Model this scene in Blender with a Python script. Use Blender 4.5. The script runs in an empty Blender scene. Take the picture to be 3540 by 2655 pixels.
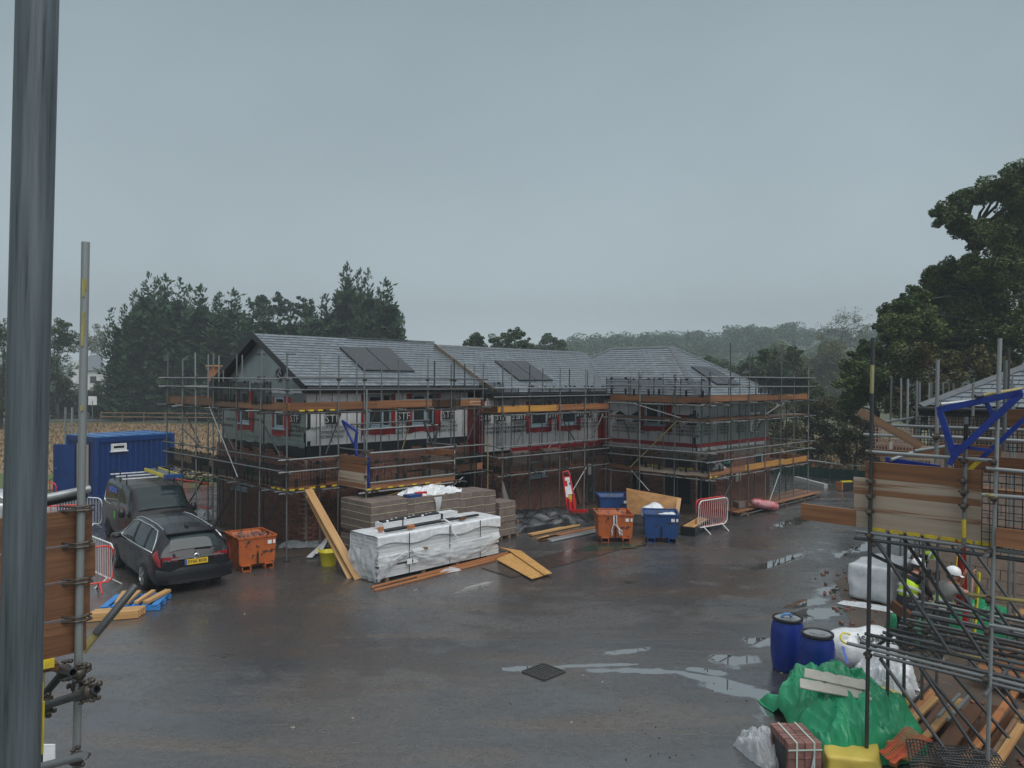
import bpy, bmesh, math, random
from mathutils import Vector, Matrix, noise as mnoise
random.seed(7)
scene = bpy.context.scene
C = scene.collection
V = Vector

# ------------------------------------------------------------------ camera
FPX, CX, CY = 2640.0, 1770.0, 1327.5          # focal length and centre in photo pixels
ROLL, PITCH, CAMZ = 0.0075, math.radians(0.336), 5.2
_f = V((0, math.cos(PITCH), -math.sin(PITCH))); _u0 = V((0, math.sin(PITCH), math.cos(PITCH))); _r0 = V((1, 0, 0))
_R = _r0 * math.cos(ROLL) + _u0 * math.sin(ROLL)
_U = _u0 * math.cos(ROLL) - _r0 * math.sin(ROLL)
cam_d = bpy.data.cameras.new('camera')
cam = bpy.data.objects.new('camera', cam_d); C.objects.link(cam)
m3 = Matrix((_R, _U, -_f)).transposed()
cam.matrix_world = Matrix.Translation((0, 0, CAMZ)) @ m3.to_4x4()
cam_d.sensor_width = 36.0; cam_d.lens = 36.0 * FPX / 3540.0
cam_d.clip_start = 0.05; cam_d.clip_end = 3000
scene.camera = cam

# ------------------------------------------------------------------ light and sky (overcast, drizzle)
SUN_EL, SUN_AZ = math.radians(54), math.radians(142)
w = bpy.data.worlds.new('World'); scene.world = w; w.use_nodes = True
nt = w.node_tree; nt.nodes.clear()
out = nt.nodes.new('ShaderNodeOutputWorld'); bg = nt.nodes.new('ShaderNodeBackground')
sky = nt.nodes.new('ShaderNodeTexSky'); sky.sky_type = 'NISHITA'; sky.sun_disc = False
sky.sun_elevation = SUN_EL; sky.sun_rotation = SUN_AZ; sky.air_density = 1.0; sky.dust_density = 6.0
hs = nt.nodes.new('ShaderNodeHueSaturation'); hs.inputs['Saturation'].default_value = 0.25; hs.inputs['Value'].default_value = 0.05
tc = nt.nodes.new('ShaderNodeTexCoord'); sep = nt.nodes.new('ShaderNodeSeparateXYZ')
ramp = nt.nodes.new('ShaderNodeValToRGB'); cr = ramp.color_ramp
cr.elements[0].position = 0.0; cr.elements[0].color = (0.50, 0.58, 0.615, 1)
cr.elements[1].position = 1.0; cr.elements[1].color = (0.9, 0.96, 1.0, 1)
e = cr.elements.new(0.10); e.color = (0.375, 0.45, 0.485, 1)
e = cr.elements.new(0.26); e.color = (0.268, 0.332, 0.366, 1)
e = cr.elements.new(0.45); e.color = (0.195, 0.248, 0.280, 1)
ns = nt.nodes.new('ShaderNodeTexNoise'); ns.inputs['Scale'].default_value = 1.3; ns.inputs['Detail'].default_value = 5; ns.inputs['Distortion'].default_value = .4
mr = nt.nodes.new('ShaderNodeMapRange'); mr.inputs['From Min'].default_value = .3; mr.inputs['From Max'].default_value = .7
mr.inputs['To Min'].default_value = .85; mr.inputs['To Max'].default_value = 1.13
mul = nt.nodes.new('ShaderNodeMixRGB'); mul.blend_type = 'MULTIPLY'; mul.inputs['Fac'].default_value = 1
mix = nt.nodes.new('ShaderNodeMixRGB'); mix.inputs['Fac'].default_value = 0.88
L = nt.links.new
L(tc.outputs['Generated'], sep.inputs[0]); L(sep.outputs['Z'], ramp.inputs[0])
L(tc.outputs['Generated'], ns.inputs['Vector']); L(ns.outputs['Fac'], mr.inputs['Value'])
L(ramp.outputs[0], mul.inputs['Color1']); L(mr.outputs[0], mul.inputs['Color2'])
L(sky.outputs[0], hs.inputs['Color']); L(hs.outputs[0], mix.inputs['Color1']); L(mul.outputs[0], mix.inputs['Color2'])
L(mix.outputs[0], bg.inputs['Color']); bg.inputs['Strength'].default_value = 1.0; L(bg.outputs[0], out.inputs[0])
sd = bpy.data.lights.new('sun', 'SUN'); sd.energy = 1.5; sd.angle = math.radians(50); sd.color = (1.0, 0.985, 0.96)
sun = bpy.data.objects.new('sun', sd); C.objects.link(sun)
_sv = V((math.sin(SUN_AZ) * math.cos(SUN_EL), math.cos(SUN_AZ) * math.cos(SUN_EL), math.sin(SUN_EL)))
sun.rotation_euler = _sv.to_track_quat('Z', 'Y').to_euler()
scene.view_settings.view_transform = 'Standard'; scene.view_settings.look = 'None'
scene.view_settings.exposure = 0.6; scene.view_settings.gamma = 1.0; scene.view_settings.use_curve_mapping = False
scene.cycles.volume_bounces = 0; scene.cycles.max_bounces = 8; scene.cycles.transparent_max_bounces = 16
scene.cycles.use_denoising = True

# ------------------------------------------------------------------ measuring helpers: a pixel of the photo -> a point of the place
def ray(px, py):
    return (_R * ((px - CX) / FPX) - _U * ((py - CY) / FPX) + _f).normalized()
O = V((0, 0, CAMZ))
def G(px, py, z=0.0):
    d = ray(px, py); return O + d * ((z - CAMZ) / d.z)
def D(px, py, y):
    d = ray(px, py); return O + d * (y / d.y)
def PL(px, py, p, n):
    d = ray(px, py); return O + d * ((p - O).dot(n) / d.dot(n))
A0 = V((-6.37, 23.5, 0)); d1 = V((0.6984, 0.7157, 0)).normalized(); nn = V((d1.y, -d1.x, 0)); UP = V((0, 0, 1))
def W(t, o, z=0.0): return A0 + d1 * t + nn * o + UP * z
def TP(px, py, t): return PL(px, py, W(t, 0), d1)
def OP(px, py, o): return PL(px, py, W(0, o), nn)
def to_t(p): return (p - A0).dot(d1)
def to_o(p): return (p - A0).dot(nn)

# ------------------------------------------------------------------ object helpers
def tag(o, label=None, cat=None, group=None, kind=None):
    if label: o['label'] = label
    if cat: o['category'] = cat
    if group: o['group'] = group
    if kind: o['kind'] = kind
    return o
def thing(name, label, cat, loc=(0, 0, 0), rz=0.0, group=None, rot=None):
    o = bpy.data.objects.new(name, None); C.objects.link(o); o.empty_display_size = .1
    o.location = loc; o.rotation_euler = rot if rot else (0, 0, rz)
    return tag(o, label, cat, group)
def wm(o):
    m = o.matrix_basis.copy() if o.type != 'EMPTY' else Matrix.LocRotScale(o.location, o.rotation_euler, o.scale)
    return wm(o.parent) @ m if o.parent else m
def put(name, mesh, parent=None, M=None, local=False):
    o = bpy.data.objects.new(name, mesh); C.objects.link(o)
    if parent is not None:
        o.parent = parent
        if not local: M = wm(parent).inverted() @ (M if M is not None else Matrix())
    if M is not None: o.matrix_basis = M
    return o
_cache = {}
def frame(p0, p1, up=UP):
    x = (V(p1) - V(p0)); L_ = x.length; x.normalize()
    y = V(up).cross(x)
    if y.length < 1e-4: y = V((0, 1, 0)).cross(x)
    y.normalize(); z = x.cross(y)
    M = Matrix((x, y, z)).transposed().to_4x4(); M.translation = (V(p0) + V(p1)) / 2
    return M, L_
class MB:
    def __init__(s): s.v = []; s.f = []; s.sm = False
    def poly(s, pts):
        k = len(s.v); s.v += [V(p) for p in pts]; s.f.append(tuple(range(k, k + len(pts)))); return s
    def box(s, c, d, M=None):
        k = len(s.v); c = V(c)
        for sx in (-.5, .5):
            for sy in (-.5, .5):
                for sz in (-.5, .5):
                    p = c + V((sx * d[0], sy * d[1], sz * d[2])); s.v.append(M @ p if M else p)
        s.f += [tuple(k + i for i in q) for q in ((0, 1, 3, 2), (4, 6, 7, 5), (0, 4, 5, 1), (2, 3, 7, 6), (0, 2, 6, 4), (1, 5, 7, 3))]; return s
    def beam(s, p0, p1, wy, hz, up=UP):
        M, l = frame(p0, p1, up); return s.box((0, 0, 0), (l, wy, hz), M)
    def tube(s, p0, p1, r, n=8, r1=None, caps=True):
        M, l = frame(p0, p1); k = len(s.v); r1 = r if r1 is None else r1
        for e, rr in ((-l / 2, r), (l / 2, r1)):
            for i in range(n):
                a = 2 * math.pi * i / n; s.v.append(M @ V((e, rr * math.cos(a), rr * math.sin(a))))
        for i in range(n): s.f.append((k + i, k + n + i, k + n + (i + 1) % n, k + (i + 1) % n))
        if caps: s.f.append(tuple(k + i for i in range(n))); s.f.append(tuple(k + n + i for i in reversed(range(n))))
        return s
    def path(s, pts, r, n=6, closed=False):
        pts = [V(p) for p in pts]
        m = len(pts); k = len(s.v)
        for i, p in enumerate(pts):
            a = pts[(i - 1) % m] if (closed or i > 0) else p; b = pts[(i + 1) % m] if (closed or i < m - 1) else p
            x = (b - a).normalized(); y = UP.cross(x)
            if y.length < 1e-3: y = V((0, 1, 0)).cross(x)
            y.normalize(); z = x.cross(y)
            rr = r[i] if isinstance(r, (list, tuple)) else r
            for j in range(n):
                q = 2 * math.pi * j / n; s.v.append(p + y * rr * math.cos(q) + z * rr * math.sin(q))
        for i in range(m if closed else m - 1):
            i2 = (i + 1) % m
            for j in range(n): s.f.append((k + i * n + j, k + i2 * n + j, k + i2 * n + (j + 1) % n, k + i * n + (j + 1) % n))
        return s
    def lathe(s, prof, n=20, M=None, caps=True):
        k = len(s.v)
        for r, z in prof:
            for j in range(n):
                a = 2 * math.pi * j / n; p = V((r * math.cos(a), r * math.sin(a), z)); s.v.append(M @ p if M else p)
        for i in range(len(prof) - 1):
            for j in range(n): s.f.append((k + i * n + j, k + i * n + (j + 1) % n, k + (i + 1) * n + (j + 1) % n, k + (i + 1) * n + j))
        if caps:
            s.f.append(tuple(k + j for j in reversed(range(n)))); e = k + (len(prof) - 1) * n; s.f.append(tuple(e + j for j in range(n)))
        return s
    def prism(s, pts, dv):
        k = len(s.v); n = len(pts); s.v += [V(p) for p in pts] + [V(p) + V(dv) for p in pts]
        s.f.append(tuple(reversed(range(k, k + n)))); s.f.append(tuple(range(k + n, k + 2 * n)))
        for i in range(n): s.f.append((k + i, k + (i + 1) % n, k + n + (i + 1) % n, k + n + i))
        return s
    def grid(s, fn, nu, nv):
        k = len(s.v)
        for i in range(nu + 1):
            for j in range(nv + 1): s.v.append(V(fn(i / nu, j / nv)))
        for i in range(nu):
            for j in range(nv): a = k + i * (nv + 1) + j; s.f.append((a, a + nv + 1, a + nv + 2, a + 1))
        return s
    def mesh(s, name, mt, smooth=False):
        me = bpy.data.meshes.new(name); me.from_pydata([tuple(p) for p in s.v], [], s.f)
        if mt: me.materials.append(mt)
        if smooth: me.polygons.foreach_set('use_smooth', [True] * len(me.polygons))
        me.update(); return me
    def build(s, name, mt, parent=None, smooth=False, local=False, M=None, kind=None, label=None):
        o = put(name, s.mesh(name, mt, smooth), parent, M, local)
        if kind: o['kind'] = kind
        if label: o['label'] = label
        return o
def shade_auto(o, ang=40):
    me = o.data; bm = bmesh.new(); bm.from_mesh(me)
    for e_ in bm.edges:
        e_.smooth = not (len(e_.link_faces) == 2 and e_.calc_face_angle(0) > math.radians(ang))
    for f_ in bm.faces: f_.smooth = True
    bm.to_mesh(me); bm.free(); return o
def unit(kind, mt, dims=None):
    key = (kind, mt.name, dims)
    if key not in _cache:
        b = MB()
        if kind == 'tube':
            b.tube((-.5, 0, 0), (.5, 0, 0), 1, 10)
            me = b.mesh('tube', mt); me.polygons.foreach_set('use_smooth', [len(p.vertices) == 4 for p in me.polygons])
        else:
            b.box((0, 0, 0), dims); me = b.mesh(kind, mt)
        _cache[key] = me
    return _cache[key]
def tube(name, p0, p1, parent, mt, r=.0242):
    M, l = frame(p0, p1)
    return put(name, unit('tube', mt), parent, M @ Matrix.Diagonal((l, r, r, 1)))
def board(name, p0, p1, th, wd, parent, mt, up=UP):
    """th across, wd along 'up'"""
    M, l = frame(p0, p1, up); l = round(l, 2)
    return put(name, unit('board', mt, (l, th, wd)), parent, M)
def text_mesh(s, size, mt, depth=0.002, align='CENTER', bold=0.0):
    cu = bpy.data.curves.new('t', 'FONT'); cu.body = s; cu.size = size; cu.align_x = align; cu.align_y = 'CENTER'; cu.extrude = depth; cu.offset = bold
    cu.resolution_u = 2
    o = bpy.data.objects.new('t', cu); C.objects.link(o)
    bpy.context.view_layer.update()
    me = bpy.data.meshes.new_from_object(o.evaluated_get(bpy.context.evaluated_depsgraph_get()))
    bpy.data.objects.remove(o); bpy.data.curves.remove(cu)
    me.materials.clear(); me.materials.append(mt); me.name = 'lettering'; return me
def face_frame(origin, right, up):
    r = V(right).normalized(); u = V(up); u = (u - r * u.dot(r)).normalized(); n = r.cross(u)
    M = Matrix((r, u, n)).transposed().to_4x4(); M.translation = V(origin); return M

# ------------------------------------------------------------------ materials
MATS = {}
def mat(name, col, rough=.5, metal=0.0, col2=None, scale=4.0, stretch=None, bump=0.0, bscale=None, rnd=0.0, rough2=None, detail=5, lo=.35, hi=.65,
        col3=None, scale3=1.0, lo3=.6, hi3=.66, trans=0.0, alpha=1.0, spec=.5, coat=0.0, coords='Object', emit=None, ior=1.45, dist=0.0):
    m = bpy.data.materials.new(name); m.use_nodes = True; MATS[name] = m
    t = m.node_tree; b = t.nodes['Principled BSDF']; N = t.nodes.new; K = t.links.new
    b.inputs['Roughness'].default_value = rough; b.inputs['Metallic'].default_value = metal; b.inputs['IOR'].default_value = ior
    b.inputs['Specular IOR Level'].default_value = spec; b.inputs['Base Color'].default_value = (*col, 1)
    b.inputs['Transmission Weight'].default_value = trans; b.inputs['Alpha'].default_value = alpha; b.inputs['Coat Weight'].default_value = coat
    b.inputs['Coat Roughness'].default_value = .05
    src = None
    if coords == 'Object':
        c = N('ShaderNodeTexCoord'); src = c.outputs['Object']
    else:
        c = N('ShaderNodeNewGeometry'); src = c.outputs['Position']
    if rnd:
        oi = N('ShaderNodeObjectInfo'); va = N('ShaderNodeVectorMath'); va.operation = 'MULTIPLY_ADD'
        K(oi.outputs['Random'], va.inputs[0]); va.inputs[1].default_value = (37, 23, 51); K(src, va.inputs[2]); src = va.outputs[0]
    if stretch:
        mp = N('ShaderNodeMapping'); mp.inputs['Scale'].default_value = stretch; K(src, mp.inputs['Vector']); src = mp.outputs[0]
    cout = None
    def nz(sc, dt=detail):
        n_ = N('ShaderNodeTexNoise'); n_.inputs['Scale'].default_value = sc; n_.inputs['Detail'].default_value = dt; n_.inputs['Distortion'].default_value = dist
        n_.inputs['Roughness'].default_value = .62; K(src, n_.inputs['Vector']); return n_.outputs['Fac']
    def rng(i, a, z, ta=0., tz=1.):
        r = N('ShaderNodeMapRange'); r.inputs['From Min'].default_value = a; r.inputs['From Max'].default_value = z; r.inputs['To Min'].default_value = ta; r.inputs['To Max'].default_value = tz
        K(i, r.inputs['Value']); return r.outputs[0]
    def mx(f, a, b_, bt='MIX'):
        x = N('ShaderNodeMixRGB'); x.blend_type = bt
        if isinstance(f, float): x.inputs['Fac'].default_value = f
        else: K(f, x.inputs['Fac'])
        for sck, q in (('Color1', a), ('Color2', b_)):
            if isinstance(q, tuple): x.inputs[sck].default_value = (*q[:3], 1)
            else: K(q, x.inputs[sck])
        return x.outputs[0]
    if col2:
        f0 = rng(nz(scale), lo, hi); cout = mx(f0, col, col2)
        if rough2 is not None: K(rng(f0, 0, 1, rough, rough2), b.inputs['Roughness'])
    if col3: cout = mx(rng(nz(scale3), lo3, hi3), cout if cout else col, col3)
    if rnd:
        oi2 = N('ShaderNodeObjectInfo'); r_ = rng(oi2.outputs['Random'], 0, 1, 1 - rnd, 1 + rnd)
        cmb = N('ShaderNodeCombineColor')
        for k_ in range(3): K(r_, cmb.inputs[k_])
        cout = mx(1.0, cout if cout else col, cmb.outputs[0], 'MULTIPLY')
    if cout: K(cout, b.inputs['Base Color'])
    if bump:
        bp = N('ShaderNodeBump'); bp.inputs['Strength'].default_value = bump; bp.inputs['Distance'].default_value = .02
        K(nz(bscale or scale), bp.inputs['Height']); K(bp.outputs[0], b.inputs['Normal'])
    if emit: b.inputs['Emission Color'].default_value = (*emit, 1); b.inputs['Emission Strength'].default_value = 1
    return m
STEEL = mat('galvanised_steel', (.22, .23, .235), .42, .55, (.11, .115, .12), 7, (.5, 3, 3), .1, 30, rnd=.28, col3=(.10, .06, .035), scale3=5, lo3=.64, hi3=.75, coords='Object')
STEELN = mat('near_galvanised_steel', (.135, .16, .178), .5, .35, (.068, .082, .092), 9, (.45, 14, 14), .12, 9, col3=(.025, .028, .03), scale3=9, lo3=.62, hi3=.72, detail=9)
STEELD = mat('dark_steel_tube', (.085, .09, .095), .4, .5, (.05, .05, .052), 7, (.5, 3, 3), .1, 30, rnd=.25, col3=(.13, .08, .04), scale3=4, lo3=.63, hi3=.72)
STEELL = mat('light_steel_tube', (.33, .345, .35), .4, .5, (.2, .21, .21), 7, (.5, 3, 3), .1, 30, rnd=.15)
YELT = mat('yellow_painted_tube', (.33, .255, .05), .5, 0, (.16, .16, .13), 3, (1, 4, 4), .1, 20, lo=.45, hi=.6)
COUP = mat('coupler_iron', (.10, .085, .07), .5, .5, (.05, .04, .035), 20, bump=.2)
BOARD = mat('scaffold_board', (.26, .115, .05), .5, 0, (.15, .065, .032), 2.2, (.25, 7, 7), .15, 5, rnd=.28, rough2=.35, col3=(.42, .33, .245), scale3=.32, lo3=.60, hi3=.625)
BOARDY = mat('yellow_board', (.50, .26, .06), .4, 0, (.36, .16, .035), 2.5, (.3, 7, 7), .12, 5, rnd=.1)
BOARDD = mat('pale_dry_board', (.42, .34, .265), .6, 0, (.34, .26, .19), 2.0, (.25, 7, 7), .12, 5, rnd=.12, col3=(.22, .105, .05), scale3=.4, lo3=.57, hi3=.6)
BOARDN = mat('wet_brown_board', (.155, .07, .033), .42, 0, (.085, .04, .022), 2.4, (.5, 12, 12), .2, 6, rnd=.18, rough2=.3, col3=(.05, .027, .018), scale3=2.2, lo3=.66, hi3=.72)
TIMBER = mat('new_timber', (.50, .30, .12), .5, 0, (.38, .20, .075), 2, (.35, 9, 9), .12, 6, rnd=.15, col3=(.16, .07, .025), scale3=1.4, lo3=.70, hi3=.74)
BATTEN = mat('orange_batten', (.46, .19, .075), .45, 0, (.32, .12, .045), 2, (.3, 9, 9), .1, rnd=.15)
OLDWOOD = mat('weathered_timber', (.22, .13, .075), .5, 0, (.11, .065, .04), 2, (.3, 8, 8), .15, rnd=.35)
OSB = mat('osb_board', (.56, .32, .10), .45, 0, (.34, .17, .05), 22, bump=.15, lo=.4, hi=.6)
PLY = mat('plywood_sheet', (.42, .22, .075), .42, 0, (.28, .13, .045), 1.6, (.6, 3, 3), .08, 6, col3=(.17, .085, .035), scale3=.9, lo3=.6, hi3=.75)
def brickm(name, a, b_, c_): return mat(name, a, .6, 0, b_, 14, None, .35, 60, rnd=.33, col3=c_, scale3=1.1, lo3=.6, hi3=.7, coords='World')
BRICK = brickm('red_brick', (.27, .125, .088), (.18, .08, .062), (.13, .07, .058))
BRICKB = mat('brick_batch', (.25, .118, .084), .6, 0, (.15, .07, .056), 6, None, .3, 60, lo=.38, hi=.62, col3=(.12, .065, .055), scale3=.7, lo3=.55, hi3=.7, coords='World')
MORTAR = mat('mortar', (.30, .25, .21), .75, 0, (.22, .18, .15), 8, bump=.2, bscale=50, coords='World')
BLOCK = mat('concrete_block', (.17, .132, .112), .75, 0, (.122, .095, .082), 9, bump=.3, bscale=70, rnd=.13)
BLOCKW = mat('blockwork', (.19, .16, .135), .75, 0, (.12, .10, .085), 3, bump=.3, bscale=40, coords='World')
PINKB = mat('pinkish_blockwork', (.36, .27, .22), .75, 0, (.28, .20, .16), 5, bump=.2, bscale=40, rnd=.1)
FOIL = mat('silver_foil', (.88, .89, .90), .36, .25, (.72, .73, .74), 1.6, None, .9, 5, dist=1.5, coords='World')
FOILG = mat('grey_foil', (.66, .655, .66), .38, .25, (.52, .52, .53), 1.2, None, .5, 4, dist=1.2, coords='World')
FOILD = mat('green_grey_reflection_foil', (.34, .39, .40), .3, .65, (.25, .30, .31), 1.1, None, .45, 3.5, dist=1.0, coords='World')  # silver foil darkened and greened to imitate trees mirrored in the gable
SHINY = mat('crumpled_bright_foil', (.85, .87, .88), .22, .8, (.5, .52, .53), 4, None, 1.0, 14, dist=2, coords='World')
RED = mat('red_membrane', (.36, .02, .024), .42, 0, (.22, .011, .015), 4, None, .5, 7, coords='World')
REDD = mat('dark_red_membrane', (.20, .012, .016), .45, 0, (.13, .008, .01), 4, None, .5, 7, coords='World')
BLACKM = mat('black_membrane', (.012, .013, .015), .35, 0, (.02, .021, .024), 3, None, .6, 5, coords='World')
INK = mat('black_print', (.015, .016, .018), .5)
PALEINK = mat('pale_print', (.48, .49, .5), .5)
SLATE = mat('wet_slate', (.128, .150, .168), .30, 0, (.095, .112, .126), 5, None, .12, 30, rnd=.2, spec=.65)
SLATEB = mat('wet_slate_batch', (.126, .148, .165), .30, 0, (.094, .110, .124), 2.5, None, .12, 30, spec=.65, coords='World')
RIDGE = mat('ridge_tile', (.085, .095, .105), .35, 0, (.06, .068, .075), 4, rnd=.1, spec=.6)
LEAD = mat('lead_flashing', (.13, .14, .15), .4, .3, (.09, .1, .105), 5)
SOLAR = mat('solar_glass', (.022, .024, .028), .22, 0, (.03, .032, .036), 3, spec=.22)
BLACKP = mat('black_plastic', (.012, .012, .014), .4)
RUBBER = mat('tyre_rubber', (.014, .014, .015), .7)
WINF = mat('pale_blue_window_frame', (.34, .45, .52), .35)
WHITEP = mat('white_plastic', (.72, .73, .74), .4, 0, (.6, .61, .62), 3)
GLASS = mat('dark_window_glass', (.018, .021, .024), .06, 0, (.03, .034, .036), 2, spec=.7)
DARKIN = mat('interior_shade_tone', (.022, .023, .026), .8)  # near-black colour stands in for the shade inside the houses
GUARD = mat('black_brick_guard', (.012, .013, .014), .5)
GREENB = mat('green_bucket', (.01, .11, .06), .4)
BLUEP = mat('blue_gantry_paint', (.008, .035, .26), .35, 0, (.006, .02, .17), 4, bump=.08, bscale=30)
CONTB = mat('blue_container_paint', (.006, .036, .155), .4, 0, (.005, .027, .12), 1.2, (1, 1, .3), .05, 6, rnd=.1)
CONTR = mat('blue_container_roof', (.035, .13, .32), .33, 0, (.025, .10, .26), 1.5)
ORSK = mat('rusty_orange_paint', (.42, .105, .02), .5, 0, (.34, .075, .018), 3, bump=.15, bscale=30, col3=(.05, .028, .02), scale3=5.5, lo3=.545, hi3=.60, detail=9)
BLSK = mat('worn_blue_paint', (.010, .042, .15), .42, 0, (.012, .06, .20), 2.4, bump=.12, bscale=30, col3=(.025, .026, .03), scale3=4.2, lo3=.55, hi3=.63, detail=9)
YELP = mat('yellow_plastic', (.62, .52, .02), .4)
OCHRE = mat('worn_ochre_paint', (.36, .31, .09), .5, 0, (.22, .21, .15), 14)
PALEV = mat('pale_verge_timber', (.24, .19, .145), .55, 0, (.15, .115, .09), 3)
YELB = mat('yellow_stripe', (.60, .46, .02), .45, 0, (.4, .3, .03), 12)
WRAP = mat('white_shrink_wrap', (.68, .70, .72), .22, 0, (.52, .54, .56), 5, None, .5, 11, spec=.6, dist=1.0, coords='World')
WRAPL = mat('white_board_pack', (.60, .61, .62), .4, 0, (.48, .49, .5), 4, (1, 1, 9), .1, rnd=.08)
WRAPT = mat('loose_clear_wrap', (.74, .76, .78), .2, 0, (.58, .6, .62), 6, None, .9, 9, alpha=.55, dist=1.6, coords='World')
TARP = mat('black_tarpaulin', (.010, .011, .013), .27, 0, (.02, .021, .024), 3, None, .5, 8, coords='World', dist=1.2)
GTARP = mat('green_tarpaulin', (.014, .23, .10), .27, 0, (.03, .32, .15), 2.2, None, .45, 5, coords='World', dist=.3, detail=3)
YBALE = mat('yellow_insulation_wrap', (.60, .46, .09), .35, 0, (.52, .39, .07), 3, None, .4, 7, coords='World')
BARREL = mat('blue_barrel_plastic', (.006, .028, .22), .36, 0, (.005, .022, .17), 3)
REDP = mat('red_paint', (.46, .012, .014), .35)
REDPL = mat('red_barrier_paint', (.60, .04, .03), .4)
WHITEM = mat('white_barrier_paint', (.70, .71, .72), .4, 0, (.5, .5, .5), 9)
PALLETB = mat('blue_pallet_paint', (.03, .16, .42), .55, 0, (.04, .2, .5), 5)
ORMESH = mat('orange_mesh_plastic', (.48, .08, .035), .5)
STRAPG = mat('pale_green_strap', (.42, .50, .44), .35)
STRAPY = mat('yellow_strap', (.46, .43, .30), .4)
CHROME = mat('chrome', (.7, .71, .72), .12, 1.0)
CARP = mat('dark_grey_car_paint', (.010, .010, .0125), .25, .1, (.013, .013, .016), 2, spec=.3, coat=.2)
VANP = mat('dark_brown_van_paint', (.013, .011, .012), .28, .1, (.016, .0135, .0145), 2, spec=.3, coat=.2)
CARG = mat('car_glass', (.014, .024, .027), .03, 0, spec=.42)
TAIL = mat('tail_light_red', (.22, .008, .012), .15, 0, coat=.5)
PLATE = mat('yellow_number_plate', (.65, .42, .02), .35)
EUBLUE = mat('blue_plate_band', (.02, .08, .4), .4)
ALLOY = mat('alloy_wheel', (.32, .33, .34), .3, .7)
HIVIS = mat('hi_vis_fabric', (.55, .78, .03), .6, 0, (.42, .62, .02), 6, bump=.2)
SILVERT = mat('reflective_tape', (.55, .56, .56), .35, .3)
NAVY = mat('dark_work_clothes', (.014, .015, .022), .75, 0, (.02, .02, .026), 8, bump=.3)
GREYT = mat('grey_tee_shirt', (.20, .19, .18), .8, 0, (.15, .145, .14), 6, bump=.3)
SKIN = mat('skin', (.42, .22, .16), .5, 0, (.36, .17, .12), 9)
HAIR = mat('hair', (.03, .022, .018), .6)
HELMET = mat('white_helmet', (.72, .73, .74), .25)
BARK = mat('bark', (.055, .045, .037), .85, 0, (.03, .025, .02), 6, (3, 3, .6), .5, 8)
def leafm(name, a, b_, c_=None, lo3=.6, hi3=.7, sc=.45):
    m = mat(name, a, .55, 0, b_, sc, None, 0, detail=4, col3=c_, scale3=sc * 1.7, lo3=lo3, hi3=hi3, coords='World', spec=.3)
    return m
LEAFO = leafm('oak_leaves', (.048, .088, .026), (.105, .135, .038), (.17, .07, .022), .685, .75)
LEAFC = leafm('cypress_sprays', (.022, .055, .028), (.045, .082, .034), None)
LEAFP = leafm('pine_needles', (.018, .038, .024), (.03, .055, .03), None)
LEAFM = leafm('mixed_leaves', (.03, .062, .018), (.055, .088, .026), None)
LEAFY = leafm('yellowing_leaves', (.075, .10, .034), (.12, .125, .045), None)
LEAFA = leafm('autumn_bush_leaves', (.045, .056, .018), (.09, .078, .026), (.16, .075, .025), .6, .7)
LEAFF = leafm('far_wood_leaves', (.035, .085, .03), (.06, .115, .038), (.095, .105, .035), .6, .7, .12)
TEXT = bpy.data
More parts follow.
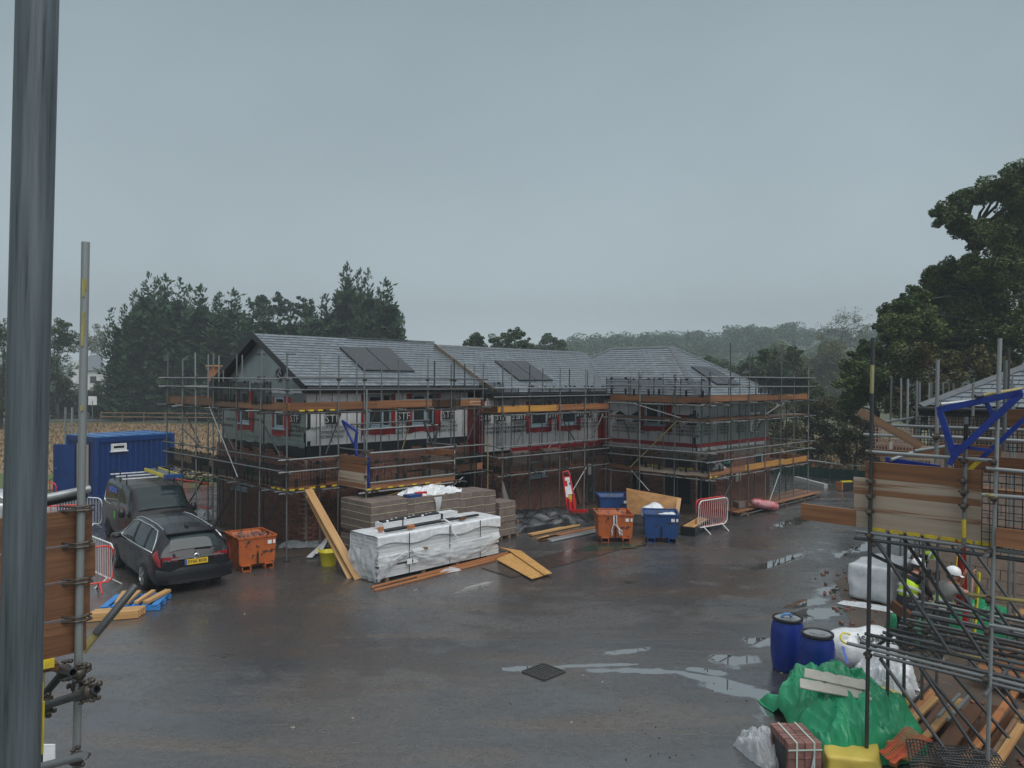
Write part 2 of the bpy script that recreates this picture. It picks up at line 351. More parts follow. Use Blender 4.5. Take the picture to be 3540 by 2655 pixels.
# ------------------------------------------------------------------ ground
PUDDLES = [(2525, 2283, .55, .34, .2), (2425, 2318, .42, .13, -.3), (2230, 2320, 1.0, .12, -.02), (2060, 2300, .8, .07, .1), (1825, 2312, .5, .13, .0), (2440, 2345, .8, .13, -.55),
    (2640, 2216, .45, .26, .3), (2800, 2125, 1.1, .3, .5), (2790, 2085, .7, .2, .6), (2560, 2388, .7, .2, -.35), (2905, 2030, 1.2, .22, .7), (1640, 2030, .6, .12, .9), (2170, 2250, .5, .12, .3), (2680, 2440, .6, .25, 1.0), (2960, 1900, 1.6, .25, .75), (2760, 1800, 2.2, .3, .75), (2700, 1940, 1.6, .22, .75)]
def ground_material():
    m = bpy.data.materials.new('wet_asphalt'); m.use_nodes = True
    t = m.node_tree; b = t.nodes['Principled BSDF']; N = t.nodes.new; K = t.links.new
    g = N('ShaderNodeNewGeometry'); P = g.outputs['Position']
    def mapping(sc, rot=0):
        mp = N('ShaderNodeMapping'); mp.inputs['Scale'].default_value = sc; mp.inputs['Rotation'].default_value = (0, 0, rot); K(P, mp.inputs['Vector']); return mp.outputs[0]
    def nz(v, s, d=6, r=.6, ds=0):
        n = N('ShaderNodeTexNoise'); n.inputs['Scale'].default_value = s; n.inputs['Detail'].default_value = d; n.inputs['Roughness'].default_value = r; n.inputs['Distortion'].default_value = ds
        K(v, n.inputs['Vector']); return n.outputs['Fac']
    def rng(i, a, z, ta=0., tz=1.):
        r = N('ShaderNodeMapRange'); r.interpolation_type = 'SMOOTHSTEP'; r.inputs['From Min'].default_value = a; r.inputs['From Max'].default_value = z; r.inputs['To Min'].default_value = ta; r.inputs['To Max'].default_value = tz; K(i, r.inputs['Value']); return r.outputs[0]
    def mx(f, a, c, bt='MIX'):
        x = N('ShaderNodeMixRGB'); x.blend_type = bt
        if isinstance(f, float): x.inputs['Fac'].default_value = f
        else: K(f, x.inputs['Fac'])
        for sck, q in (('Color1', a), ('Color2', c)):
            if isinstance(q, tuple): x.inputs[sck].default_value = (*q, 1)
            else: K(q, x.inputs[sck])
        return x.outputs[0]
    def ma(op, a, c):
        x = N('ShaderNodeMath'); x.operation = op
        for i, q in enumerate((a, c)):
            if isinstance(q, (int, float)): x.inputs[i].default_value = q
            else: K(q, x.inputs[i])
        return x.outputs[0]
    big = nz(mapping((1, 1, 1)), .16, 5, .6, .8)
    streak = nz(mapping((.35, 1.5, 1), -.78), .55, 6, .65, .6)
    fine = nz(P, 28, 6, .7)
    grit = nz(P, 110, 3, .6)
    c1 = mx(rng(big, .38, .62), (.060, .062, .067), (.084, .074, .068))
    c2 = mx(rng(streak, .47, .68), c1, (.105, .080, .062))
    mot = nz(P, 7, 7, .72, .5)
    c2 = mx(rng(mot, .42, .62, 0, .42), c2, (.030, .027, .026))
    c3 = mx(rng(fine, .38, .66, 0, .65), c2, (.026, .025, .026))
    spk = mx(rng(grit, .68, .78, 0, .35), c3, (.18, .17, .16))
    K(spk, b.inputs['Base Color'])
    # thin standing water: where the film is, smooth; elsewhere wet rough tarmac
    film = ma('ADD', ma('MULTIPLY', nz(mapping((.5, 1.2, 1), -.78), .33, 7, .58, 1.2), .65), ma('MULTIPLY', nz(P, 1.4, 6, .65), .35))
    fm = rng(film, .41, .53)
    nzp = nz(P, 2.6, 5, .62); nzb = nz(P, .9, 3, .5)
    pm = None
    for (px, py, rx, ry, rot) in PUDDLES:
        q = G(px, py)
        mp = N('ShaderNodeMapping'); mp.vector_type = 'TEXTURE'; mp.inputs['Location'].default_value = (q.x, q.y, 0); mp.inputs['Rotation'].default_value = (0, 0, rot); mp.inputs['Scale'].default_value = (rx, ry, 1); K(P, mp.inputs['Vector'])
        vl = N('ShaderNodeVectorMath'); vl.operation = 'LENGTH'; K(mp.outputs[0], vl.inputs[0])
        pm = vl.outputs['Value'] if pm is None else ma('MINIMUM', pm, vl.outputs['Value'])
    pm = ma('ADD', pm, ma('ADD', ma('MULTIPLY', ma('SUBTRACT', nzp, .5), 2.2), ma('MULTIPLY', ma('SUBTRACT', nzb, .5), 1.2)))
    pud = ma('MAXIMUM', rng(pm, 1.22, .86), rng(film, .615, .65))
    damp = ma('MAXIMUM', fm, rng(pm, 1.9, 1.1))
    rough = mx(damp, (.30,) * 3, (.10,) * 3)
    rough = mx(rng(mot, .42, .66), rough, (.29,) * 3)
    K(mx(pud, rough, (.015,) * 3), b.inputs['Roughness'])
    K(mx(pud, spk, (.05, .045, .04)), b.inputs['Base Color'])
    b.inputs['Specular IOR Level'].default_value = .9
    K(rng(pud, 0, 1, 1.66, 3.3), b.inputs['IOR'])
    h = ma('ADD', ma('ADD', ma('MULTIPLY', fine, .6), ma('MULTIPLY', mot, 1.6)), ma('MULTIPLY', grit, .35))
    bp = N('ShaderNodeBump'); bp.inputs['Distance'].default_value = .016
    K(h, bp.inputs['Height']); K(ma('MULTIPLY', rng(damp, 0, 1, .55, .16), rng(pud, 0, 1, 1, 0)), bp.inputs['Strength'])
    bp2 = N('ShaderNodeBump'); bp2.inputs['Distance'].default_value = .05
    K(streak, bp2.inputs['Height']); K(rng(pud, 0, 1, .28, 0), bp2.inputs['Strength']); K(bp.outputs[0], bp2.inputs['Normal']); K(bp2.outputs[0], b.inputs['Normal'])
    return m
GROUND = ground_material()
EARTH = mat('bare_wet_earth', (.10, .070, .05), .6, 0, (.06, .045, .035), 1.5, None, .6, 14, col3=(.13, .115, .10), scale3=3, lo3=.6, hi3=.7, coords='World')
STRAW = mat('dry_grass', (.215, .145, .075), .85, 0, (.155, .105, .055), .5, (1, .4, 1), .3, 9, col3=(.12, .10, .045), scale3=.2, lo3=.58, hi3=.7, coords='World')
GRASS = mat('green_grass', (.06, .09, .025), .8, 0, (.09, .11, .035), 1.5, None, .4, 16, coords='World')
WATER = mat('puddle_water', (.03, .027, .025), .015, 0, (.045, .038, .034), 1.2, spec=1.0, coords='World', ior=2.3)
ROADM = mat('far_road', (.11, .115, .12), .35, 0, (.14, .145, .15), 1)
def sheet(name, pts, z, mt, kind='structure'):
    b = MB(); b.poly([V((p[0], p[1], z)) for p in pts]); o = b.build(name, mt); o['kind'] = kind; return o
sheet('ground', [(-900, -60), (900, -60), (900, 1500), (-900, 1500)], -.03, mat('far_pasture', (.055, .075, .03), .9, 0, (.08, .085, .04), .05, coords='World'))
# the yard: one slightly uneven tarmac sheet
b = MB()
yb = [(-26, -4), (30, -4), (34, 30), (26, 47), (-3, 46), (-22, 30), (-26, 20)]
sheet('yard', yb, 0.0, GROUND)
sheet('earth_strip', [W(-2.2, -8)[:2], W(-2.2, .4)[:2], W(-.2, 1.2)[:2], W(12.8, 1.9)[:2], W(12.9, 6.2)[:2], W(21.5, 6.6)[:2], W(21.5, -8)[:2]], .004, EARTH)
def blob(name, cx, cy, rx, ry, rot, seed, z=.006, mt=WATER, n=46, amp=.24):
    pts = []
    for i in range(n):
        a = 2 * math.pi * i / n
        k = 1 + amp * mnoise.noise(V((math.cos(a) * 1.6 + seed * 7.1, math.sin(a) * 1.6, seed * 3.3))) + amp * .5 * mnoise.noise(V((math.cos(a) * 4 + seed, math.sin(a) * 4, seed)))
        x, y = rx * k * math.cos(a), ry * k * math.sin(a)
        pts.append((cx + x * math.cos(rot) - y * math.sin(rot), cy + x * math.sin(rot) + y * math.cos(rot)))
    return sheet(name, pts, z, mt)
# field, lawn and lane beyond
sheet('field', [(-160, 37), (-22, 34), (-6, 50), (-18, 84), (-160, 84)], .01, STRAW)
sheet('lawn', [(-60, 33), (-24, 33), (-22, 40), (-60, 44)], .02, GRASS)
sheet('lane', [(-170, 88), (20, 88), (20, 93), (-170, 93)], .02, ROADM)
sheet('rough_grass', [(14, 46), (27, 42), (34, 26), (80, 40), (60, 90), (6, 90)], .01, mat('rank_grass', (.125, .10, .045), .8, 0, (.075, .08, .03), .9, None, .4, 8, coords='World'))
# grass tufts in the field edge
b = MB(); rr = random.Random(3)
for _ in range(26000):
    if rr.random() < .6: x = rr.uniform(-75, -12); y = rr.uniform(40, 84)
    else: x = rr.uniform(13, 34); y = rr.uniform(43, 70)
    if x < -5 and y < 50 - (x + 6) * -.9 * 0 and x > -22: continue
    h = rr.uniform(.12, .34); a = rr.uniform(0, 6.28); dx, dy = math.cos(a) * .07, math.sin(a) * .07
    b.poly([(x - dx, y - dy, 0), (x + dx, y + dy, 0), (x + dx * .3 + rr.uniform(-.15, .15), y + rr.uniform(-.15, .15), h)])
o = b.build('long_grass', STRAW); o['kind'] = 'stuff'
tag(o, 'long straw-coloured grass standing in the field', 'grass')

# far hill
b = MB()
def hillz(x, y):
    k = max(0., min(1., (y - 190) / 150.)); k = k * k * (3 - 2 * k)
    return -1 + 17.5 * k * (1 + .25 * math.sin(x * .012 + 1)) * max(.45, min(1.12, .62 + x / 260))
b.grid(lambda u, v: (-420 + 900 * u, 150 + 450 * v, hillz(-420 + 900 * u, 150 + 450 * v)), 40, 20)
o = b.build('hill', mat('hill_scrub', (.05, .07, .03), .9, 0, (.07, .09, .04), .05, coords='World'), smooth=True); o['kind'] = 'structure'

# ------------------------------------------------------------------ trees
def leaf_blob(b, c, r, n, size, rg, squash=.8, shell=.55):
    c = V(c)
    for _ in range(n):
        d = V((rg.gauss(0, 1), rg.gauss(0, 1), rg.gauss(0, 1))).normalized()
        k = rg.uniform(shell, 1.0) ** .7
        p = c + V((d.x * r * k, d.y * r * k, d.z * r * k * squash))
        a = V((rg.gauss(0, 1), rg.gauss(0, 1), rg.gauss(0, .55))).normalized() * size * rg.uniform(.6, 1.25)
        q = V((rg.gauss(0, 1), rg.gauss(0, 1), rg.gauss(0, .55))).normalized() * size * rg.uniform(.4, .8)
        k0 = len(b.v); b.v += [p - a * .5, p + q * .5, p + a * .5, p - q * .5]; b.f.append((k0, k0 + 1, k0 + 2, k0 + 3))
def limb(b, p0, p1, r0, r1, rg, n=5, wob=.12):
    p0, p1 = V(p0), V(p1); l = (p1 - p0).length; pts = []; rs = []
    for i in range(n + 1):
        k = i / n; q = p0.lerp(p1, k)
        if 0 < i < n: q += V((rg.gauss(0, 1), rg.gauss(0, 1), rg.gauss(0, .6))) * wob * l / n
        pts.append(q); rs.append(r0 + (r1 - r0) * k)
    b.path(pts, rs, 6)
    return pts
def broad_tree(name, label, base, blobs, leafmat, rg, n_per=240, leaf=.32, trunk_r=.35, cat='tree', group=None, twigs=5, sub=7, height_fork=.35):
    """blobs: (x, y, z, r) in world metres; each limb ends in a blob built of smaller clumps"""
    base = V(base); t = thing(name, label, cat, base, group=group)
    tb = MB(); cb = MB()
    topz = max(q[2] for q in blobs); cx = sum(q[0] for q in blobs) / len(blobs); cy = sum(q[1] for q in blobs) / len(blobs)
    fork = V((base.x * .8 + cx * .2, base.y * .8 + cy * .2, base.z + (topz - base.z) * height_fork))
    top = V((cx, cy, base.z + (topz - base.z) * .85))
    limb(tb, base - UP * .1, fork, trunk_r, trunk_r * .75, rg, 4, .05)
    spine = limb(tb, fork, top, trunk_r * .75, trunk_r * .12, rg, 6, .15)
    for (x, y, z, r) in blobs:
        c = V((x, y, z))
        s = min(spine, key=lambda q: (q - c).length + max(0, q.z - z + r * .3) * 2)
        pts = limb(tb, s, c, max(.04, trunk_r * .2), .03, rg, 5, .2)
        for k in range(sub):
            d = V((rg.gauss(0, 1), rg.gauss(0, 1), rg.gauss(0, 1))).normalized() * r * rg.uniform(.3, 1.05)
            cc = c + V((d.x, d.y, d.z * .9)); rs_ = r * rg.uniform(.22, .5)
            limb(tb, pts[-2], cc, .045, .012, rg, 3, .2)
            leaf_blob(cb, cc, rs_, int(n_per / sub), leaf, rg)
    tb.build('trunk', BARK, t, smooth=True); cb.build('crown', leafmat, t)
    return t
def conifer_mesh(seed, rad=.2, n=9000, spray=.05, leaders=4):
    """several leaders rising from one dense base, each with drooping branches ending in upturned sprays"""
    rg = random.Random(seed); b = MB()
    def quad(p, d, l, wd):
        s = d.cross(V((rg.gauss(0, 1), rg.gauss(0, 1), rg.gauss(0, 1)))).normalized() * l * wd
        k0 = len(b.v); b.v += [p - s * .5, p + d * l * .5 - s, p + d * l, p + d * l * .5 + s]; b.f.append((k0, k0 + 1, k0 + 2, k0 + 3))
    ld = []
    for i in range(leaders):
        a = 2 * math.pi * i / leaders + rg.uniform(-.5, .5); ld.append((math.cos(a) * rad * rg.uniform(.25, .55), math.sin(a) * rad * rg.uniform(.25, .55), rg.uniform(.74, .97) if i else 1.0, rad * rg.uniform(.55, .75)))
    ld[0] = (0, 0, 1.0, rad * .85)
    for (lx, ly, top, rr_) in ld:
        nb = int(330 * top / leaders * 2.2)
        for k in range(nb):
            z = (1 - (1 - rg.random()) ** .8) * top; f = 1 - z / top
            prof = min(1, f ** .8 * 1.05 + .015) * (1 - .35 * max(0, (.10 - z) / .10))
            a = rg.uniform(0, 2 * math.pi); L_ = rr_ * prof * rg.choice([.7, .85, 1.0, 1.0, 1.2, 1.38]) * rg.uniform(.85, 1.1)
            cx, cy = lx * min(1, z * 1.6), ly * min(1, z * 1.6)
            o_ = V((cx, cy, z)); up = .25 + .9 * (1 - f) ** 1.5
            d = V((math.cos(a), math.sin(a), up)).normalized()
            m = max(4, int(15 * L_ / rad))
            for q in range(m):
                t = (q + rg.random()) / m; t = t ** .7
                p = o_ + d * L_ * t + V((rg.gauss(0, 1), rg.gauss(0, 1), rg.gauss(0, 1))) * .010
                dd = (d + V((rg.gauss(0, .45), rg.gauss(0, .45), .35 + rg.gauss(0, .35)))).normalized()
                quad(p, dd, spray * rg.uniform(.6, 1.25) * (1.15 - .5 * t) * (.6 + .4 * min(1, prof * 1.5)), .20)
            quad(o_ + d * L_ * .95, (d + V((0, 0, .5))).normalized(), spray * 1.0 * (.5 + .5 * prof), .13)
        for q in range(10): quad(V((lx, ly, top - .03 + .004 * q)), V((rg.gauss(0, .25), rg.gauss(0, .25), 1)).normalized(), spray * .7, .12)
    # dark inner mass so that the crown is not see-through low down
    for _ in range(900):
        z = rg.uniform(.02, .8); r = rad * .55 * (1 - z) * rg.random() ** .5; a = rg.uniform(0, 6.28); quad(V((r * math.cos(a), r * math.sin(a), z)), V((rg.gauss(0, 1), rg.gauss(0, 1), rg.gauss(0, 1))).normalized(), spray * 1.6, .35)
    return b.mesh('conifer_crown', LEAFC)
CON = [conifer_mesh(11, rad=.20, leaders=5), conifer_mesh(23, rad=.17, leaders=3), conifer_mesh(37, rad=.22, leaders=6)]
_tk = MB(); _tk.tube((0, 0, 0), (0, 0, .9), .018, 8, .004); TRK = _tk.mesh('trunk', BARK)
def conifer(px, pytop, dist, which, wscale, label, rz):
    top = D(px, pytop, dist); base = V((top.x, top.y, 0)); h = top.z
    t = thing('cypress_tree', label, 'tree', base, rz, 'dark cypresses behind the field')
    o = put('crown', CON[which], t, Matrix.Diagonal((h * wscale, h * wscale, h, 1)), local=True)
    put('trunk', TRK, t, Matrix.Diagonal((h, h, h, 1)), local=True)
cons = [(430, 1060, 92, 2, 1.2, 'dark cypress at the ragged left end of the cypress row'), (512, 953, 93, 0, 1.25, 'tallest cypress at the left end of the cypress row'),
        (572, 958, 94, 1, 1.2, 'tall cypress second from the left peak of the row'), (622, 972, 93, 2, 1.2, 'tall cypress right of the twin left peaks'),
        (694, 994, 92, 1, 1.45, 'slim pointed cypress left of the slate gable roof'), (760, 1020, 91, 0, 1.4, 'lower cypress between two pointed ones above the scaffold'),
        (808, 1008, 93, 1, 1.45, 'pointed cypress just left of the roof peak'), (862, 1040, 90, 2, 1.35, 'short cypress directly behind the roof peak'),
        (932, 1050, 90, 0, 1.4, 'low cypress in front of the round-headed pines'), (1005, 1058, 90, 1, 1.6, 'low cypress right of the round-headed pines'),
        (1075, 1045, 90, 2, 1.4, 'low dense cypress behind the solar panels'), (1130, 1038, 91, 0, 1.4, 'dense cypress left of the tall right group'),
        (1200, 920, 92, 1, 1.15, 'tallest cypress of the right-hand group above the ridge'), (1246, 940, 93, 0, .95, 'cypress close right of the tallest in the right group'),
        (1272, 940, 91, 2, .9, 'bushy cypress in the middle of the right group'), (1334, 973, 91, 1, 1.35, 'rightmost cypress tapering down to the slate ridge'),
        (1372, 1075, 92, 0, 1.0, 'small cypress at the right foot of the cypress row'), (470, 1010, 90, 1, 1.1, 'cypress in front of the tall left pair'),
        (1165, 1010, 94, 2, 1.2, 'cypress between the low ones and the tall right group')]
for i, (px, py, dd, wh, ws, lb) in enumerate(cons): conifer(px, py, dd, wh, ws, lb, i * 1.37)
rg = random.Random(5)
def blobs_px(lst, dist, jit=1.0):
    out_ = []
    for px, py, rpx in lst:
        d = dist + rg.uniform(-jit, jit); p = D(px, py, d); out_.append((p.x, p.y, p.z, rpx * d / FPX))
    return out_
def gbase(px, dist): p = D(px, 1312, dist); return (p.x, p.y, 0)
# round-headed pines
for (lst, bx, lb) in [([(902, 1030, 26), (885, 1060, 24), (925, 1062, 26), (905, 1085, 30)], 905, 'round-headed pine left of its two neighbours behind the cypresses'),
                      ([(968, 1032, 26), (990, 1058, 26), (950, 1070, 24), (972, 1085, 28)], 970, 'middle round-headed pine standing above the cypresses'),
                      ([(1050, 1040, 26), (1072, 1065, 24), (1032, 1070, 24), (1055, 1090, 28)], 1052, 'right round-headed pine standing above the cypresses')]:
    broad_tree('pine_tree', lb, gbase(bx, 110), blobs_px(lst, 110, 1), LEAFP, rg, 420, .5, .28, group='pines behind the cypress row', height_fork=.6)
# far left broadleaves
for (lst, bx, dd, lb, lm) in [([(0, 1160, 60), (-50, 1200, 90), (40, 1230, 60), (10, 1310, 80), (60, 1360, 70), (-30, 1400, 80), (85, 1420, 50)], 0, 75, 'leafy green tree at the left edge beyond the big pole', LEAFM),
                          ([(215, 1140, 40), (185, 1180, 45), (240, 1185, 40), (200, 1235, 60), (170, 1290, 60), (215, 1330, 50), (160, 1370, 60), (190, 1420, 60)], 200, 92, 'dark broadleaf tree between the two near poles', LEAFM),
                          ([(330, 1165, 45), (370, 1175, 40), (300, 1190, 40), (350, 1210, 50)], 340, 150, 'thin pale tree beyond the white house', LEAFY),
                          ([(250, 1360, 45), (300, 1365, 45), (350, 1350, 45), (230, 1430, 40), (330, 1410, 40), (380, 1390, 40)], 280, 94, 'low bushy tree under the white house', LEAFM)]:
    broad_tree('broadleaf_tree', lb, gbase(bx, dd), blobs_px(lst, dd, 2), lm, rg, 1500, .27, .3, sub=14, group='trees at the far left')
# trees behind the middle roof
for (lst, bx, dd, lb) in [([(1625, 1190, 34), (1650, 1178, 26), (1665, 1200, 30), (1610, 1225, 40), (1650, 1235, 45)], 1640, 85, 'green tree showing above the left part of the middle roof'),
                          ([(1715, 1180, 30), (1760, 1168, 34), (1790, 1160, 26), (1815, 1190, 26), (1740, 1215, 45), (1790, 1220, 45), (1830, 1220, 26), (1700, 1220, 30)], 1765, 82, 'wide green tree above the middle of the slate ridge'),
                          ([(1880, 1180, 22), (1895, 1165, 16), (1918, 1178, 18), (1940, 1190, 18), (1870, 1205, 26), (1915, 1210, 34), (1945, 1215, 24)], 1905, 120, 'grey-green tree above the right end of the middle ridge'),
                          ([(2590, 1270, 40), (2640, 1280, 40), (2560, 1300, 40), (2620, 1310, 50)], 2600, 80, 'green tree just right of the hipped roof'),
                          ([(2640, 1225, 30), (2680, 1245, 36), (2650, 1290, 46), (2700, 1290, 40)], 2660, 78, 'dark round tree behind the tall scaffold tubes'),
                          ([(2745, 1215, 24), (2735, 1250, 34), (2765, 1265, 34), (2750, 1300, 50), (2780, 1310, 36)], 2750, 76, 'green pointed tree near the end of the right scaffold'),
                          ([(2440, 1262, 40), (2490, 1275, 40), (2420, 1285, 40), (2530, 1292, 36)], 2470, 90, 'bushy tree behind the slope of the hipped roof')]:
    broad_tree('broadleaf_tree', lb, gbase(bx, dd), blobs_px(lst, dd, 2), LEAFM, rg, 1500, .25, .3, sub=14, group='trees behind the houses')
# pale half-bare tree in the mist, and the misty mass below
broad_tree('misty_tree', 'pale half-bare round tree fading into the mist', gbase(2920, 170), blobs_px([(2925, 1090, 40), (2890, 1110, 40), (2965, 1110, 40), (2860, 1140, 36), (2985, 1145, 30), (2920, 1145, 44), (2945, 1170, 40), (2830, 1165, 24)], 170, 2), LEAFY, rg, 420, .32, .4, sub=14)
for i, (cx, cy, lb) in enumerate([(2800, 1290, 'hazy olive willow left of the oak'), (2900, 1270, 'hazy olive willow close behind the oak'), (2740, 1250, 'hazy tree where the hill meets the willows')]):
    broad_tree('hazy_tree', lb, gbase(cx, 125), blobs_px([(cx + rg.uniform(-70, 70), cy + rg.uniform(-80, 60), 50) for _ in range(9)] + [(cx + rg.uniform(-60, 60), 1370, 60) for _ in range(5)], 125, 3), LEAFY, rg, 1500, .32, .3, sub=14, group='hazy olive trees')
# the big oak at the right and its lower neighbours
oak = [(3480, 640, 62), (3535, 610, 60), (3590, 640, 90), (3420, 660, 40), (3350, 690, 46), (3300, 715, 44), (3260, 745, 34), (3310, 775, 36), (3360, 800, 44), (3420, 800, 50), (3380, 840, 36), (3500, 740, 60), (3560, 760, 80), (3480, 840, 60), (3550, 880, 70),
       (3440, 900, 60), (3380, 930, 60), (3320, 950, 60), (3260, 940, 46), (3230, 970, 40), (3290, 1010, 60), (3210, 1030, 50), (3370, 1010, 70), (3160, 1020, 34), (3130, 1055, 36), (3080, 1085, 36), (3170, 1080, 60), (3260, 1090, 70), (3060, 1120, 30), (3120, 1130, 50), (3210, 1150, 60),
       (3340, 1110, 80), (3440, 1010, 60), (3530, 980, 60), (3320, 1190, 70), (3420, 1180, 60), (3090, 1180, 50), (3600, 1060, 80), (3640, 800, 120), (3650, 950, 120), (3520, 690, 60), (3460, 780, 50), (3520, 830, 60), (3500, 930, 60), (3400, 960, 60), (3320, 1040, 60), (3400, 1080, 60), (3480, 1090, 60), (3240, 1180, 60), (3180, 1200, 60), (3470, 1200, 60), (3540, 1150, 70), (3280, 1130, 60)]
oak = [(x, y, r * 1.12) for x, y, r in oak]
broad_tree('oak_tree', 'huge spreading oak with a few orange leaves behind the right-hand house', gbase(3490, 40), blobs_px(oak, 40, 3.2), LEAFO, rg, 3400, .165, .50, sub=24, height_fork=.45)
for (lst, bx, dd, lb, lm) in [([(3000, 1200, 34), (2985, 1240, 46), (3040, 1230, 56), (2960, 1280, 46), (3020, 1290, 60), (2940, 1330, 46), (3000, 1350, 60), (3080, 1300, 70), (3060, 1370, 60), (2950, 1390, 46), (3120, 1230, 60)], 3030, 38, 'dense dark tree under the oak, left part', LEAFO),
                          ([(3180, 1240, 70), (3260, 1270, 70), (3170, 1330, 80), (3270, 1350, 70), (3350, 1260, 70), (3110, 1400, 70), (3210, 1430, 80), (3440, 1280, 60)], 3220, 36, 'yellowing tree under the oak behind the scaffold tubes', LEAFA),
                          ([(3500, 1240, 70), (3560, 1300, 80), (3420, 1350, 70)], 3520, 38, 'dark tree under the oak behind the right-hand roof', LEAFO)]:
    broad_tree('broadleaf_tree', lb, gbase(bx, dd), blobs_px(lst, dd, 1.5), lm, rg, 3000, .16, .3, sub=20, group='trees under the oak')
for (lst, bx, dd, lb, lm) in [([(2760, 1430, 60), (2820, 1400, 60), (2880, 1420, 60), (2730, 1490, 60), (2800, 1490, 70), (2870, 1500, 60), (2780, 1560, 60), (2850, 1560, 60)], 2810, 46, 'big rusty-leaved bush beyond the right end of the scaffold', LEAFA),
                          ([(2940, 1440, 60), (3000, 1470, 60), (2950, 1520, 60), (3010, 1550, 60), (2900, 1560, 50)], 2960, 42, 'yellow-green bush left of the dark near pole', LEAFA),
                          ([(2690, 1440, 50), (2650, 1420, 40), (2680, 1500, 50)], 2670, 50, 'dark bush half behind the end of the scaffold', LEAFA),
                          ([(2770, 1370, 40), (2810, 1350, 36), (2790, 1400, 40)], 2790, 52, 'bright green sapling above the rusty bush', LEAFM)]:
    broad_tree('bush', lb, gbase(bx, dd), blobs_px(lst, dd, 1.2), lm, rg, 1800, .15, .12, cat='bush', sub=16, group='bushes at the right', height_fork=.2)
# bush behind the container / by the earth
broad_tree('bush', 'low green bush between the blue cabin and the scaffold', gbase(640, 38), blobs_px([(630, 1640, 45), (680, 1650, 40), (600, 1660, 30), (720, 1670, 30)], 38, .8), LEAFM, rg, 380, .16, .06, cat='bush', height_fork=.2)
# hedge along the lane
HEDGE = ['hedge bush at the far left end of the lane', 'hedge bush just right of the big tube, by the lane', 'hedge bush left of the thin upright tube', 'hedge bush right of the thin upright tube', 'hedge bush beside the white sign', 'hedge bush between the white sign and the cypresses', 'hedge bush under the leftmost cypress', 'hedge bush left of the first scaffold uprights', 'hedge bush behind the first scaffold uprights', 'hedge bush behind the timber stack on the scaffold', 'hedge bush behind the left slope of the gable roof', 'hedge bush hidden behind the gable peak', 'hedge bush behind the solar panels, left one', 'hedge bush behind the solar panels, right one']
for i in range(14):
    px = 20 + i * 62; p = D(px, 1460, 96)
    broad_tree('hedge_bush', HEDGE[i], (p.x, p.y, 0), [(p.x + rg.uniform(-1.5, 1.5), p.y, rg.uniform(.8, 2.2), 1.5) for _ in range(4)], LEAFC, rg, 260, .4, .1, cat='bush', sub=5, group='hedge bushes along the lane', height_fork=.2)
# the wooded hill: one far mass
b = MB(); rg = random.Random(9)
for _ in range(520):
    y = 190 + 230 * rg.random() ** .8; x = rg.uniform(-.05, .62) * y * 1.0 + rg.uniform(-10, 10)
    if rg.random() < .25: x = rg.uniform(-.75, 0) * y
    z0 = hillz(x, y); h = rg.uniform(6, 10.5) * (.8 if x < 0 else 1); r = rg.uniform(3.2, 5.5)
    for k in range(5):
        leaf_blob(b, (x + rg.uniform(-1, 1) * r * .6, y + rg.uniform(-1, 1) * r * .5, z0 + h * rg.uniform(.5, .9)), r * rg.uniform(.5, .75), 110, .95, rg, .75, .7)
    leaf_blob(b, (x, y, z0 + h * .3), r, 40, 1.6, rg, .7, .4)
o = b.build('hill_wood', LEAFF); tag(o, 'misty wooded hillside beyond the houses', 'wood', kind='stuff')
rg = random.Random(12)
for (px, py, dd, lb) in [(2378, 1142, 300, 'spiky fir breaking the skyline of the misty hill'), (2428, 1150, 300, 'small fir right of the spiky one on the hill'), (2745, 1165, 280, 'little dark fir at the right end of the hill')]:
    top = D(px, py, dd); t = thing('fir_tree', lb, 'tree', (top.x, top.y, hillz(top.x, dd)), rg.uniform(0, 6), 'firs on the hill skyline')
    h = top.z - hillz(top.x, dd); put('crown', CON[0], t, Matrix.Diagonal((h * .95, h * .95, h, 1)), local=True); put('trunk', TRK, t, Matrix.Diagonal((h, h, h, 1)), local=True)
# ------------------------------------------------------------------ houses under construction
def rects_minus(a0, a1, z0, z1, ops):
    xs = sorted({a0, a1, *[min(max(v, a0), a1) for q in ops for v in q[:2]]}); zs = sorted({z0, z1, *[min(max(v, z0), z1) for q in ops for v in q[2:4]]})
    res = []
    for i in range(len(xs) - 1):
        run = None
        for j in range(len(zs) - 1):
            cx, cz = (xs[i] + xs[i + 1]) / 2, (zs[j] + zs[j + 1]) / 2
            if any(q[0] < cx < q[1] and q[2] < cz < q[3] for q in ops):
                if run: res.append(run); run = None
            elif run: run = (xs[i], xs[i + 1], run[2], zs[j + 1])
            else: run = (xs[i], xs[i + 1], zs[j], zs[j + 1])
        if run: res.append(run)
    return [r for r in res if r[1] - r[0] > 1e-3 and r[3] - r[2] > 1e-3]
def slab(b, p, dr, nr, r, th, back=0.0):
    """a slab covering rect r=(a0,a1,z0,z1) on the plane through p along dr; front face at -back along nr"""
    a0, a1, z0, z1 = r
    pts = [p + dr * a0 + UP * z0, p + dr * a1 + UP * z0, p + dr * a1 + UP * z1, p + dr * a0 + UP * z1]
    b.prism([q - nr * back for q in pts], -nr * th)
_bm = MB(); _bm.box((0, -.03, 0), (.212, .07, .064)); BRICK_ME = _bm.mesh('brick', BRICK)
BRICK_LEFT = {}
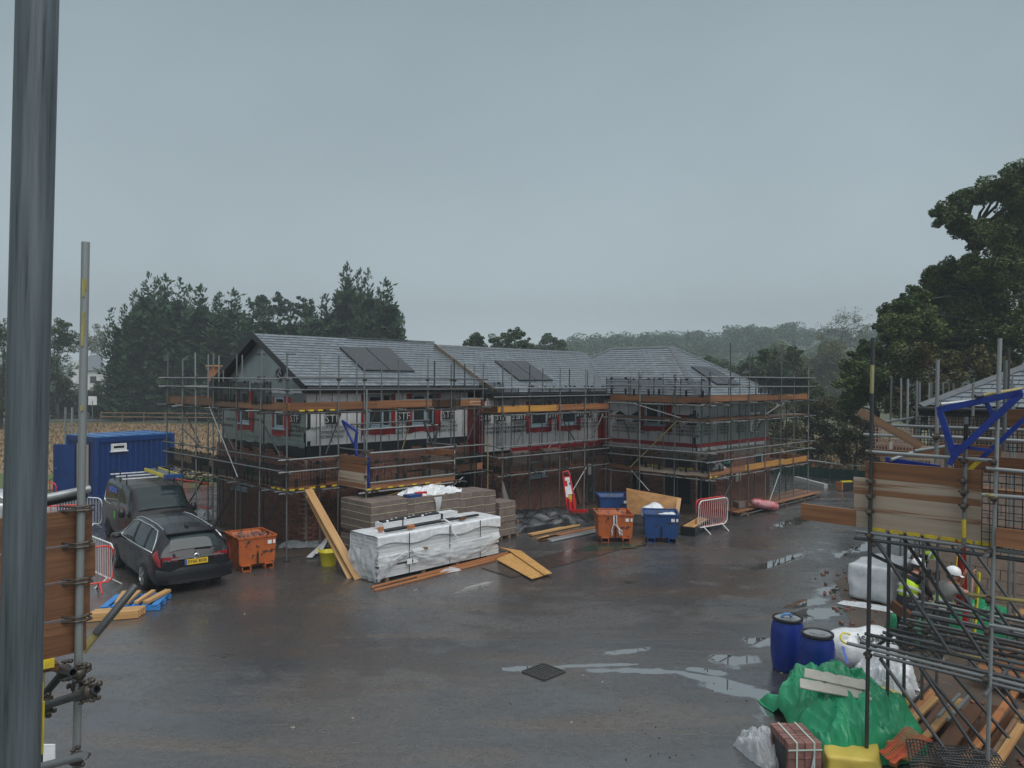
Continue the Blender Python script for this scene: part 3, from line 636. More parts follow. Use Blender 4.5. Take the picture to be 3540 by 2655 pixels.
def brick_wall(parent, p, dr, nr, a0, a1, z0, ztop, ops, name='brick_wall', budget=300, near=True):
    """ztop: function of a. Bricks sit 6 mm proud of the mortar; the nearest `budget` of them are single objects"""
    zmax = min(ztop(a0 + (a1 - a0) * k / 40) for k in range(41)) - .05
    b = MB()
    for r in rects_minus(a0, a1, z0, zmax, ops): slab(b, p, dr, nr, r, .10, .006)
    wall = b.build(name, MORTAR, parent)
    M0 = Matrix((dr, -nr, UP)).transposed().to_4x4()
    cells = []; rows = int((max(ztop(a0 + (a1 - a0) * k / 40) for k in range(41)) - z0) / .075) + 1
    for j in range(rows):
        zc = z0 + .0375 + j * .075
        off = 0 if j % 2 else .1125
        n = int((a1 - a0) / .225) + 2
        for i in range(n):
            s0 = max(a0, a0 + i * .225 - off + .005); s1 = min(a1, a0 + (i + 1) * .225 - off - .005)
            if s1 - s0 < .04: continue
            if zc + .035 > ztop((s0 + s1) / 2): continue
            for q in ops:
                if q[2] - .01 < zc < q[3] + .01:
                    if q[0] <= s0 < q[1]: s0 = q[1]
                    if q[0] < s1 <= q[1]: s1 = q[0]
            if s1 - s0 < .04: continue
            cells.append((s0, s1, zc))
    full = [c for c in cells if c[1] - c[0] > .21]
    full.sort(key=lambda c: (p + dr * c[0] + UP * c[2] - O).length)
    single = set(full[:budget]); rest = MB(); rgb = random.Random(len(cells))
    for c in cells:
        q = p + dr * ((c[0] + c[1]) / 2) + UP * c[2] + nr * rgb.uniform(-.002, .003)
        if c in single:
            M = M0.copy(); M.translation = q; put('brick', BRICK_ME, wall, M)
        else:
            M = M0.copy(); M.translation = q; rest.box((0, .03, 0), (c[1] - c[0], .07, .064), M)
    if rest.v: rest.build('brick', BRICKB, wall, kind='stuff')
    return wall
def foil_wall(parent, p, dr, nr, a0, a1, z0, z1, ops, mt, name='membrane', seed=0, amp=.012):
    b = MB()
    for r in rects_minus(a0, a1, z0, z1, ops):
        nu, nv = max(1, int((r[1] - r[0]) / .16)), max(1, int((r[3] - r[2]) / .16))
        def fn(u, v, r=r):
            a, z = r[0] + (r[1] - r[0]) * u, r[2] + (r[3] - r[2]) * v
            edge = min(1, 6 * min(abs(a - a0), abs(a1 - a), .2))
            return p + dr * a + UP * z + nr * amp * edge * mnoise.noise(V((a * 2.2 + seed * 5, z * 3.1, seed)))
        b.grid(fn, nu, nv)
    bk = MB()
    for r in rects_minus(a0, a1, z0, z1, ops): slab(bk, p, dr, nr, r, .12, .03)
    w_ = b.build(name, mt, parent, smooth=True)
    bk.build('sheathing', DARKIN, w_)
    return w_
def strip(parent, p, dr, nr, a0, a1, z0, z1, mt, name, seed=0, th=.012, ragged=.0, seg=.12):
    """a wrinkled band of membrane with a slightly ragged lower edge"""
    n = max(2, int((a1 - a0) / seg)); b = MB(); m = max(2, int((z1 - z0) / .08))
    def fn(u, v):
        a = a0 + (a1 - a0) * u; zl = z0 + ragged * mnoise.noise(V((a * 3.1, seed * 2.7, 1.3)))
        z = zl + (z1 - zl) * v
        return p + dr * a + UP * z + nr * (th + .012 * mnoise.noise(V((a * 4 + seed, z * 6, seed * 1.7))))
    b.grid(fn, n, m); return b.build(name, mt, parent, smooth=True)
def window(parent, p, dr, nr, a0, a1, z0, z1, mull=(), recess=.05, fr=WINF, sill=True, bar=None):
    f = MB(); w_ = .045
    q = p - nr * recess
    for r in ((a0, a1, z0, z0 + w_), (a0, a1, z1 - w_, z1), (a0, a0 + w_, z0 + w_, z1 - w_), (a1 - w_, a1, z0 + w_, z1 - w_)): slab(f, q, dr, nr, r, .07)
    for m_ in mull: slab(f, q, dr, nr, (m_ - .035, m_ + .035, z0 + w_, z1 - w_), .06, .003)
    o = f.build('window', fr, parent)
    g = MB(); slab(g, q, dr, nr, (a0 + w_ - .004, a1 - w_ + .004, z0 + w_ - .004, z1 - w_ + .004), .02, .03); g.build('pane', GLASS, o)
    # opening sash frame inside
    s = MB(); i0, i1 = (a0 + w_ + .012, (mull[0] - .05) if mull else a1 - w_ - .012)
    for r in ((i0, i1, z0 + w_ + .012, z0 + w_ + .05), (i0, i1, z1 - w_ - .05, z1 - w_ - .012), (i0, i0 + .04, z0 + w_ + .05, z1 - w_ - .05), (i1 - .04, i1, z0 + w_ + .05, z1 - w_ - .05)): slab(s, q + nr * .008, dr, nr, r, .03)
    s.build('sash', fr, o)
    if sill:
        b = MB(); slab(b, p + nr * .05, dr, nr, (a0 - .05, a1 + .05, z0 - .05, z0 - .002), .11); b.build('sill', fr, o)
    return o
def red_surround(parent, p, dr, nr, a0, a1, z0, z1, seed, left=.22, right=.2, below=.2):
    if left: strip(parent, p, dr, nr, a0 - left, a0 - .002, z0 - .05, z1, RED, 'red_membrane', seed, .02, .02)
    if right: strip(parent, p, dr, nr, a1 + .002, a1 + right, z0 - .05, z1, RED, 'red_membrane', seed + 1, .02, .02)
    strip(parent, p, dr, nr, a0 - left * .9, a1 + right, z0 - below - .06, z0 - .05, RED, 'red_membrane', seed + 2, .024, .06)
# the printed logo of the timber frame firm
_lm = MB(); _lm.prism([(-.23, -.16, 0), (.23, -.16, 0), (.23, .13, 0), (.27, .13, 0), (0, .27, 0), (-.27, .13, 0), (-.23, .13, 0)], (0, 0, .003)); LOGO_ME = _lm.mesh('logo_panel', INK)
STF_ME = text_mesh('STF', .34, PALEINK, .0015)
LINES_ME = [text_mesh(s_, sz, INK, .0015) for s_, sz in (('SOUTHERN', .135), ('TIMBER FRAME', .135), ('02380 293062', .135))]
def logo(wall, p, dr, nr, a, z, rot=0.0, txt=True, off=.055, s=1.0):
    M = face_frame(p + dr * a + UP * z + nr * off, dr, UP) @ Matrix.Rotation(rot, 4, 'Z') @ Matrix.Scale(s, 4)
    lp = put('logo_panel', LOGO_ME, wall, M); 
    put('lettering', STF_ME, wall, M @ Matrix.Translation((0, -.015, .006)))
    if txt:
        for i, me in enumerate(LINES_ME): put('lettering', me, wall, M @ Matrix.Translation((0, -.27 - i * .135, .003)))
def clip_poly(poly, clip):
    def inside(p, a, b): return (b[0] - a[0]) * (p[1] - a[1]) - (b[1] - a[1]) * (p[0] - a[0]) >= -1e-9
    def inter(p, q, a, b):
        x1, y1, x2, y2 = *p, *q; x3, y3, x4, y4 = *a, *b; d = (x1 - x2) * (y3 - y4) - (y1 - y2) * (x3 - x4)
        k = ((x1 - x3) * (y3 - y4) - (y1 - y3) * (x3 - x4)) / d; return (x1 + k * (x2 - x1), y1 + k * (y2 - y1))
    out_ = poly
    for i in range(len(clip)):
        a, b = clip[i], clip[(i + 1) % len(clip)]; inp = out_; out_ = []
        for j in range(len(inp)):
            p, q = inp[j - 1], inp[j]
            if inside(q, a, b):
                if not inside(p, a, b): out_.append(inter(p, q, a, b))
                out_.append(q)
            elif inside(p, a, b): out_.append(inter(p, q, a, b))
        if not out_: return []
    return out_
GAUGE, SLW = .195, .30
_sm = MB(); _sm.prism([(-.1435, 0, .016), (.1435, 0, .016), (.1435, .25, -.006), (-.1435, .25, -.006)], (0, 0, .011)); SLATE_ME = _sm.mesh('slate', SLATE)
def slate_plane(roof, p0, ed, upd, poly, budget, skip=None, seed=1):
    """p0: corner at the eave, ed: unit vector along the eave, upd: unit vector up the slope, poly: convex outline in (along, up) metres, anticlockwise"""
    n = ed.cross(upd).normalized()
    M0 = Matrix((ed, upd, n)).transposed().to_4x4(); M0.translation = p0
    us = [q[0] for q in poly]; vs = [q[1] for q in poly]; rg_ = random.Random(seed)
    cells = []
    for j in range(int(max(vs) / GAUGE) + 1):
        v0 = j * GAUGE
        off = SLW / 2 if j % 2 else 0
        for i in range(int(min(us) / SLW) - 2, int(max(us) / SLW) + 2):
            u0 = i * SLW + off
            c = (u0 + SLW / 2, v0)
            q = [(u0 + .0065, v0), (u0 + SLW - .0065, v0), (u0 + SLW - .0065, v0 + .235), (u0 + .0065, v0 + .235)]
            cl = clip_poly(q, poly)
            if len(cl) < 3: continue
            whole = all(abs(a[0] - b[0]) + abs(a[1] - b[1]) < 1e-6 for a, b in zip(sorted(cl), sorted(q))) and len(cl) == 4
            if skip and skip(u0 + SLW / 2, v0 + .1): continue
            cells.append((c, cl, whole))
    cells.sort(key=lambda k: (M0 @ V((*k[0], 0)) - O).length)
    b = MB(); used = 0
    for c, cl, whole in cells:
        dz = rg_.uniform(-.0015, .0025)
        if whole and used < budget:
            used += 1; put('slate', SLATE_ME, roof, M0 @ Matrix.Translation((c[0], c[1], dz)) @ Matrix.Rotation(rg_.uniform(-.006, .006), 4, 'Z'))
        else:
            pts = [M0 @ V((u, v, dz + .016 - .09 * (v - c[1]))) for u, v in cl]
            b.prism(pts, n * .011)
    if b.v: b.build('slate', SLATEB, roof, kind='stuff')
    return used
def deck(b, pts, th=.07): 
    n = (V(pts[1]) - V(pts[0])).cross(V(pts[2]) - V(pts[0])).normalized()
    if n.z < 0: n = -n
    b.prism([V(p) - n * .006 for p in pts], -n * th)
def ridge_run(parent, p0, p1, na, nb, seg=.42, w=.15, name='ridge_tile'):
    """V-shaped tiles laid along p0-p1; na/nb: directions down each slope"""
    p0, p1 = V(p0), V(p1); l = (p1 - p0).length; x = (p1 - p0).normalized(); n = max(1, round(l / seg)); s = l / n
    na = (na - x * na.dot(x)).normalized(); nb = (nb - x * nb.dot(x)).normalized()
    b = MB(); up_ = -(na + nb).normalized(); h = s / 2 - .004
    prof = [up_ * .02, na * w + up_ * .008, na * w + up_ * -.01, up_ * .0, nb * w + up_ * -.01, nb * w + up_ * .008]
    k = 0; b.v = [x * -h + q for q in prof] + [x * h + q + up_ * .006 for q in prof]
    b.f = [(0, 1, 2, 3), (0, 3, 4, 5), (9, 8, 7, 6), (11, 10, 9, 6)] + [(i, (i + 1) % 6 + 6 - 0 if False else i + 6, (i + 1) % 6 + 6, (i + 1) % 6) for i in range(6)]
    me = b.mesh(name, RIDGE)
    for i in range(n): put(name, me, parent, Matrix.Translation(p0 + x * s * (i + .5) + up_ * .03))
def solar(parent, corners, n, split=True):
    c = [V(q) for q in corners]      # tl, tr, br, bl on the roof plane
    halves = [(0, .5), (.5, 1)]
    for a, z in halves:
        tl, tr = c[0].lerp(c[1], a + (.006 if a else 0)), c[0].lerp(c[1], z - (.006 if z < 1 else 0)); bl, br = c[3].lerp(c[2], a + (.006 if a else 0)), c[3].lerp(c[2], z - (.006 if z < 1 else 0))
        b = MB(); b.prism([p + n * .035 for p in (bl, br, tr, tl)], n * .035); o = b.build('solar_panel', BLACKP, parent)
        m_ = (tl + tr + bl + br) / 4; q = [m_ + (p - m_) * .965 + n * .0705 for p in (bl, br, tr, tl)]
        g = MB(); g.prism(q, n * .003); g.build('solar_glass', SOLAR, o)

SL = .522; cs = 1 / math.sqrt(1 + SL * SL)
upA = (-nn + UP * SL).normalized()
def RPL(px, py, p, n): return PL(px, py, p, n)
# ---- left house (gable end to the left)
HA = thing('terraced_house', 'left house of the unfinished terrace, gable end wrapped in foil', 'house', W(3.7, -3, 0), group='unfinished terraced houses')
eA = 4.95; rA = eA + SL * 3.32; TA1 = 7.62
# ground floor brick: gable then facade (gable plane runs along -nn from the near corner; outward -d1)
gable_p = W(0, 0); gdir = -nn
def gz(px, py): return to_o(TP(px, py, 0))
gw0 = [(-to_o(TP(854, 1700, 0)), -to_o(TP(804, 1700, 0)))]
opsG = [(min(gw0[0]), max(gw0[0]), 1.32, 1.95)]
def ztG(a): return 2.78 + (.075 * (int(a * 3.3 + 1) % 3) - .07 if a > 1.3 else -.02) + (.15 if 4.6 < a < 5.3 else 0)
brick_wall(HA, gable_p, gdir, -d1, 0, 6.04, 0.0, ztG, opsG, budget=200)
window(HA, gable_p, gdir, -d1, *opsG[0], recess=.06)
opsF = [(6.0, 7.2, 0, 2.1), (3.9, 4.9, .1, 2.05)]
def ztF(a): return 2.76 + (.14 if 2.2 < a < 2.5 else 0) + .075 * (int(a * 2.7) % 2) + .05 * (a > 4)
fw = brick_wall(HA, W(.1, 0), d1, nn, 0, 6.77, 0.0, ztF, opsF, budget=90)
# black membrane behind, foil above
GO, FO = .13, -.13            # the cladding stands back from the brick face
pg = W(GO, FO)               # near corner of the timber frame
def g_a(px, py): return -to_o(TP(px, py, GO)) + FO
wg = [(g_a(862, 1440), g_a(827, 1440), 3.62, 4.75), (g_a(983, 1440), g_a(946, 1440), 3.56, 4.6)]
foil_wall(HA, pg, -nn, -d1, 0, 5.8, 3.08, 4.78, wg, FOILD, 'membrane', 1)
strip(HA, pg, -nn, -d1, 0, 5.8, 2.5, 3.1, BLACKM, 'black_membrane', 3, .02, .02)
for q in wg: window(HA, pg, -nn, -d1, *q, recess=.02); 
red_surround(HA, pg, -nn, -d1, wg[0][0], wg[0][1], 3.62, 4.75, 2, left=.34, right=.08)
red_surround(HA, pg, -nn, -d1, wg[1][0], wg[1][1], 3.56, 4.6, 5, left=.42, right=.06)
# gable triangle
b = MB(); apex_o = 3.02 + FO
b.prism([pg + UP * 4.782, pg - nn * 5.8 + UP * 4.782, pg - nn * 5.8 + UP * 4.86, pg - nn * apex_o + UP * (rA - .12), pg + UP * 4.98], d1 * .1)
gt = b.build('gable_membrane', FOILD, HA)
def gs(px, py): return TP(px, py, GO - .01)
MG = (lambda a, z: pg - nn * a + UP * z)
logo(gt, pg, -nn * -1, -d1, 0, 0, 0) if False else None
# logos on the gable are seen from the -d1 side: 'right' there is +nn
def logo_g(wall, px, py, rot=0, txt=True, s=1.0):
    q = TP(px, py, GO); M_ = q
    Mx = face_frame(q - d1 * .05, nn, UP) @ Matrix.Rotation(rot, 4, 'Z') @ Matrix.Scale(s, 4)
    put('logo_panel', LOGO_ME, wall, Mx); put('lettering', STF_ME, wall, Mx @ Matrix.Translation((0, -.015, .006)))
    if txt:
        for i, me in enumerate(LINES_ME): put('lettering', me, wall, Mx @ Matrix.Translation((0, -.27 - i * .135, .003)))
logo_g(gt, 1023, 1446, 0); logo_g(gt, 969, 1298, math.radians(52), False, .9)
for px, py in ((880, 1450), (803, 1450), (790, 1470)): put('lettering', LINES_ME[1], gt, face_frame(TP(px, py, GO) - d1 * .05, nn, UP))
for px in (905, 1010): put('lettering', LINES_ME[1], gt, face_frame(TP(px, 1226, GO) - d1 * .05, nn, UP) @ Matrix.Scale(.7, 4))
strip(HA, pg - d1 * .02, -nn, -d1, 0.2, 2.6, 4.7, 4.86, SHINY, 'crumpled_foil', 8, .02, .05)
strip(HA, pg - d1 * .02, -nn, -d1, 0.0, 5.7, 3.02, 3.2, FOILD, 'membrane_flap', 9, .03, .05)
# long facade
pf = W(GO, FO)
def f_a(px, py, o=FO): return to_t(OP(px, py, o)) - GO
wf = [(f_a(1270, 1440), f_a(1352, 1440), 3.58, 4.68), (f_a(1424, 1440), f_a(1500, 1440), 3.58, 4.68)]
fm = foil_wall(HA, pf, d1, nn, 0, 6.75, 3.06, 4.86, wf, FOIL, 'membrane', 4, .03)
strip(HA, pf, d1, nn, 0, 6.7, 2.5, 3.08, BLACKM, 'black_membrane', 6, .015, .02)
for i, q in enumerate(wf):
    window(HA, pf, d1, nn, *q, mull=((q[0] * .35 + q[1] * .65),), recess=.02)
    red_surround(HA, pf, d1, nn, *q, 11 + i * 4, left=.25, right=.17 if i == 0 else .3)
for px in (1146, 1545, 1392): logo(fm, pf, d1, nn, f_a(px, 1440), 3.92, s=1.08)
for px in (1065, 1225): put('lettering', LINES_ME[1], fm, face_frame(pf + d1 * f_a(px, 1480) + UP * 3.62 + nn * .03, d1, UP))
for k in range(12):
    a = .35 + k * .56
    if any(q[0] - .1 < a < q[1] + .1 for q in wf):
        board('stud_line', pf + d1 * a + nn * .022 + UP * 3.1, pf + d1 * a + nn * .022 + UP * 3.36, .01, .012, fm, INK, up=d1)
    else: board('stud_line', pf + d1 * a + nn * .022 + UP * 3.12, pf + d1 * a + nn * .022 + UP * 4.8, .01, .012, fm, INK, up=d1)
# roof
e0 = W(-.18, .3, eA)
b = MB(); deck(b, [e0, W(TA1, .3, eA), W(TA1, -3.02, rA), W(-.18, -3.02, rA)]); deck(b, [W(-.18, -3.02, rA), W(TA1, -3.02, rA), W(TA1, -6.34, eA), W(-.18, -6.34, eA)])
roofA = b.build('roof', BLACKP, HA)
lenA = 3.32 / cs
nA = d1.cross(upA).normalized()
pA = [RPL(1172, 1205, e0, nA), RPL(1342, 1207, e0, nA), RPL(1432, 1288, e0, nA), RPL(1256, 1285, e0, nA)]
slate_plane(roofA, e0, d1, upA, [(0, 0), (TA1 + .18, 0), (TA1 + .18, lenA - .05), (0, lenA - .05)], 300, seed=2)
solar(roofA, pA, nA)
board('flashing', W(3.5, -3.0, rA + .02), W(7.62, -3.0, rA + .02), .16, .03, roofA, LEAD)
for o_ in (1, -1):           # verge boards of the gable
    a_, z_ = (.3, eA) if o_ == 1 else (-6.34, eA)
    board('bargeboard', W(-.19, a_, z_ - .07), W(-.19, -3.02, rA - .07), .03, .2, HA, BLACKP, up=(UP * 1.0 + nn * (SL if o_ == 1 else -SL)))
b = MB(); b.prism([W(-.17, .28, eA - .11), W(-.17, -3.02, rA - .12), W(-.17, -6.3, eA - .11), W(-.17, -6.3, eA - .14), W(-.17, -3.02, rA - .15), W(-.17, .28, eA - .14)], d1 * .28); b.build('soffit', BLACKP, HA)
board('fascia', W(-.18, .27, eA - .13), W(TA1, .27, eA - .13), .03, .2, HA, BLACKP)
tube('gutter', W(-.15, .36, eA - .07), W(TA1, .36, eA - .07), HA, BLACKP, .05)
board('eaves_board', W(.2, .0, 4.87), W(6.9, .0, 4.87), .3, .02, HA, BLACKM)
# a stack of timber on the roof-level platform behind the gable
# ---- middle house
HB = thing('terraced_house', 'middle house of the terrace with the lower roof set between the two others', 'house', W(10.6, -2, 0), group='unfinished terraced houses')
oB = .6; eB = 4.70; rB_o = -2.6
pb = W(7.45, oB); 
def b_a(px, py, o=oB): return to_t(OP(px, py, o)) - 7.45
LB = 14.2 - 7.45
bo = [(b_a(1835, 1650), b_a(1889, 1650), 1.35, 2.02), (b_a(1956, 1650), b_a(1971, 1650), 1.35, 2.02), (b_a(2029, 1680), b_a(2061, 1680), 0.05, 2.05)]
brick_wall(HB, pb, d1, nn, 0, LB, 0, lambda a: 2.42, bo, budget=200)
brick_wall(HB, W(7.45, oB), -nn, -d1, 0.1, 1.6, 0, lambda a: 2.42, [], budget=40)
window(HB, pb, d1, nn, *bo[0], recess=.05); window(HB, pb, d1, nn, *bo[1], recess=.05)
bb = MB(); slab(bb, pb, d1, nn, (bo[2][0] + .004, bo[2][1] - .004, .06, 2.04), .05, .06); dB = bb.build('door', LEAD, HB)
bb = MB(); slab(bb, pb, d1, nn, (bo[2][0] + .15, bo[2][1] - .3, 1.15, 1.85), .01, .045); bb.build('paper_notice', WHITEP, dB)
pbu = W(6.9, oB - .1); LBu = 14.2 - 6.9
def bu_a(px, py): return to_t(OP(px, py, oB - .1)) - 6.9
wb = [(bu_a(1835, 1440), bu_a(1894, 1440), 3.36, 4.34), (bu_a(1940, 1440), bu_a(1995, 1440), 3.36, 4.34)]
fb = foil_wall(HB, pbu, d1, nn, 0, LBu, 2.5, 4.5, wb, FOILG, 'membrane', 7)
for i, q in enumerate(wb):
    window(HB, pbu, d1, nn, *q, recess=.02); red_surround(HB, pbu, d1, nn, *q, 21 + 4 * i, left=.3, right=.22)
strip(HB, pbu, d1, nn, 1.6, LBu, 2.42, 2.58, RED, 'red_membrane', 31, .03, .04)
strip(HB, pbu, -nn, -d1, 0, .8, 2.4, 4.5, REDD, 'red_membrane', 33, .02, .0)
strip(HB, pbu, d1, nn, 0, .25, 2.35, 4.5, REDD, 'red_membrane', 34, .03, .0)
strip(HB, pbu, d1, nn, LBu - .25, LBu, 2.5, 4.3, RED, 'red_membrane', 35, .03, .0)
strip(HB, pbu, d1, nn, .95, 1.15, 2.6, 4.2, SHINY, 'crumpled_foil', 36, .04, .0)
for px in (1676, 1727, 1783, 1800, 1908, 2003, 2035, 2075): logo(fb, pbu, d1, nn, bu_a(px, 1440), 3.80, s=1.08)
for k in range(15):
    a = .4 + k * .48
    board('stud_line', pbu + d1 * a + nn * .022 + UP * 2.6, pbu + d1 * a + nn * .022 + UP * (3.1 if any(q[0] - .35 < a < q[1] + .35 for q in wb) else 4.4), .01, .012, fb, INK, up=d1)
# dark open passage between the two houses
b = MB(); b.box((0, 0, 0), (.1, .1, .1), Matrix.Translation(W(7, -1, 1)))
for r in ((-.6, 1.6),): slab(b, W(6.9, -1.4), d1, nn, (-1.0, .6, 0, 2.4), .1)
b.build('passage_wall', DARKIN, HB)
zr = eB + SL * (oB + .3 - rB_o)
SLC = .61; eC = 4.62; ridC = eC + SLC * 3.45
def valley_t(k): return 13.9 + (eB - eC + SL * k) / SLC      # k metres back from B's eave
kr = oB + .3 - rB_o
b = MB(); TB0 = 7.36
eb0 = W(TB0, oB + .3, eB)
deck(b, [eb0, W(valley_t(0), oB + .3, eB), W(valley_t(kr), rB_o, zr), W(TB0, rB_o, zr)])
deck(b, [W(TB0, rB_o, zr), W(17, rB_o, zr), W(14, -6.0, eB), W(TB0, -6.0, eB)])
roofB = b.build('roof', BLACKP, HB)
polyB = [(0, 0), (valley_t(0) - TB0, 0), (valley_t(kr) - TB0, kr / cs), (0, kr / cs)]
slate_plane(roofB, eb0, d1, upA, polyB, 280, seed=3)
nB = nA
solar(roofB, [RPL(1709, 1252, eb0, nB), RPL(1817, 1252, eb0, nB), RPL(1911, 1319, eb0, nB), RPL(1793, 1319, eb0, nB)], nB)
ridge_run(roofB, W(TB0, rB_o, zr), W(16.4, rB_o, zr), nn - UP * SL, -nn - UP * SL)
for dz, th_, mt_ in ((.03, .035, PALEV), (-.12, .03, LEAD)):
    board('verge_board', W(TB0 - .02, oB + .32, eB + dz), W(TB0 - .02, rB_o, zr + dz), th_, .13, HB, mt_, up=(UP + nn * SL))
board('fascia', W(TB0, oB + .27, eB - .13), W(13.95, oB + .27, eB - .13), .03, .2, HB, BLACKP)
tube('gutter', W(TB0, oB + .36, eB - .07), W(13.9, oB + .36, eB - .07), HB, BLACKP, .05)
# ---- right house (hipped)
HC = thing('terraced_house', 'right house of the terrace with a hipped slate roof and a dark corner entrance', 'house', W(17.3, 0, 0), group='unfinished terraced houses')
oC = 5.2
pc1 = W(14.2, oB)                               # inner corner, wall runs along +nn, outward -d1
c1L = oC - oB
c1ops = [(2.5, c1L, 0, 2.25), (1.5, 2.1, 0, 2.05)]
brick_wall(HC, pc1, nn, -d1, 0, c1L - 1.9 + .4, 0, lambda a: 2.38, [c1ops[1]], budget=150)
pc2 = W(14.2, oC)
def c_a(px, py): return to_t(OP(px, py, oC)) - 14.2
c2ops = [(c_a(2503, 1670), c_a(2527, 1670), 1.32, 2.0), (c_a(2606, 1640), c_a(2640, 1640), 1.4, 2.05)]
c2s, c2e = 1.35, 6.35
brick_wall(HC, pc2, d1, nn, c2s, c2e, 0, lambda a: 2.35, c2ops, budget=150)
for q in c2ops: window(HC, pc2, d1, nn, *q, recess=.05)
b = MB(); slab(b, pc2 + nn * .06, d1, nn, (c_a(2540, 1690), c_a(2557, 1690), .95, 1.55), .06); b.build('meter_box', mat('meter_box_white', (.52, .50, .46), .4), HC)
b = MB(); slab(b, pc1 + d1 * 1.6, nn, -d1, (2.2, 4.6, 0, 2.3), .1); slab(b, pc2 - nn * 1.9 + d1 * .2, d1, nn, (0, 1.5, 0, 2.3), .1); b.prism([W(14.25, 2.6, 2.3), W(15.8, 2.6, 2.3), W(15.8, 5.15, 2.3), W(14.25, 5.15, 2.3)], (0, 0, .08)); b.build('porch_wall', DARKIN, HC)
for q in (W(14.28, 3.2), W(14.28, 4.3), W(14.28, 5.1)): tube('prop', q, q + UP * 2.3, HC, STEELD, .035)
brick_wall(HC, W(14.2, oC), nn * -1, -d1, -.0, .22, 0, lambda a: 2.35, [], budget=12)
bw = MB(); slab(bw, pc1 - d1 * .02, nn, -d1, (0.0, c1L, 2.05, 2.5), .1, .0); slab(bw, pc2 + nn * .02, d1, nn, (0, 6.3, 2.05, 2.5), .1, 0); bw.build('block_course', BLOCKW, HC)
wc = [(to_o(TP(2228, 1440, 14.2)) - oB, to_o(TP(2301, 1440, 14.2)) - oB, 3.38, 4.4)]
fc = foil_wall(HC, pc1, nn, -d1, 0, c1L, 2.52, 4.58, wc, FOILG, 'membrane', 9)
window(HC, pc1, nn, -d1, *wc[0], mull=((wc[0][0] * .3 + wc[0][1] * .7),), recess=.02); red_surround(HC, pc1, nn, -d1, *wc[0], 41, left=.26, right=.3)
fc2 = foil_wall(HC, pc2, d1, nn, 0, 6.2, 2.52, 4.58, [], FOILD, 'membrane', 10)
strip(HC, pc1, nn, -d1, 0, c1L + .02, 2.55, 2.72, RED, 'red_membrane', 43, .03, .03); strip(HC, pc2, d1, nn, 0, 6.2, 2.55, 2.72, RED, 'red_membrane', 44, .03, .03)
strip(HC, pc1, nn, -d1, 0, .3, 2.6, 4.3, RED, 'red_membrane', 45, .03, 0)
strip(HC, pc1, nn, -d1, .3, c1L, 2.42, 2.56, SHINY, 'crumpled_foil', 46, .05, .06); strip(HC, pc2, d1, nn, .0, 5.8, 2.42, 2.56, SHINY, 'crumpled_foil', 47, .05, .06)
strip(HC, pc2, d1, nn, c_a(2590, 1480), c_a(2622, 1480), 3.0, 3.85, SHINY, 'crumpled_foil', 48, .05, .1)
strip(HC, pc1, nn, -d1, c1L - 1.3, c1L - .4, 3.72, 3.84, REDD, 'red_membrane', 49, .03, .02)
for px in (2146, 2205, 2330, 2392):
    a = to_o(TP(px, 1450, 14.2)) - oB
    M_ = None; logo(fc, pc1, nn, -d1, a, 3.62, s=1.05)
for px in (2445, 2500, 2555, 2610): logo(fc2, pc2, d1, nn, c_a(px, 1450), 3.55, s=.9)
for k in range(9):
    a = .35 + k * .5
    board('stud_line', pc1 + nn * a - d1 * .022 + UP * 2.75, pc1 + nn * a - d1 * .022 + UP * (3.1 if wc[0][0] - .35 < a < wc[0][1] + .35 else 4.5), .01, .012, fc, INK, up=nn)
for k in range(10): board('stud_line', pc2 + d1 * (.4 + k * .6) + nn * .022 + UP * 2.75, pc2 + d1 * (.4 + k * .6) + nn * .022 + UP * 4.5, .01, .012, fc2, INK, up=d1)
t0, t1, tm = 13.9, 20.8, 17.35; o1, o0 = 5.5, -4.75; oa, ob = o1 - 3.45, o0 + 3.45
csC = 1 / math.sqrt(1 + SLC * SLC)
upC1 = (d1 + UP * SLC).normalized(); upC2 = (-nn + UP * SLC).normalized()
# where the valley meets the rear hip
best = min((abs((ob - (tm - valley_t(k / 100.))) - (oB + .3 - k / 100.)), k / 100.) for k in range(0, 400)); kv = best[1]
vt, vo, vz = valley_t(kv), oB + .3 - kv, eB + SL * kv
b = MB(); ec = W(t0, o1, eC)
P_ = [W(t0, o1, eC), W(t0, oB + .3, eC), W(vt, vo, vz), W(tm, ob, ridC), W(tm, oa, ridC)]
n_ = MB()
deck(b, [W(t0, oB + .3, eC), W(t0, o1, eC), W(tm, oa, ridC), W(tm, ob, ridC), W(vt, vo, vz)])
deck(b, [W(t0, o1, eC), W(t1, o1, eC), W(tm, oa, ridC)])
deck(b, [W(t1, o1, eC), W(t1, o0, eC), W(tm, ob, ridC), W(tm, oa, ridC)])
deck(b, [W(t1, o0, eC), W(t0, o0, eC), W(tm, ob, ridC)])
roofC = b.build('roof', BLACKP, HC)
# C1 plane: along = towards the viewer (nn), up = d1 side; seen from -d1 the frame (nn, upC1) has normal nn x upC1
pC = W(t0, ob - 3.45, eC)
def c1uv(t, o): return (o - (ob - 3.45), (t - t0) / csC)
poly1 = [c1uv(t0, oB + .3), c1uv(t0, o1), c1uv(tm, oa), c1uv(tm, ob), c1uv(vt, vo)]
def rev(pl):
    ar = sum(pl[i - 1][0] * pl[i][1] - pl[i][0] * pl[i - 1][1] for i in range(len(pl))); return pl if ar > 0 else pl[::-1]
nC1 = nn.cross(upC1)
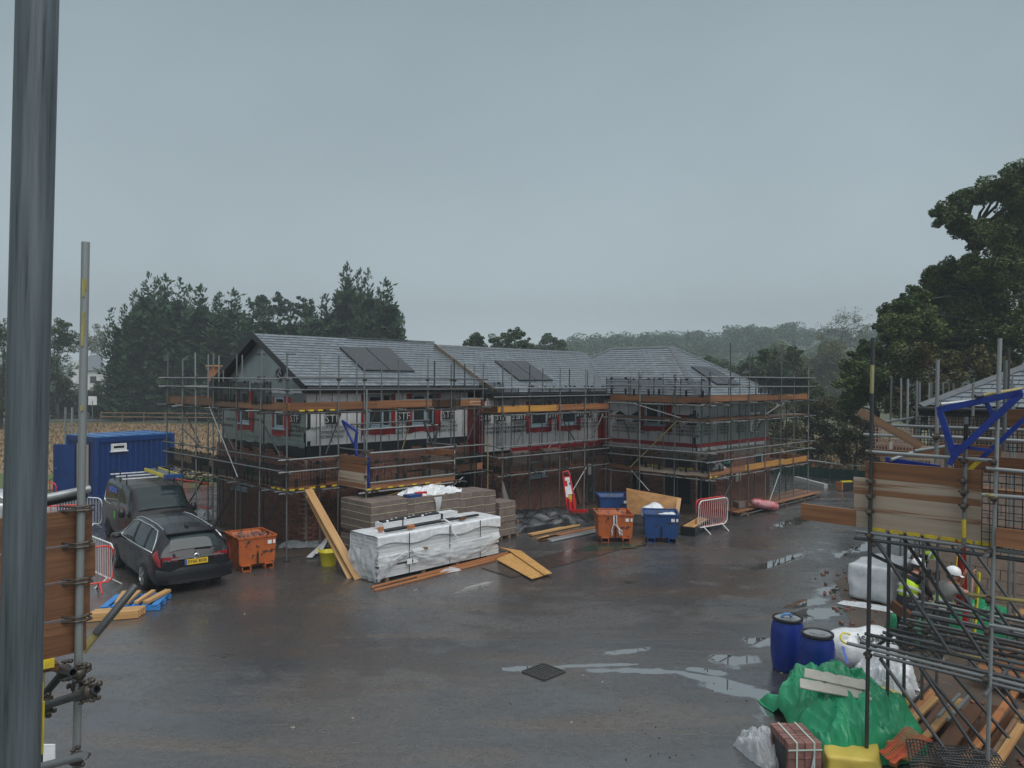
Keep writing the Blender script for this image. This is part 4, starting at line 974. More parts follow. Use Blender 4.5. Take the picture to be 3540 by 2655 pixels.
# keep the outward normal up: flip the along direction if needed
if nC1.z < 0:
    pC = W(t0, o1, eC); poly1 = rev([(o1 - (u + ob - 3.45), v) for u, v in poly1]); slate_plane(roofC, pC, -nn, upC1, poly1, 170, seed=4)
else: slate_plane(roofC, pC, nn, upC1, rev(poly1), 170, seed=4)
poly2 = [(0, 0), (t1 - t0, 0), (tm - t0, 3.45 / csC)]
slate_plane(roofC, W(t0, o1, eC), d1, upC2, poly2, 110, seed=5)
nC2 = d1.cross(upC2).normalized()
solar(roofC, [RPL(2387, 1271, ec, nC2), RPL(2464, 1275, ec, nC2), RPL(2561, 1334, ec, nC2), RPL(2476, 1332, ec, nC2)], nC2)
ridge_run(roofC, W(tm, ob, ridC), W(tm, oa, ridC), -d1 - UP * SLC, d1 - UP * SLC)
ridge_run(roofC, W(tm, oa, ridC), W(t0, o1, eC), -d1 - nn * .0 - UP * SLC, nn - UP * SLC, name='hip_tile')
ridge_run(roofC, W(tm, oa, ridC), W(t1, o1, eC), d1 - UP * SLC, nn - UP * SLC, name='hip_tile')
ridge_run(roofC, W(tm, ob, ridC), W(vt, vo, vz), -d1 - UP * SLC, -nn - UP * SLC, name='hip_tile')
board('valley_lead', W(valley_t(0), oB + .3, eC + .05), W(vt, vo, vz + .03), .22, .02, roofC, LEAD)
board('fascia', W(t0 + .03, oB + .3, eC - .12), W(t0 + .03, o1, eC - .12), .03, .2, HC, BLACKP); board('fascia', W(t0, o1 - .03, eC - .12), W(t1, o1 - .03, eC - .12), .03, .2, HC, BLACKP)
tube('gutter', W(t0 - .06, oB + .35, eC - .06), W(t0 - .06, o1 + .06, eC - .06), HC, BLACKP, .05); tube('gutter', W(t0, o1 + .06, eC - .06), W(t1, o1 + .06, eC - .06), HC, BLACKP, .05)

# inner floors, back walls with shade put into their colour; party wall above left eave
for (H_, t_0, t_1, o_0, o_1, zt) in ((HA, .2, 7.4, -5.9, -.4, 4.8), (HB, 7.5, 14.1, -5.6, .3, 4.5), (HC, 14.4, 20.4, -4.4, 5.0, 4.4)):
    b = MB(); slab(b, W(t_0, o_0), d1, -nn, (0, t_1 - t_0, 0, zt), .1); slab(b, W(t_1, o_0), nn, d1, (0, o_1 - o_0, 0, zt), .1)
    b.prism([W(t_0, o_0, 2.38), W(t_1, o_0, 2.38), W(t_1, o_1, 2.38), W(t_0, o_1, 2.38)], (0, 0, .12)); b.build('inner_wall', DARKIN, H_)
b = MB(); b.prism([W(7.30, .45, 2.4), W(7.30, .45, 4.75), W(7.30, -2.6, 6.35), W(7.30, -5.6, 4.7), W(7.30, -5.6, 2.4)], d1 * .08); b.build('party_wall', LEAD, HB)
# ------------------------------------------------------------------ scaffolding
rs = random.Random(21)
_gm = MB()
for i in range(25): _gm.box((-.6 + i * .05, 0, 0), (.011, .012, .62))
for j in range(11): _gm.box((0, .002, -.3 + j * .06), (1.2, .010, .008))
for x in (-.6, .6): _gm.box((x, 0, 0), (.025, .02, .66))
for x in (-.35, .35): _gm.box((x, .012, -.22), (.09, .02, .24)); _gm.box((x, .012, .3), (.12, .03, .07))
GUARD_ME = _gm.mesh('brick_guard', GUARD)
BMATS = [BOARD, BOARD, BOARD, BOARD, BOARDN]
class Scaf:
    def __init__(s, label, loc, group='tube scaffolds round the terrace'):
        s.root = thing('scaffold', label, 'scaffold', loc, group=group); s.coup = MB(); s.tips = MB()
    def tube(s, name, a, b, mt=STEEL, r=.0242): return tube(name, a, b, s.root, mt, r)
    def std(s, p, z1, z0=0.0, mt=None, joints=()):
        lean = (rs.gauss(0, .006), rs.gauss(0, .006))
        a = V((p.x, p.y, z0)); b = V((p.x + lean[0] * (z1 - z0), p.y + lean[1] * (z1 - z0), z1))
        s.tube('standard', a, b, mt or rs.choice([STEEL, STEEL, STEEL, STEELL, STEELD]))
        if z0 < .1: s.coup.box((p.x, p.y, .02), (.16, .16, .02))
        for z in joints: s.coup.box((p.x, p.y, z + rs.uniform(-.02, .02)), (.11, .11, .10), None)
    def run(s, P, a0, a1, z, inw, toe=True, rails=(), rmat=None, deckw=.9, toem=None, guards=(), gz=.36, nb=5, ext=.25, seg=3.9, ledg=True, toe_z=.0, tstep=1.25, yell=()):
        """P(a, off, z): point on the run; off grows towards the house"""
        sg = 1 if a1 > a0 else -1
        if ledg:
            for off in (0, deckw + .1):
                s.tube('ledger', P(a0 - sg * ext, off, z - .075), P(a1 + sg * ext, off, z - .075), rs.choice([STEEL, STEELL, STEELD]))
            n = max(2, int(abs(a1 - a0) / tstep))
            for i in range(n + 1):
                a = a0 + (a1 - a0) * (i + .12) / n * .98
                s.tube('transom', P(a, -.28 - rs.uniform(0, .2), z - .028), P(a, deckw + .25, z - .028), rs.choice([STEEL, STEELL, STEELD]), .022)
                s.coup.box(P(a, 0, z - .05), (.09, .09, .10))
        for k in range(nb):
            a = a0; off = .06 + (k + .5) * deckw / nb
            while (a1 - a) * sg > .3:
                e = a + sg * min(seg, abs(a1 - a)); board('deck_board', P(a + .01 * sg, off, z + .02), P(e - .01 * sg, off, z + .02), deckw / nb - .012, .038, s.root, rs.choice([BOARD, BOARDN, BOARDN])); a = e
        if toe:
            a = a0; i = 0
            while (a1 - a) * sg > .3:
                l = min(seg * (1 if i else .8), abs(a1 - a)); e = a + sg * l
                mt = toem[i % len(toem)] if toem else rs.choice(BMATS)
                dz = rs.uniform(-.015, .015); sh = rs.uniform(0, .02)
                board('toe_board', P(a, .045 + sh, z + .14 + toe_z + dz), P(e, .045 + sh, z + .14 + toe_z + dz + rs.uniform(-.015, .015)), .038, .225, s.root, mt); a = e; i += 1
        for zr_ in rails: s.tube('guard_rail', P(a0 - sg * ext * 1.2, -.05, zr_), P(a1 + sg * ext, -.05, zr_ + rs.uniform(-.02, .02)), rmat or rs.choice([STEEL, STEELL, STEELL]))
        for a in guards:
            p, q = P(a, .0, 0), P(a + 1, .0, 0); x = (q - p).normalized(); ang = rs.uniform(-.05, .05)
            M = Matrix((x, UP.cross(x), UP)).transposed().to_4x4(); M.translation = P(a, .01, z + gz + rs.uniform(-.02, .03))
            put('brick_guard', GUARD_ME, s.root, M @ Matrix.Rotation(ang, 4, 'Y'))
        for a in yell:
            x = (P(a + 1, 0, 0) - P(a, 0, 0)).normalized(); M = Matrix((x, UP.cross(x), UP)).transposed().to_4x4(); M.translation = P(a, -.01, z + .012); s.tips.box((0, 0, 0), (.17, .03, .045), M)
    def done(s):
        if s.coup.v: s.coup.build('coupler', COUP, s.root, kind='stuff')
        if s.tips.v: s.tips.build('board_end_band', YELB, s.root, kind='stuff')
# --- left house
SA = Scaf('tube scaffold wrapped round the left house with a gated loading bay in front', W(2.5, 1.3))
Tg, Of = -1.35, 1.35
Pg = lambda a, off, z: W(Tg + off, a, z)
Pf = lambda a, off, z: W(a, Of - off, z)
zj = (1.92, 2.53, 2.88, 4.17, 4.86, 5.17)
for px, py in ((576, 1221), (632, 1239), (684, 1219), (739, 1224), (818, 1224), (898, 1215)):
    p = TP(px, py, Tg); SA.std(p, p.z, joints=zj)
for px, py in ((722, 1225), (760, 1230), (773, 1280), (833, 1227), (912, 1300), (995, 1285)):
    p = TP(px, py, Tg + 1.0); SA.std(p, p.z)
p = TP(1006, 1219, Tg); SA.std(W(Tg, Of), p.z, joints=zj)
for px, py in ((1172, 1228), (1262, 1226), (1479, 1242), (1561, 1258), (1573, 1240)):
    p = OP(px, py, Of); SA.std(p, p.z, joints=zj)
for px, py in ((1110, 1231), (1240, 1232), (1316, 1254), (1378, 1243), (1502, 1247), (1608, 1257), (1644, 1268)):
    p = OP(px, py, Of - 1.0); SA.std(p, p.z)
SA.run(Pg, Of, -7.1, 2.0, 1, rails=(2.53, 2.88), toem=[BOARD, BOARDD, BOARD], guards=[.8, -.4, -1.6, -2.8, -4.0, -5.2, -6.4], yell=(1.2, .9, .6))
SA.run(Pg, Of, -7.1, 4.25, 1, rails=(4.86, 5.17), rmat=STEELL, toem=[BOARD, BOARDN, BOARD], guards=[-.2, -1.6, -2.9], gz=.5)
SA.run(Pf, Tg, 6.2, 4.25, 1, rails=(4.86, 5.2), rmat=STEEL, toem=[BOARD, BOARD, BOARD], guards=[4.6], yell=(-.9, -.6, -.3, .1))
SA.run(Pf, Tg, .35, 2.0, 1, rails=(2.53, 2.88), toem=[BOARD], guards=[-.7, .0], gz=.42, yell=(-1.2, -.9, -.55, -.2, .2))
SA.run(Pf, 3.75, 6.3, 2.0, 1, rails=(2.5, 2.9), toem=[BOARD], guards=[5.4])
SA.run(lambda a, off, z: W(a, Of - off, z), .35, 3.75, 2.0, 1, toe=False, rails=())
# far side of the gable return, a rail and dark netting
SA.run(lambda a, off, z: W(a, -7.1 + off, z), Tg, 1.5, 4.25, 1, rails=(4.86, 5.17))
# loading bay
bt0, bt1, bo1 = .36, 3.72, 2.75
Pb = lambda a, off, z: W(a, bo1 - off, z)
for i in range(4):
    z = 2.13 + i * .232
    board('side_board', W(bt0, Of + .02, z), W(bt0, bo1, z), .04, .222, SA.root, (BOARDD, BOARDD, BOARD, BOARD)[i])
    board('side_board', W(bt1, Of + .02, z), W(bt1, bo1, z), .04, .222, SA.root, (BOARDD, BOARD, BOARDD, BOARD)[i])
SA.run(Pb, bt0, bt1, 2.0, 1, toe=False, rails=(), deckw=1.25, nb=6, yell=(.45, .75, 1.2, 1.6, 2.1, 2.6))
board('toe_board', Pb(bt0 + .15, .0, 2.05), Pb(bt1, .0, 2.05), .04, .12, SA.root, BOARD)
for z in (2.2, 2.62, 3.06): SA.tube('guard_rail', Pb(bt0 + .1, -.04, z), Pb(bt1 - .08, -.04, z), STEELL)
for a in (bt0 + .75, bt0 + 1.75, bt0 + 2.7):
    M = Matrix((d1, -nn, UP)).transposed().to_4x4(); M.translation = Pb(a, .02, 2.5); put('brick_guard', GUARD_ME, SA.root, M @ Matrix.Rotation(rs.uniform(-.06, .06), 4, 'Y'))
for a in (bt0, bt1):
    p = W(a, bo1); SA.std(p, 3.25 if a == bt1 else 4.9, joints=(1.95, 2.4, 2.8, 3.1))
SA.tube('guard_rail', W(bt0, Of, 3.12), W(bt0, bo1 + .1, 3.12), STEEL); SA.tube('guard_rail', W(bt1, Of, 3.1), W(bt1, bo1 + .1, 3.1), STEEL)
# the blue tilting gate frame and its rails, traced on the bay's two ends
def bar(parent, name, pts, w_, mt):
    for a, b_ in zip(pts, pts[1:]):
        board(name, a, b_, w_, w_, parent, mt)
gl = [TP(x_, y_, bt0 + .12) for x_, y_ in ((1275, 1805 * .0 + 1690), (1275, 1585), (1232, 1575), (1228, 1530), (1234, 1492), (1183, 1455), (1222, 1535))]
bar(SA.root, 'gate_frame', gl[:6], .06, BLUEP); bar(SA.root, 'gate_frame', [gl[5], gl[6], gl[3]], .05, BLUEP)
gr_ = [OP(x_, y_, bo1 - .3) for x_, y_ in ((1503, 1556), (1465, 1455), (1514, 1476), (1503, 1530))]
bar(SA.root, 'gate_frame', gr_, .05, STEELD)
SA.tube('gate_rail', OP(1214, 1467, Of + .25), OP(1486, 1452, Of + .25), STEEL); SA.tube('gate_rail', OP(1240, 1486, Of + .3), OP(1513, 1469, Of + .3), STEELL)
# braces
for a, b_, mt in (((724, 1406), (822, 1650), STEELL), ((630, 1480), (700, 1550), STEELD)): SA.tube('brace', TP(*a, Tg - .06), TP(*b_, Tg - .06), mt)
for a, b_ in (((635, 1420), (690, 1530)), ((735, 1405), (810, 1555)), ((900, 1445), (970, 1580)), ((730, 1845), (815, 1675)), ((640, 1760), (706, 1652))): SA.tube('brace', TP(*a, Tg + .06), TP(*b_, Tg + .06), STEELD)
SA.tube('brace', TP(966, 1725, Tg + .9), TP(898, 1835, Tg + .9), STEEL)
SA.tube('brace', OP(1178, 1430, Of - .9), OP(1126, 1570, Of - .9), STEEL); SA.tube('brace', OP(1295, 1425, Of - .9), OP(1262, 1530, Of - .9), STEEL)
SA.tube('brace', OP(1415, 1470, Of - .9), OP(1385, 1570, Of - .9), YELT); SA.tube('brace', OP(1660, 1410, Of - .5), OP(1612, 1530, Of - .5), STEELD)
SA.tube('brace', OP(1600, 1650, Of), OP(1540, 1700, Of), STEELL)
# tubes lying along the ground by the gable
for dz, o_ in ((.03, 0.), (.03, .12), (.08, .06)): SA.tube('loose_tube', G(690, 1815 + o_ * 60, dz), G(830, 1850 + o_ * 60, dz), STEEL)
SA.tube('loose_tube', G(950, 1885, .03), G(1010, 1900, .03), STEEL)
SA.done()
# ladder lying along the top lift
lt = thing('ladder', 'aluminium ladder lying on the top lift of the left scaffold', 'ladder', OP(1500, 1380, .9))
p, q = OP(1388, 1384, .8), OP(1648, 1377, .8)
for dz in (0, .0):
    pass
for k, o_ in enumerate((0, .36)): board('rail', p + nn * o_, q + nn * o_, .03, .06, lt, STEELL)
for i in range(18): s_ = p.lerp(q, (i + .5) / 18); tube('rung', s_ + nn * .36, s_, lt, STEELL, .016)
# --- middle house
SB = Scaf('tube scaffold along the middle house with a yellow toe board on top', W(9.5, 1.9))
Ob = 1.95
PbB = lambda a, off, z: W(a, Ob - off, z)
zjb = (1.78, 2.44, 2.8, 3.9, 4.58, 4.9)
for px, py in ((1739, 1251), (1832, 1262), (1937, 1271), (2022, 1274), (2115, 1284)):
    p = OP(px, py, Ob); SB.std(p, p.z, joints=zjb)
for px, py in ((1665, 1256), (1706, 1320), (1769, 1270), (1874, 1274), (1967, 1276), (2034, 1280), (2056, 1300), (2096, 1300)):
    p = OP(px, py, Ob - 1.0); SB.std(p, p.z)
tl = to_t(OP(1739, 1400, Ob)); tr_ = 12.85
p = OP(1687, 1500, Ob - .5); SB.std(p, 3.2, .0, YELT)
SB.run(PbB, tl, tr_, 1.85, 1, rails=(2.44, 2.82), toem=[BOARD, BOARD], guards=[tl + .7, tl + 1.9, tl + 3.1, tl + 4.4, tl + 5.6])
SB.run(PbB, tl - .2, tr_, 4.0, 1, rails=(4.58, 4.9), toem=[BOARDY, BOARD, BOARDN], guards=[tl + .2, tl + 1.9, tl + 3.1, tl + 4.3, tl + 5.4], gz=.62)
PbE = lambda a, off, z: W(tl - .05 + off, a, z)
SB.run(PbE, Ob, .9, 1.85, 1, rails=(2.44, 2.82), toem=[BOARDN], guards=[1.35], ledg=False, nb=0)
SB.run(PbE, Ob, .9, 4.0, 1, rails=(), toem=[BOARDN], ledg=False, nb=0, guards=[1.4], gz=.75)
for a in (.95, 1.6): SB.tube('brace', OP(1704, 1650, Ob - 1), OP(1739, 1790, Ob - 1), STEELD) if a < 1 else None
SB.tube('brace', OP(1937, 1440, Ob - .05), OP(2030, 1595, Ob - .05), STEELD); SB.tube('brace', OP(2030, 1610, Ob), OP(1975, 1705, Ob), STEELL)
SB.tube('brace', OP(2085, 1430, Ob - .9), OP(2045, 1520, Ob - .9), STEEL); SB.tube('brace', OP(1828, 1440, Ob - .9), OP(1782, 1545, Ob - .9), STEEL)
SB.tube('brace', OP(1826, 1640, Ob - .9), OP(1765, 1770, Ob - .9), STEELD); SB.tube('brace', OP(2080, 1610, Ob - .9), OP(2038, 1700, Ob - .9), STEELD)
SB.tube('brace', OP(1925, 1500, Ob - .9), OP(1890, 1560, Ob - .9), STEEL)
SB.done()
# --- right house
SC = Scaf('tube scaffold wrapped round the hipped right house', W(16, 6.4))
Tc, Oc = 12.85, 6.55
Pc1 = lambda a, off, z: W(Tc + off, a, z)
Pc2 = lambda a, off, z: W(a, Oc - off, z)
zjc = (1.53, 2.2, 2.53, 3.65, 4.28, 5.0, 5.34)
for px, py in ((2214, 1288), (2334, 1292)): p = TP(px, py, Tc); SC.std(p, p.z, joints=zjc)
SC.std(W(Tc, Oc), TP(2464, 1285, Tc).z, joints=zjc)
for px, py in ((2205, 1280), (2299, 1290), (2395, 1400)): p = TP(px, py, Tc + 1.0); SC.std(p, p.z)
for px, py in ((2533, 1185), (2590, 1218), (2649, 1300), (2700, 1207), (2747, 1292), (2797, 1270)): p = OP(px, py, Oc); SC.std(p, p.z, joints=zjc)
for px, py in ((2427, 1290), (2515, 1310), (2560, 1300), (2612, 1310), (2680, 1330), (2720, 1330)): p = OP(px, py, Oc - 1.0); SC.std(p, p.z)
tE = to_t(OP(2795, 1500, Oc))
SC.run(Pc1, Oc, 1.95, 1.6, 1, rails=(2.2, 2.53), rmat=STEELL, toem=[BOARDD, BOARDN], guards=[5.9, 4.7, 3.4, 2.4], gz=.5)
SC.run(Pc1, Oc, 1.95, 3.72, 1, toe=False, rails=(), nb=2)
SC.run(Pc1, Oc, 1.95, 4.36, 1, rails=(5.0, 5.34), toem=[BOARD, BOARD], guards=[5.9, 4.7, 3.5, 2.4], gz=.6)
SC.run(Pc2, Tc, tE, 1.62, 1, rails=(2.2, 2.55), toem=[BOARD, BOARDY, BOARDY], guards=[13.3], gz=.5, seg=3.5, yell=(12.95, 13.3))
SC.run(Pc2, Tc, tE, 3.72, 1, toe=False, rails=(), nb=2)
SC.run(Pc2, Tc, tE, 4.4, 1, rails=(5.0, 5.36), toem=[BOARD, BOARD, BOARD], guards=[17.3, 18.5, 19.7, 20.8], gz=.6)
SC.run(lambda a, off, z: W(tE - off, a, z), Oc, 1.0, 4.4, 1, rails=(5.0, 5.36), toem=[BOARD], guards=[5.6, 4.4, 3.2, 2.0], gz=.6)
SC.run(lambda a, off, z: W(tE - off, a, z), Oc, 1.0, 1.62, 1, rails=(2.2, 2.55), toem=[BOARD])
SC.tube('brace', TP(2186, 1394, Tc - .05), TP(2353, 1445, Tc - .05), STEELL); SC.tube('brace', TP(2343, 1453, Tc - .05), TP(2178, 1616, Tc - .05), YELT)
SC.tube('brace', TP(2183, 1627, Tc), TP(2244, 1697, Tc), STEELL); SC.tube('brace', TP(2155, 1440, Tc + .9), TP(2184, 1540, Tc + .9), STEEL)
SC.tube('brace', OP(2718, 1385, Oc), OP(2648, 1432, Oc), STEELL); SC.tube('brace', OP(2540, 1640, Oc - .3), OP(2502, 1720, Oc - .3), STEELD)
SC.tube('brace', OP(2640, 1450, Oc - .5), OP(2580, 1530, Oc - .5), STEELD); SC.tube('brace', OP(2660, 1455, Oc - .9), OP(2715, 1560, Oc - .9), STEELD)
SC.tube('brace', OP(2700, 1620, Oc), OP(2642, 1782, Oc), STEELL); SC.tube('brace', OP(2735, 1610, Oc - .6), OP(2672, 1740, Oc - .6), STEELD)
SC.done()

def clip_ring(b, c, ax, r=.034, l=.06):
    ax = V(ax).normalized(); b.tube(V(c) - ax * l / 2, V(c) + ax * l / 2, r, 12); b.tube(V(c) - ax * l * .3, V(c) + ax * l * .3, r + .006, 12)
    sd = ax.cross(V((.3, -.9, .2))).normalized(); up_ = ax.cross(sd)
    for s_ in (1, -1): b.tube(V(c) + sd * s_ * (r + .004), V(c) + sd * s_ * (r + .03), .008, 6); b.tube(V(c) + sd * s_ * (r + .018) - up_ * .02, V(c) + sd * s_ * (r + .018) + up_ * .045, .007, 6); b.box(V(c) + sd * s_ * (r + .018) + up_ * .03, (.024, .024, .018))
# ------------------------------------------------------------------ near scaffold at the left
np_ = thing('scaffold_tube', 'very close upright steel tube filling the left edge, top to bottom', 'scaffold tube', D(66, 2655, .98))
a, b_ = D(136, -260, .98), D(58, 2950, .98)
M, l = frame(a, b_); bm_ = MB(); bm_.tube((-l / 2, 0, 0), (l / 2, 0, 0), .0242, 40, caps=False)
me = bm_.mesh('tube', STEELN, True)
M2, _ = frame(a, b_)
# long axis of the mesh along local Z so that the steel's streaks run along it
o = put('tube', me, np_, M2)
for py in (2480,):
    bm_ = MB(); c_ = a.lerp(b_, (2480 + 260) / 3210.); M3 = M2.copy(); M3.translation = c_
    for k in range(7):
        q = (math.pi * (1.02 + .045 * k)); bm_.box((rs.uniform(-.03, .03), .0243 * math.cos(q), .0243 * math.sin(q)), (.05 + .02 * rs.random(), .004, .004), M3)
    bm_.build('yellow_paint_mark', YELB, np_)
SL_ = Scaf('near scaffold corner with stacked wet boards clamped to an upright at the left', D(280, 2000, 4.7), group=None)
pp0, pp1 = D(296, 837, 4.7), D(262, 2800, 4.7)
SL_.tube('standard', pp0, pp1, STEELL)
for y0, y1 in ((960, 1030), (1060, 1200), (1390, 1430)):
    q0, q1 = pp0.lerp(pp1, (y0 - 837) / 1963.), pp0.lerp(pp1, (y1 - 837) / 1963.)
    v_ = (q0 - O).normalized(); m_ = MB(); M, l = frame(q0 - v_ * .0175, q1 - v_ * .0175)
    for k in range(5): m_.box((rs.uniform(-.25, .25) * l, rs.uniform(-.008, .012), rs.uniform(-.004, .004)), (l * rs.uniform(.3, .6), .012, .016), M)
    m_.build('yellow_paint_mark', OCHRE, SL_.root)
oL = to_o(pp0.lerp(pp1, .6)) - .06
tR_ = to_t(OP(314, 2000, oL))
for i, (yt, yb_) in enumerate(((1768, 1886), (1890, 2010), (2014, 2140), (2146, 2268))):
    zt, zb = OP(200, yt, oL).z, OP(200, yb_, oL).z
    zc = (zt + zb) / 2; dx = (.0, .02, -.01, -.03)[i]
    board('guard_board', W(tR_ - 3.2, oL, zc - .01), W(tR_ + dx, oL, zc), .04, zt - zb - .006, SL_.root, BOARDN)
    c_ = OP(278, (yt + yb_) / 2, oL); 
for y in (1762, 1888, 2012, 2143):
    q = pp0.lerp(pp1, (y - 837) / 1963.); M = Matrix((d1, -nn, UP)).transposed().to_4x4(); M.translation = q
    m_ = MB(); m_.path([M @ V(p_) for p_ in ((-.10, .06, -.005), (-.03, -.032, .004), (.03, -.032, .002), (.075, .02, -.008), (.07, .07, 0), (0, .075, 0))], .009, 6, True); m_.path([M @ V(p_) for p_ in ((-.10, .06, .03), (-.03, -.034, .026), (.03, -.034, .03), (.075, .02, .022))], .007, 6); m_.build('board_clip', COUP, SL_.root)
SL_.tube('guard_rail', OP(90, 1735, oL - .04), OP(311, 1690, oL - .04), STEELL); SL_.tube('guard_rail', OP(90, 1752, oL - .1), OP(300, 1708, oL - .1), STEELD)
SL_.tube('brace', D(470, 2024, 5.3), D(330, 2192, 5.1), STEELD, .0262)
SL_.tube('brace', D(444, 2056, 5.28), D(283, 2252, 5.05), YELT, .0272)
def opentube(name, p_, q_, mt):
    m_ = MB(); m_.tube(p_, q_, .0242, 20, caps=False); m_.tube(p_, q_, .0200, 20, caps=False)
    M, l = frame(p_, q_); k0 = len(m_.v)
    for rr_ in (.0200, .0242):
        for j in range(20): an = 2 * math.pi * j / 20; m_.v.append(M @ V((l / 2, rr_ * math.cos(an), rr_ * math.sin(an))))
    for j in range(20): m_.f.append((k0 + j, k0 + (j + 1) % 20, k0 + 20 + (j + 1) % 20, k0 + 20 + j))
    return m_.build(name, mt, SL_.root)
opentube('transom', D(120, 2290, 4.95), D(253, 2325, 4.5), STEELD); opentube('ledger', D(40, 2475, 4.75), D(334, 2384, 4.35), STEELD)
SL_.tube('brace', D(224, 2318, 4.7), D(120, 2440, 4.75), STEELD); SL_.tube('brace', D(137, 2420, 4.9), D(133, 2700, 4.9), STEELD)
SL_.tube('ledger', D(100, 2662, 4.6), D(292, 2612, 4.5), STEEL); SL_.tube('standard', D(143, 2310, 5.2), D(140, 2400, 5.2), YELT)
m_ = MB(); lx_ = (D(334, 2384, 4.35) - D(40, 2475, 4.75)); tx_ = D(253, 2325, 4.5) - D(120, 2290, 4.95)
for (x_, y_, d_, ax) in ((271, 2322, 4.7, UP), (271, 2330, 4.64, tx_), (270, 2372, 4.7, UP), (274, 2400, 4.62, lx_), (312, 2390, 4.38, lx_), (300, 2394, 4.45, UP), (160, 2436, 4.6, lx_), (152, 2446, 4.66, tx_), (267, 2622, 4.68, UP), (262, 2622, 4.55, D(292, 2612, 4.5) - D(100, 2662, 4.6)), (222, 2318, 4.66, tx_)):
    clip_ring(m_, D(x_, y_, d_), ax)
for (x0, y0, x1, y1, d_) in ((255, 2318, 312, 2300, 4.58), (262, 2358, 318, 2350, 4.58), (306, 2372, 350, 2362, 4.36)): m_.tube(D(x0, y0, d_), D(x1, y1, d_), .009, 8); m_.tube(D(x1 - 12, y1 + 2, d_), D(x1, y1, d_), .017, 6)
m_.build('coupler', COUP, SL_.root, True, kind='stuff')
m_ = MB(); cq = D(238, 2378, 4.6); m_.path([cq + V((.05 * math.cos(an), .01 * an, .055 * math.sin(an))) for an in [-1.9 + k * .33 for k in range(14)]], .011, 7)
m_.build('open_coupler', STEEL, SL_.root, True)
board('deck_board', OP(60, 2310, oL - .02), OP(187, 2288, oL - .02), .22, .04, SL_.root, BOARDN); 
bq, b2 = OP(140, 2300, oL + .12), OP(187, 2290, oL + .12); board('board_end_band', bq, b2, .02, .05, SL_.root, YELB)
SL_.done()

# ------------------------------------------------------------------ near scaffold at the right
P1 = D(3010, 2000, 10.2); tR = to_t(P1)
SR = Scaf('near tube scaffold at the right with a stacked-board loading bay and blue gantry', V((P1.x, P1.y, 0)), group=None)
T = lambda px, py, k=0.0: TP(px, py, tR + k)
SR.tube('standard', T(3018, 1168), T(2994, 2700), STEELD, .0262)
SR.tube('paint_mark', T(3016, 1262, -.004), T(3014, 1360, -.004), OCHRE, .0264)
SR.tube('standard', T(3457, 1170, -.05), T(3412, 2700, -.05), STEELL); SR.tube('standard', T(3340, 1442, -.04), T(3332, 1880, -.04), STEEL)
SR.tube('tape_wrap', T(3340, 1466, -.041), T(3338, 1533, -.041), BLACKP, .0262)
SR.tube('tape_wrap', T(3333, 1795, -.041), T(3332, 1858, -.041), YELB, .0255)
SR.tube('standard', T(3242, 1243, .6), T(3236, 1600, .6), STEELL); SR.tube('standard', T(3275, 1486, .1), T(3271, 1640, .1), STEEL)
SR.tube('standard', T(3477, 1245, .6), T(3470, 1560, .6), STEEL); SR.tube('standard', T(3486, 1200, 1.4), T(3482, 1420, 1.4), STEELD)
for (a, b_, mt, nm) in (((2993, 1625), (3399, 1656), BOARD, 0), ((2952, 1681), (3393, 1716), BOARDD, 1), ((2954, 1733), (3393, 1782), BOARDD, 2)):
    p_, q_ = T(*a, .06), T(*b_, .06); z_ = (p_.z + q_.z) / 2; p_.z = z_ ; q_.z = z_ ; board('bay_board', p_, q_, .04, .222, SR.root, mt)
p_, q_ = T(2770, 1772, .05), T(3446, 1850, .05); z_ = T(3200, 1822, .05).z; p_.z = q_.z = z_; board('bay_board', p_, q_, .04, .222, SR.root, BOARDD)
p_, q_ = T(2770, 1772, .04), T(2960, 1794, .04); p_.z = q_.z = z_ + .001; board('bay_board', p_, q_, .044, .225, SR.root, BOARD)
p_, q_ = T(3445, 1900, -.1), T(3640, 1925, -.1); p_.z = q_.z = (p_.z + q_.z) / 2 + .15; board('bay_board', p_, q_, .04, .222, SR.root, BOARD)
zt_ = T(3018, 1836).z
SR.tube('ledger', T(2957, 1836), T(3620, 1925), STEEL); SR.tube('ledger', T(2954, 1859), T(3620, 1948), STEELD)
for k in (.9, 1.8): 
    p_, q_ = T(2957, 1836) + d1 * k, T(3620, 1925) + d1 * k; SR.tube('ledger', p_, q_, STEEL)
for i in range(7):
    q = T(3035 + i * 60, 1838 + i * 8, -.012); m_ = (BLACKP, YELB)[i % 2 == 0]
    M = Matrix((-nn, d1, UP)).transposed().to_4x4(); M.translation = q + UP * .02 + d1 * .05; mb = MB(); mb.box((0, 0, 0), (.16, .06, .04), M); mb.build('board_end_band', YELB, SR.root)
for k in range(6): board('deck_board', W(tR + .2 + k * .235, to_o(T(2990, 1850)), zt_ + .03), W(tR + .2 + k * .235, to_o(T(3600, 1950)), zt_ + .03), .225, .038, SR.root, BOARDN, up=UP)
SR.tube('guard_rail', T(2994, 1561, -.05), T(3450, 1594, -.05), STEELL)
for k in (2.4, 2.5): pass
SR.tube('guard_rail', T(3024, 1469, 2.2), T(3640, 1491, 2.2), STEEL); SR.tube('guard_rail', T(2986, 1502, 2.2), T(3640, 1533, 2.2), STEELL); SR.tube('guard_rail', T(3225, 1508, .6), T(3640, 1531, .6), STEELL)
SR.tube('guard_rail', T(3410, 1619, -.1), T(3640, 1640, -.1), STEELL); SR.tube('guard_rail', T(3396, 1710, -.1), T(3640, 1728, -.1), STEELL); SR.tube('guard_rail', T(3410, 1710, -.104), T(3450, 1719, -.104), YELT, .0255)
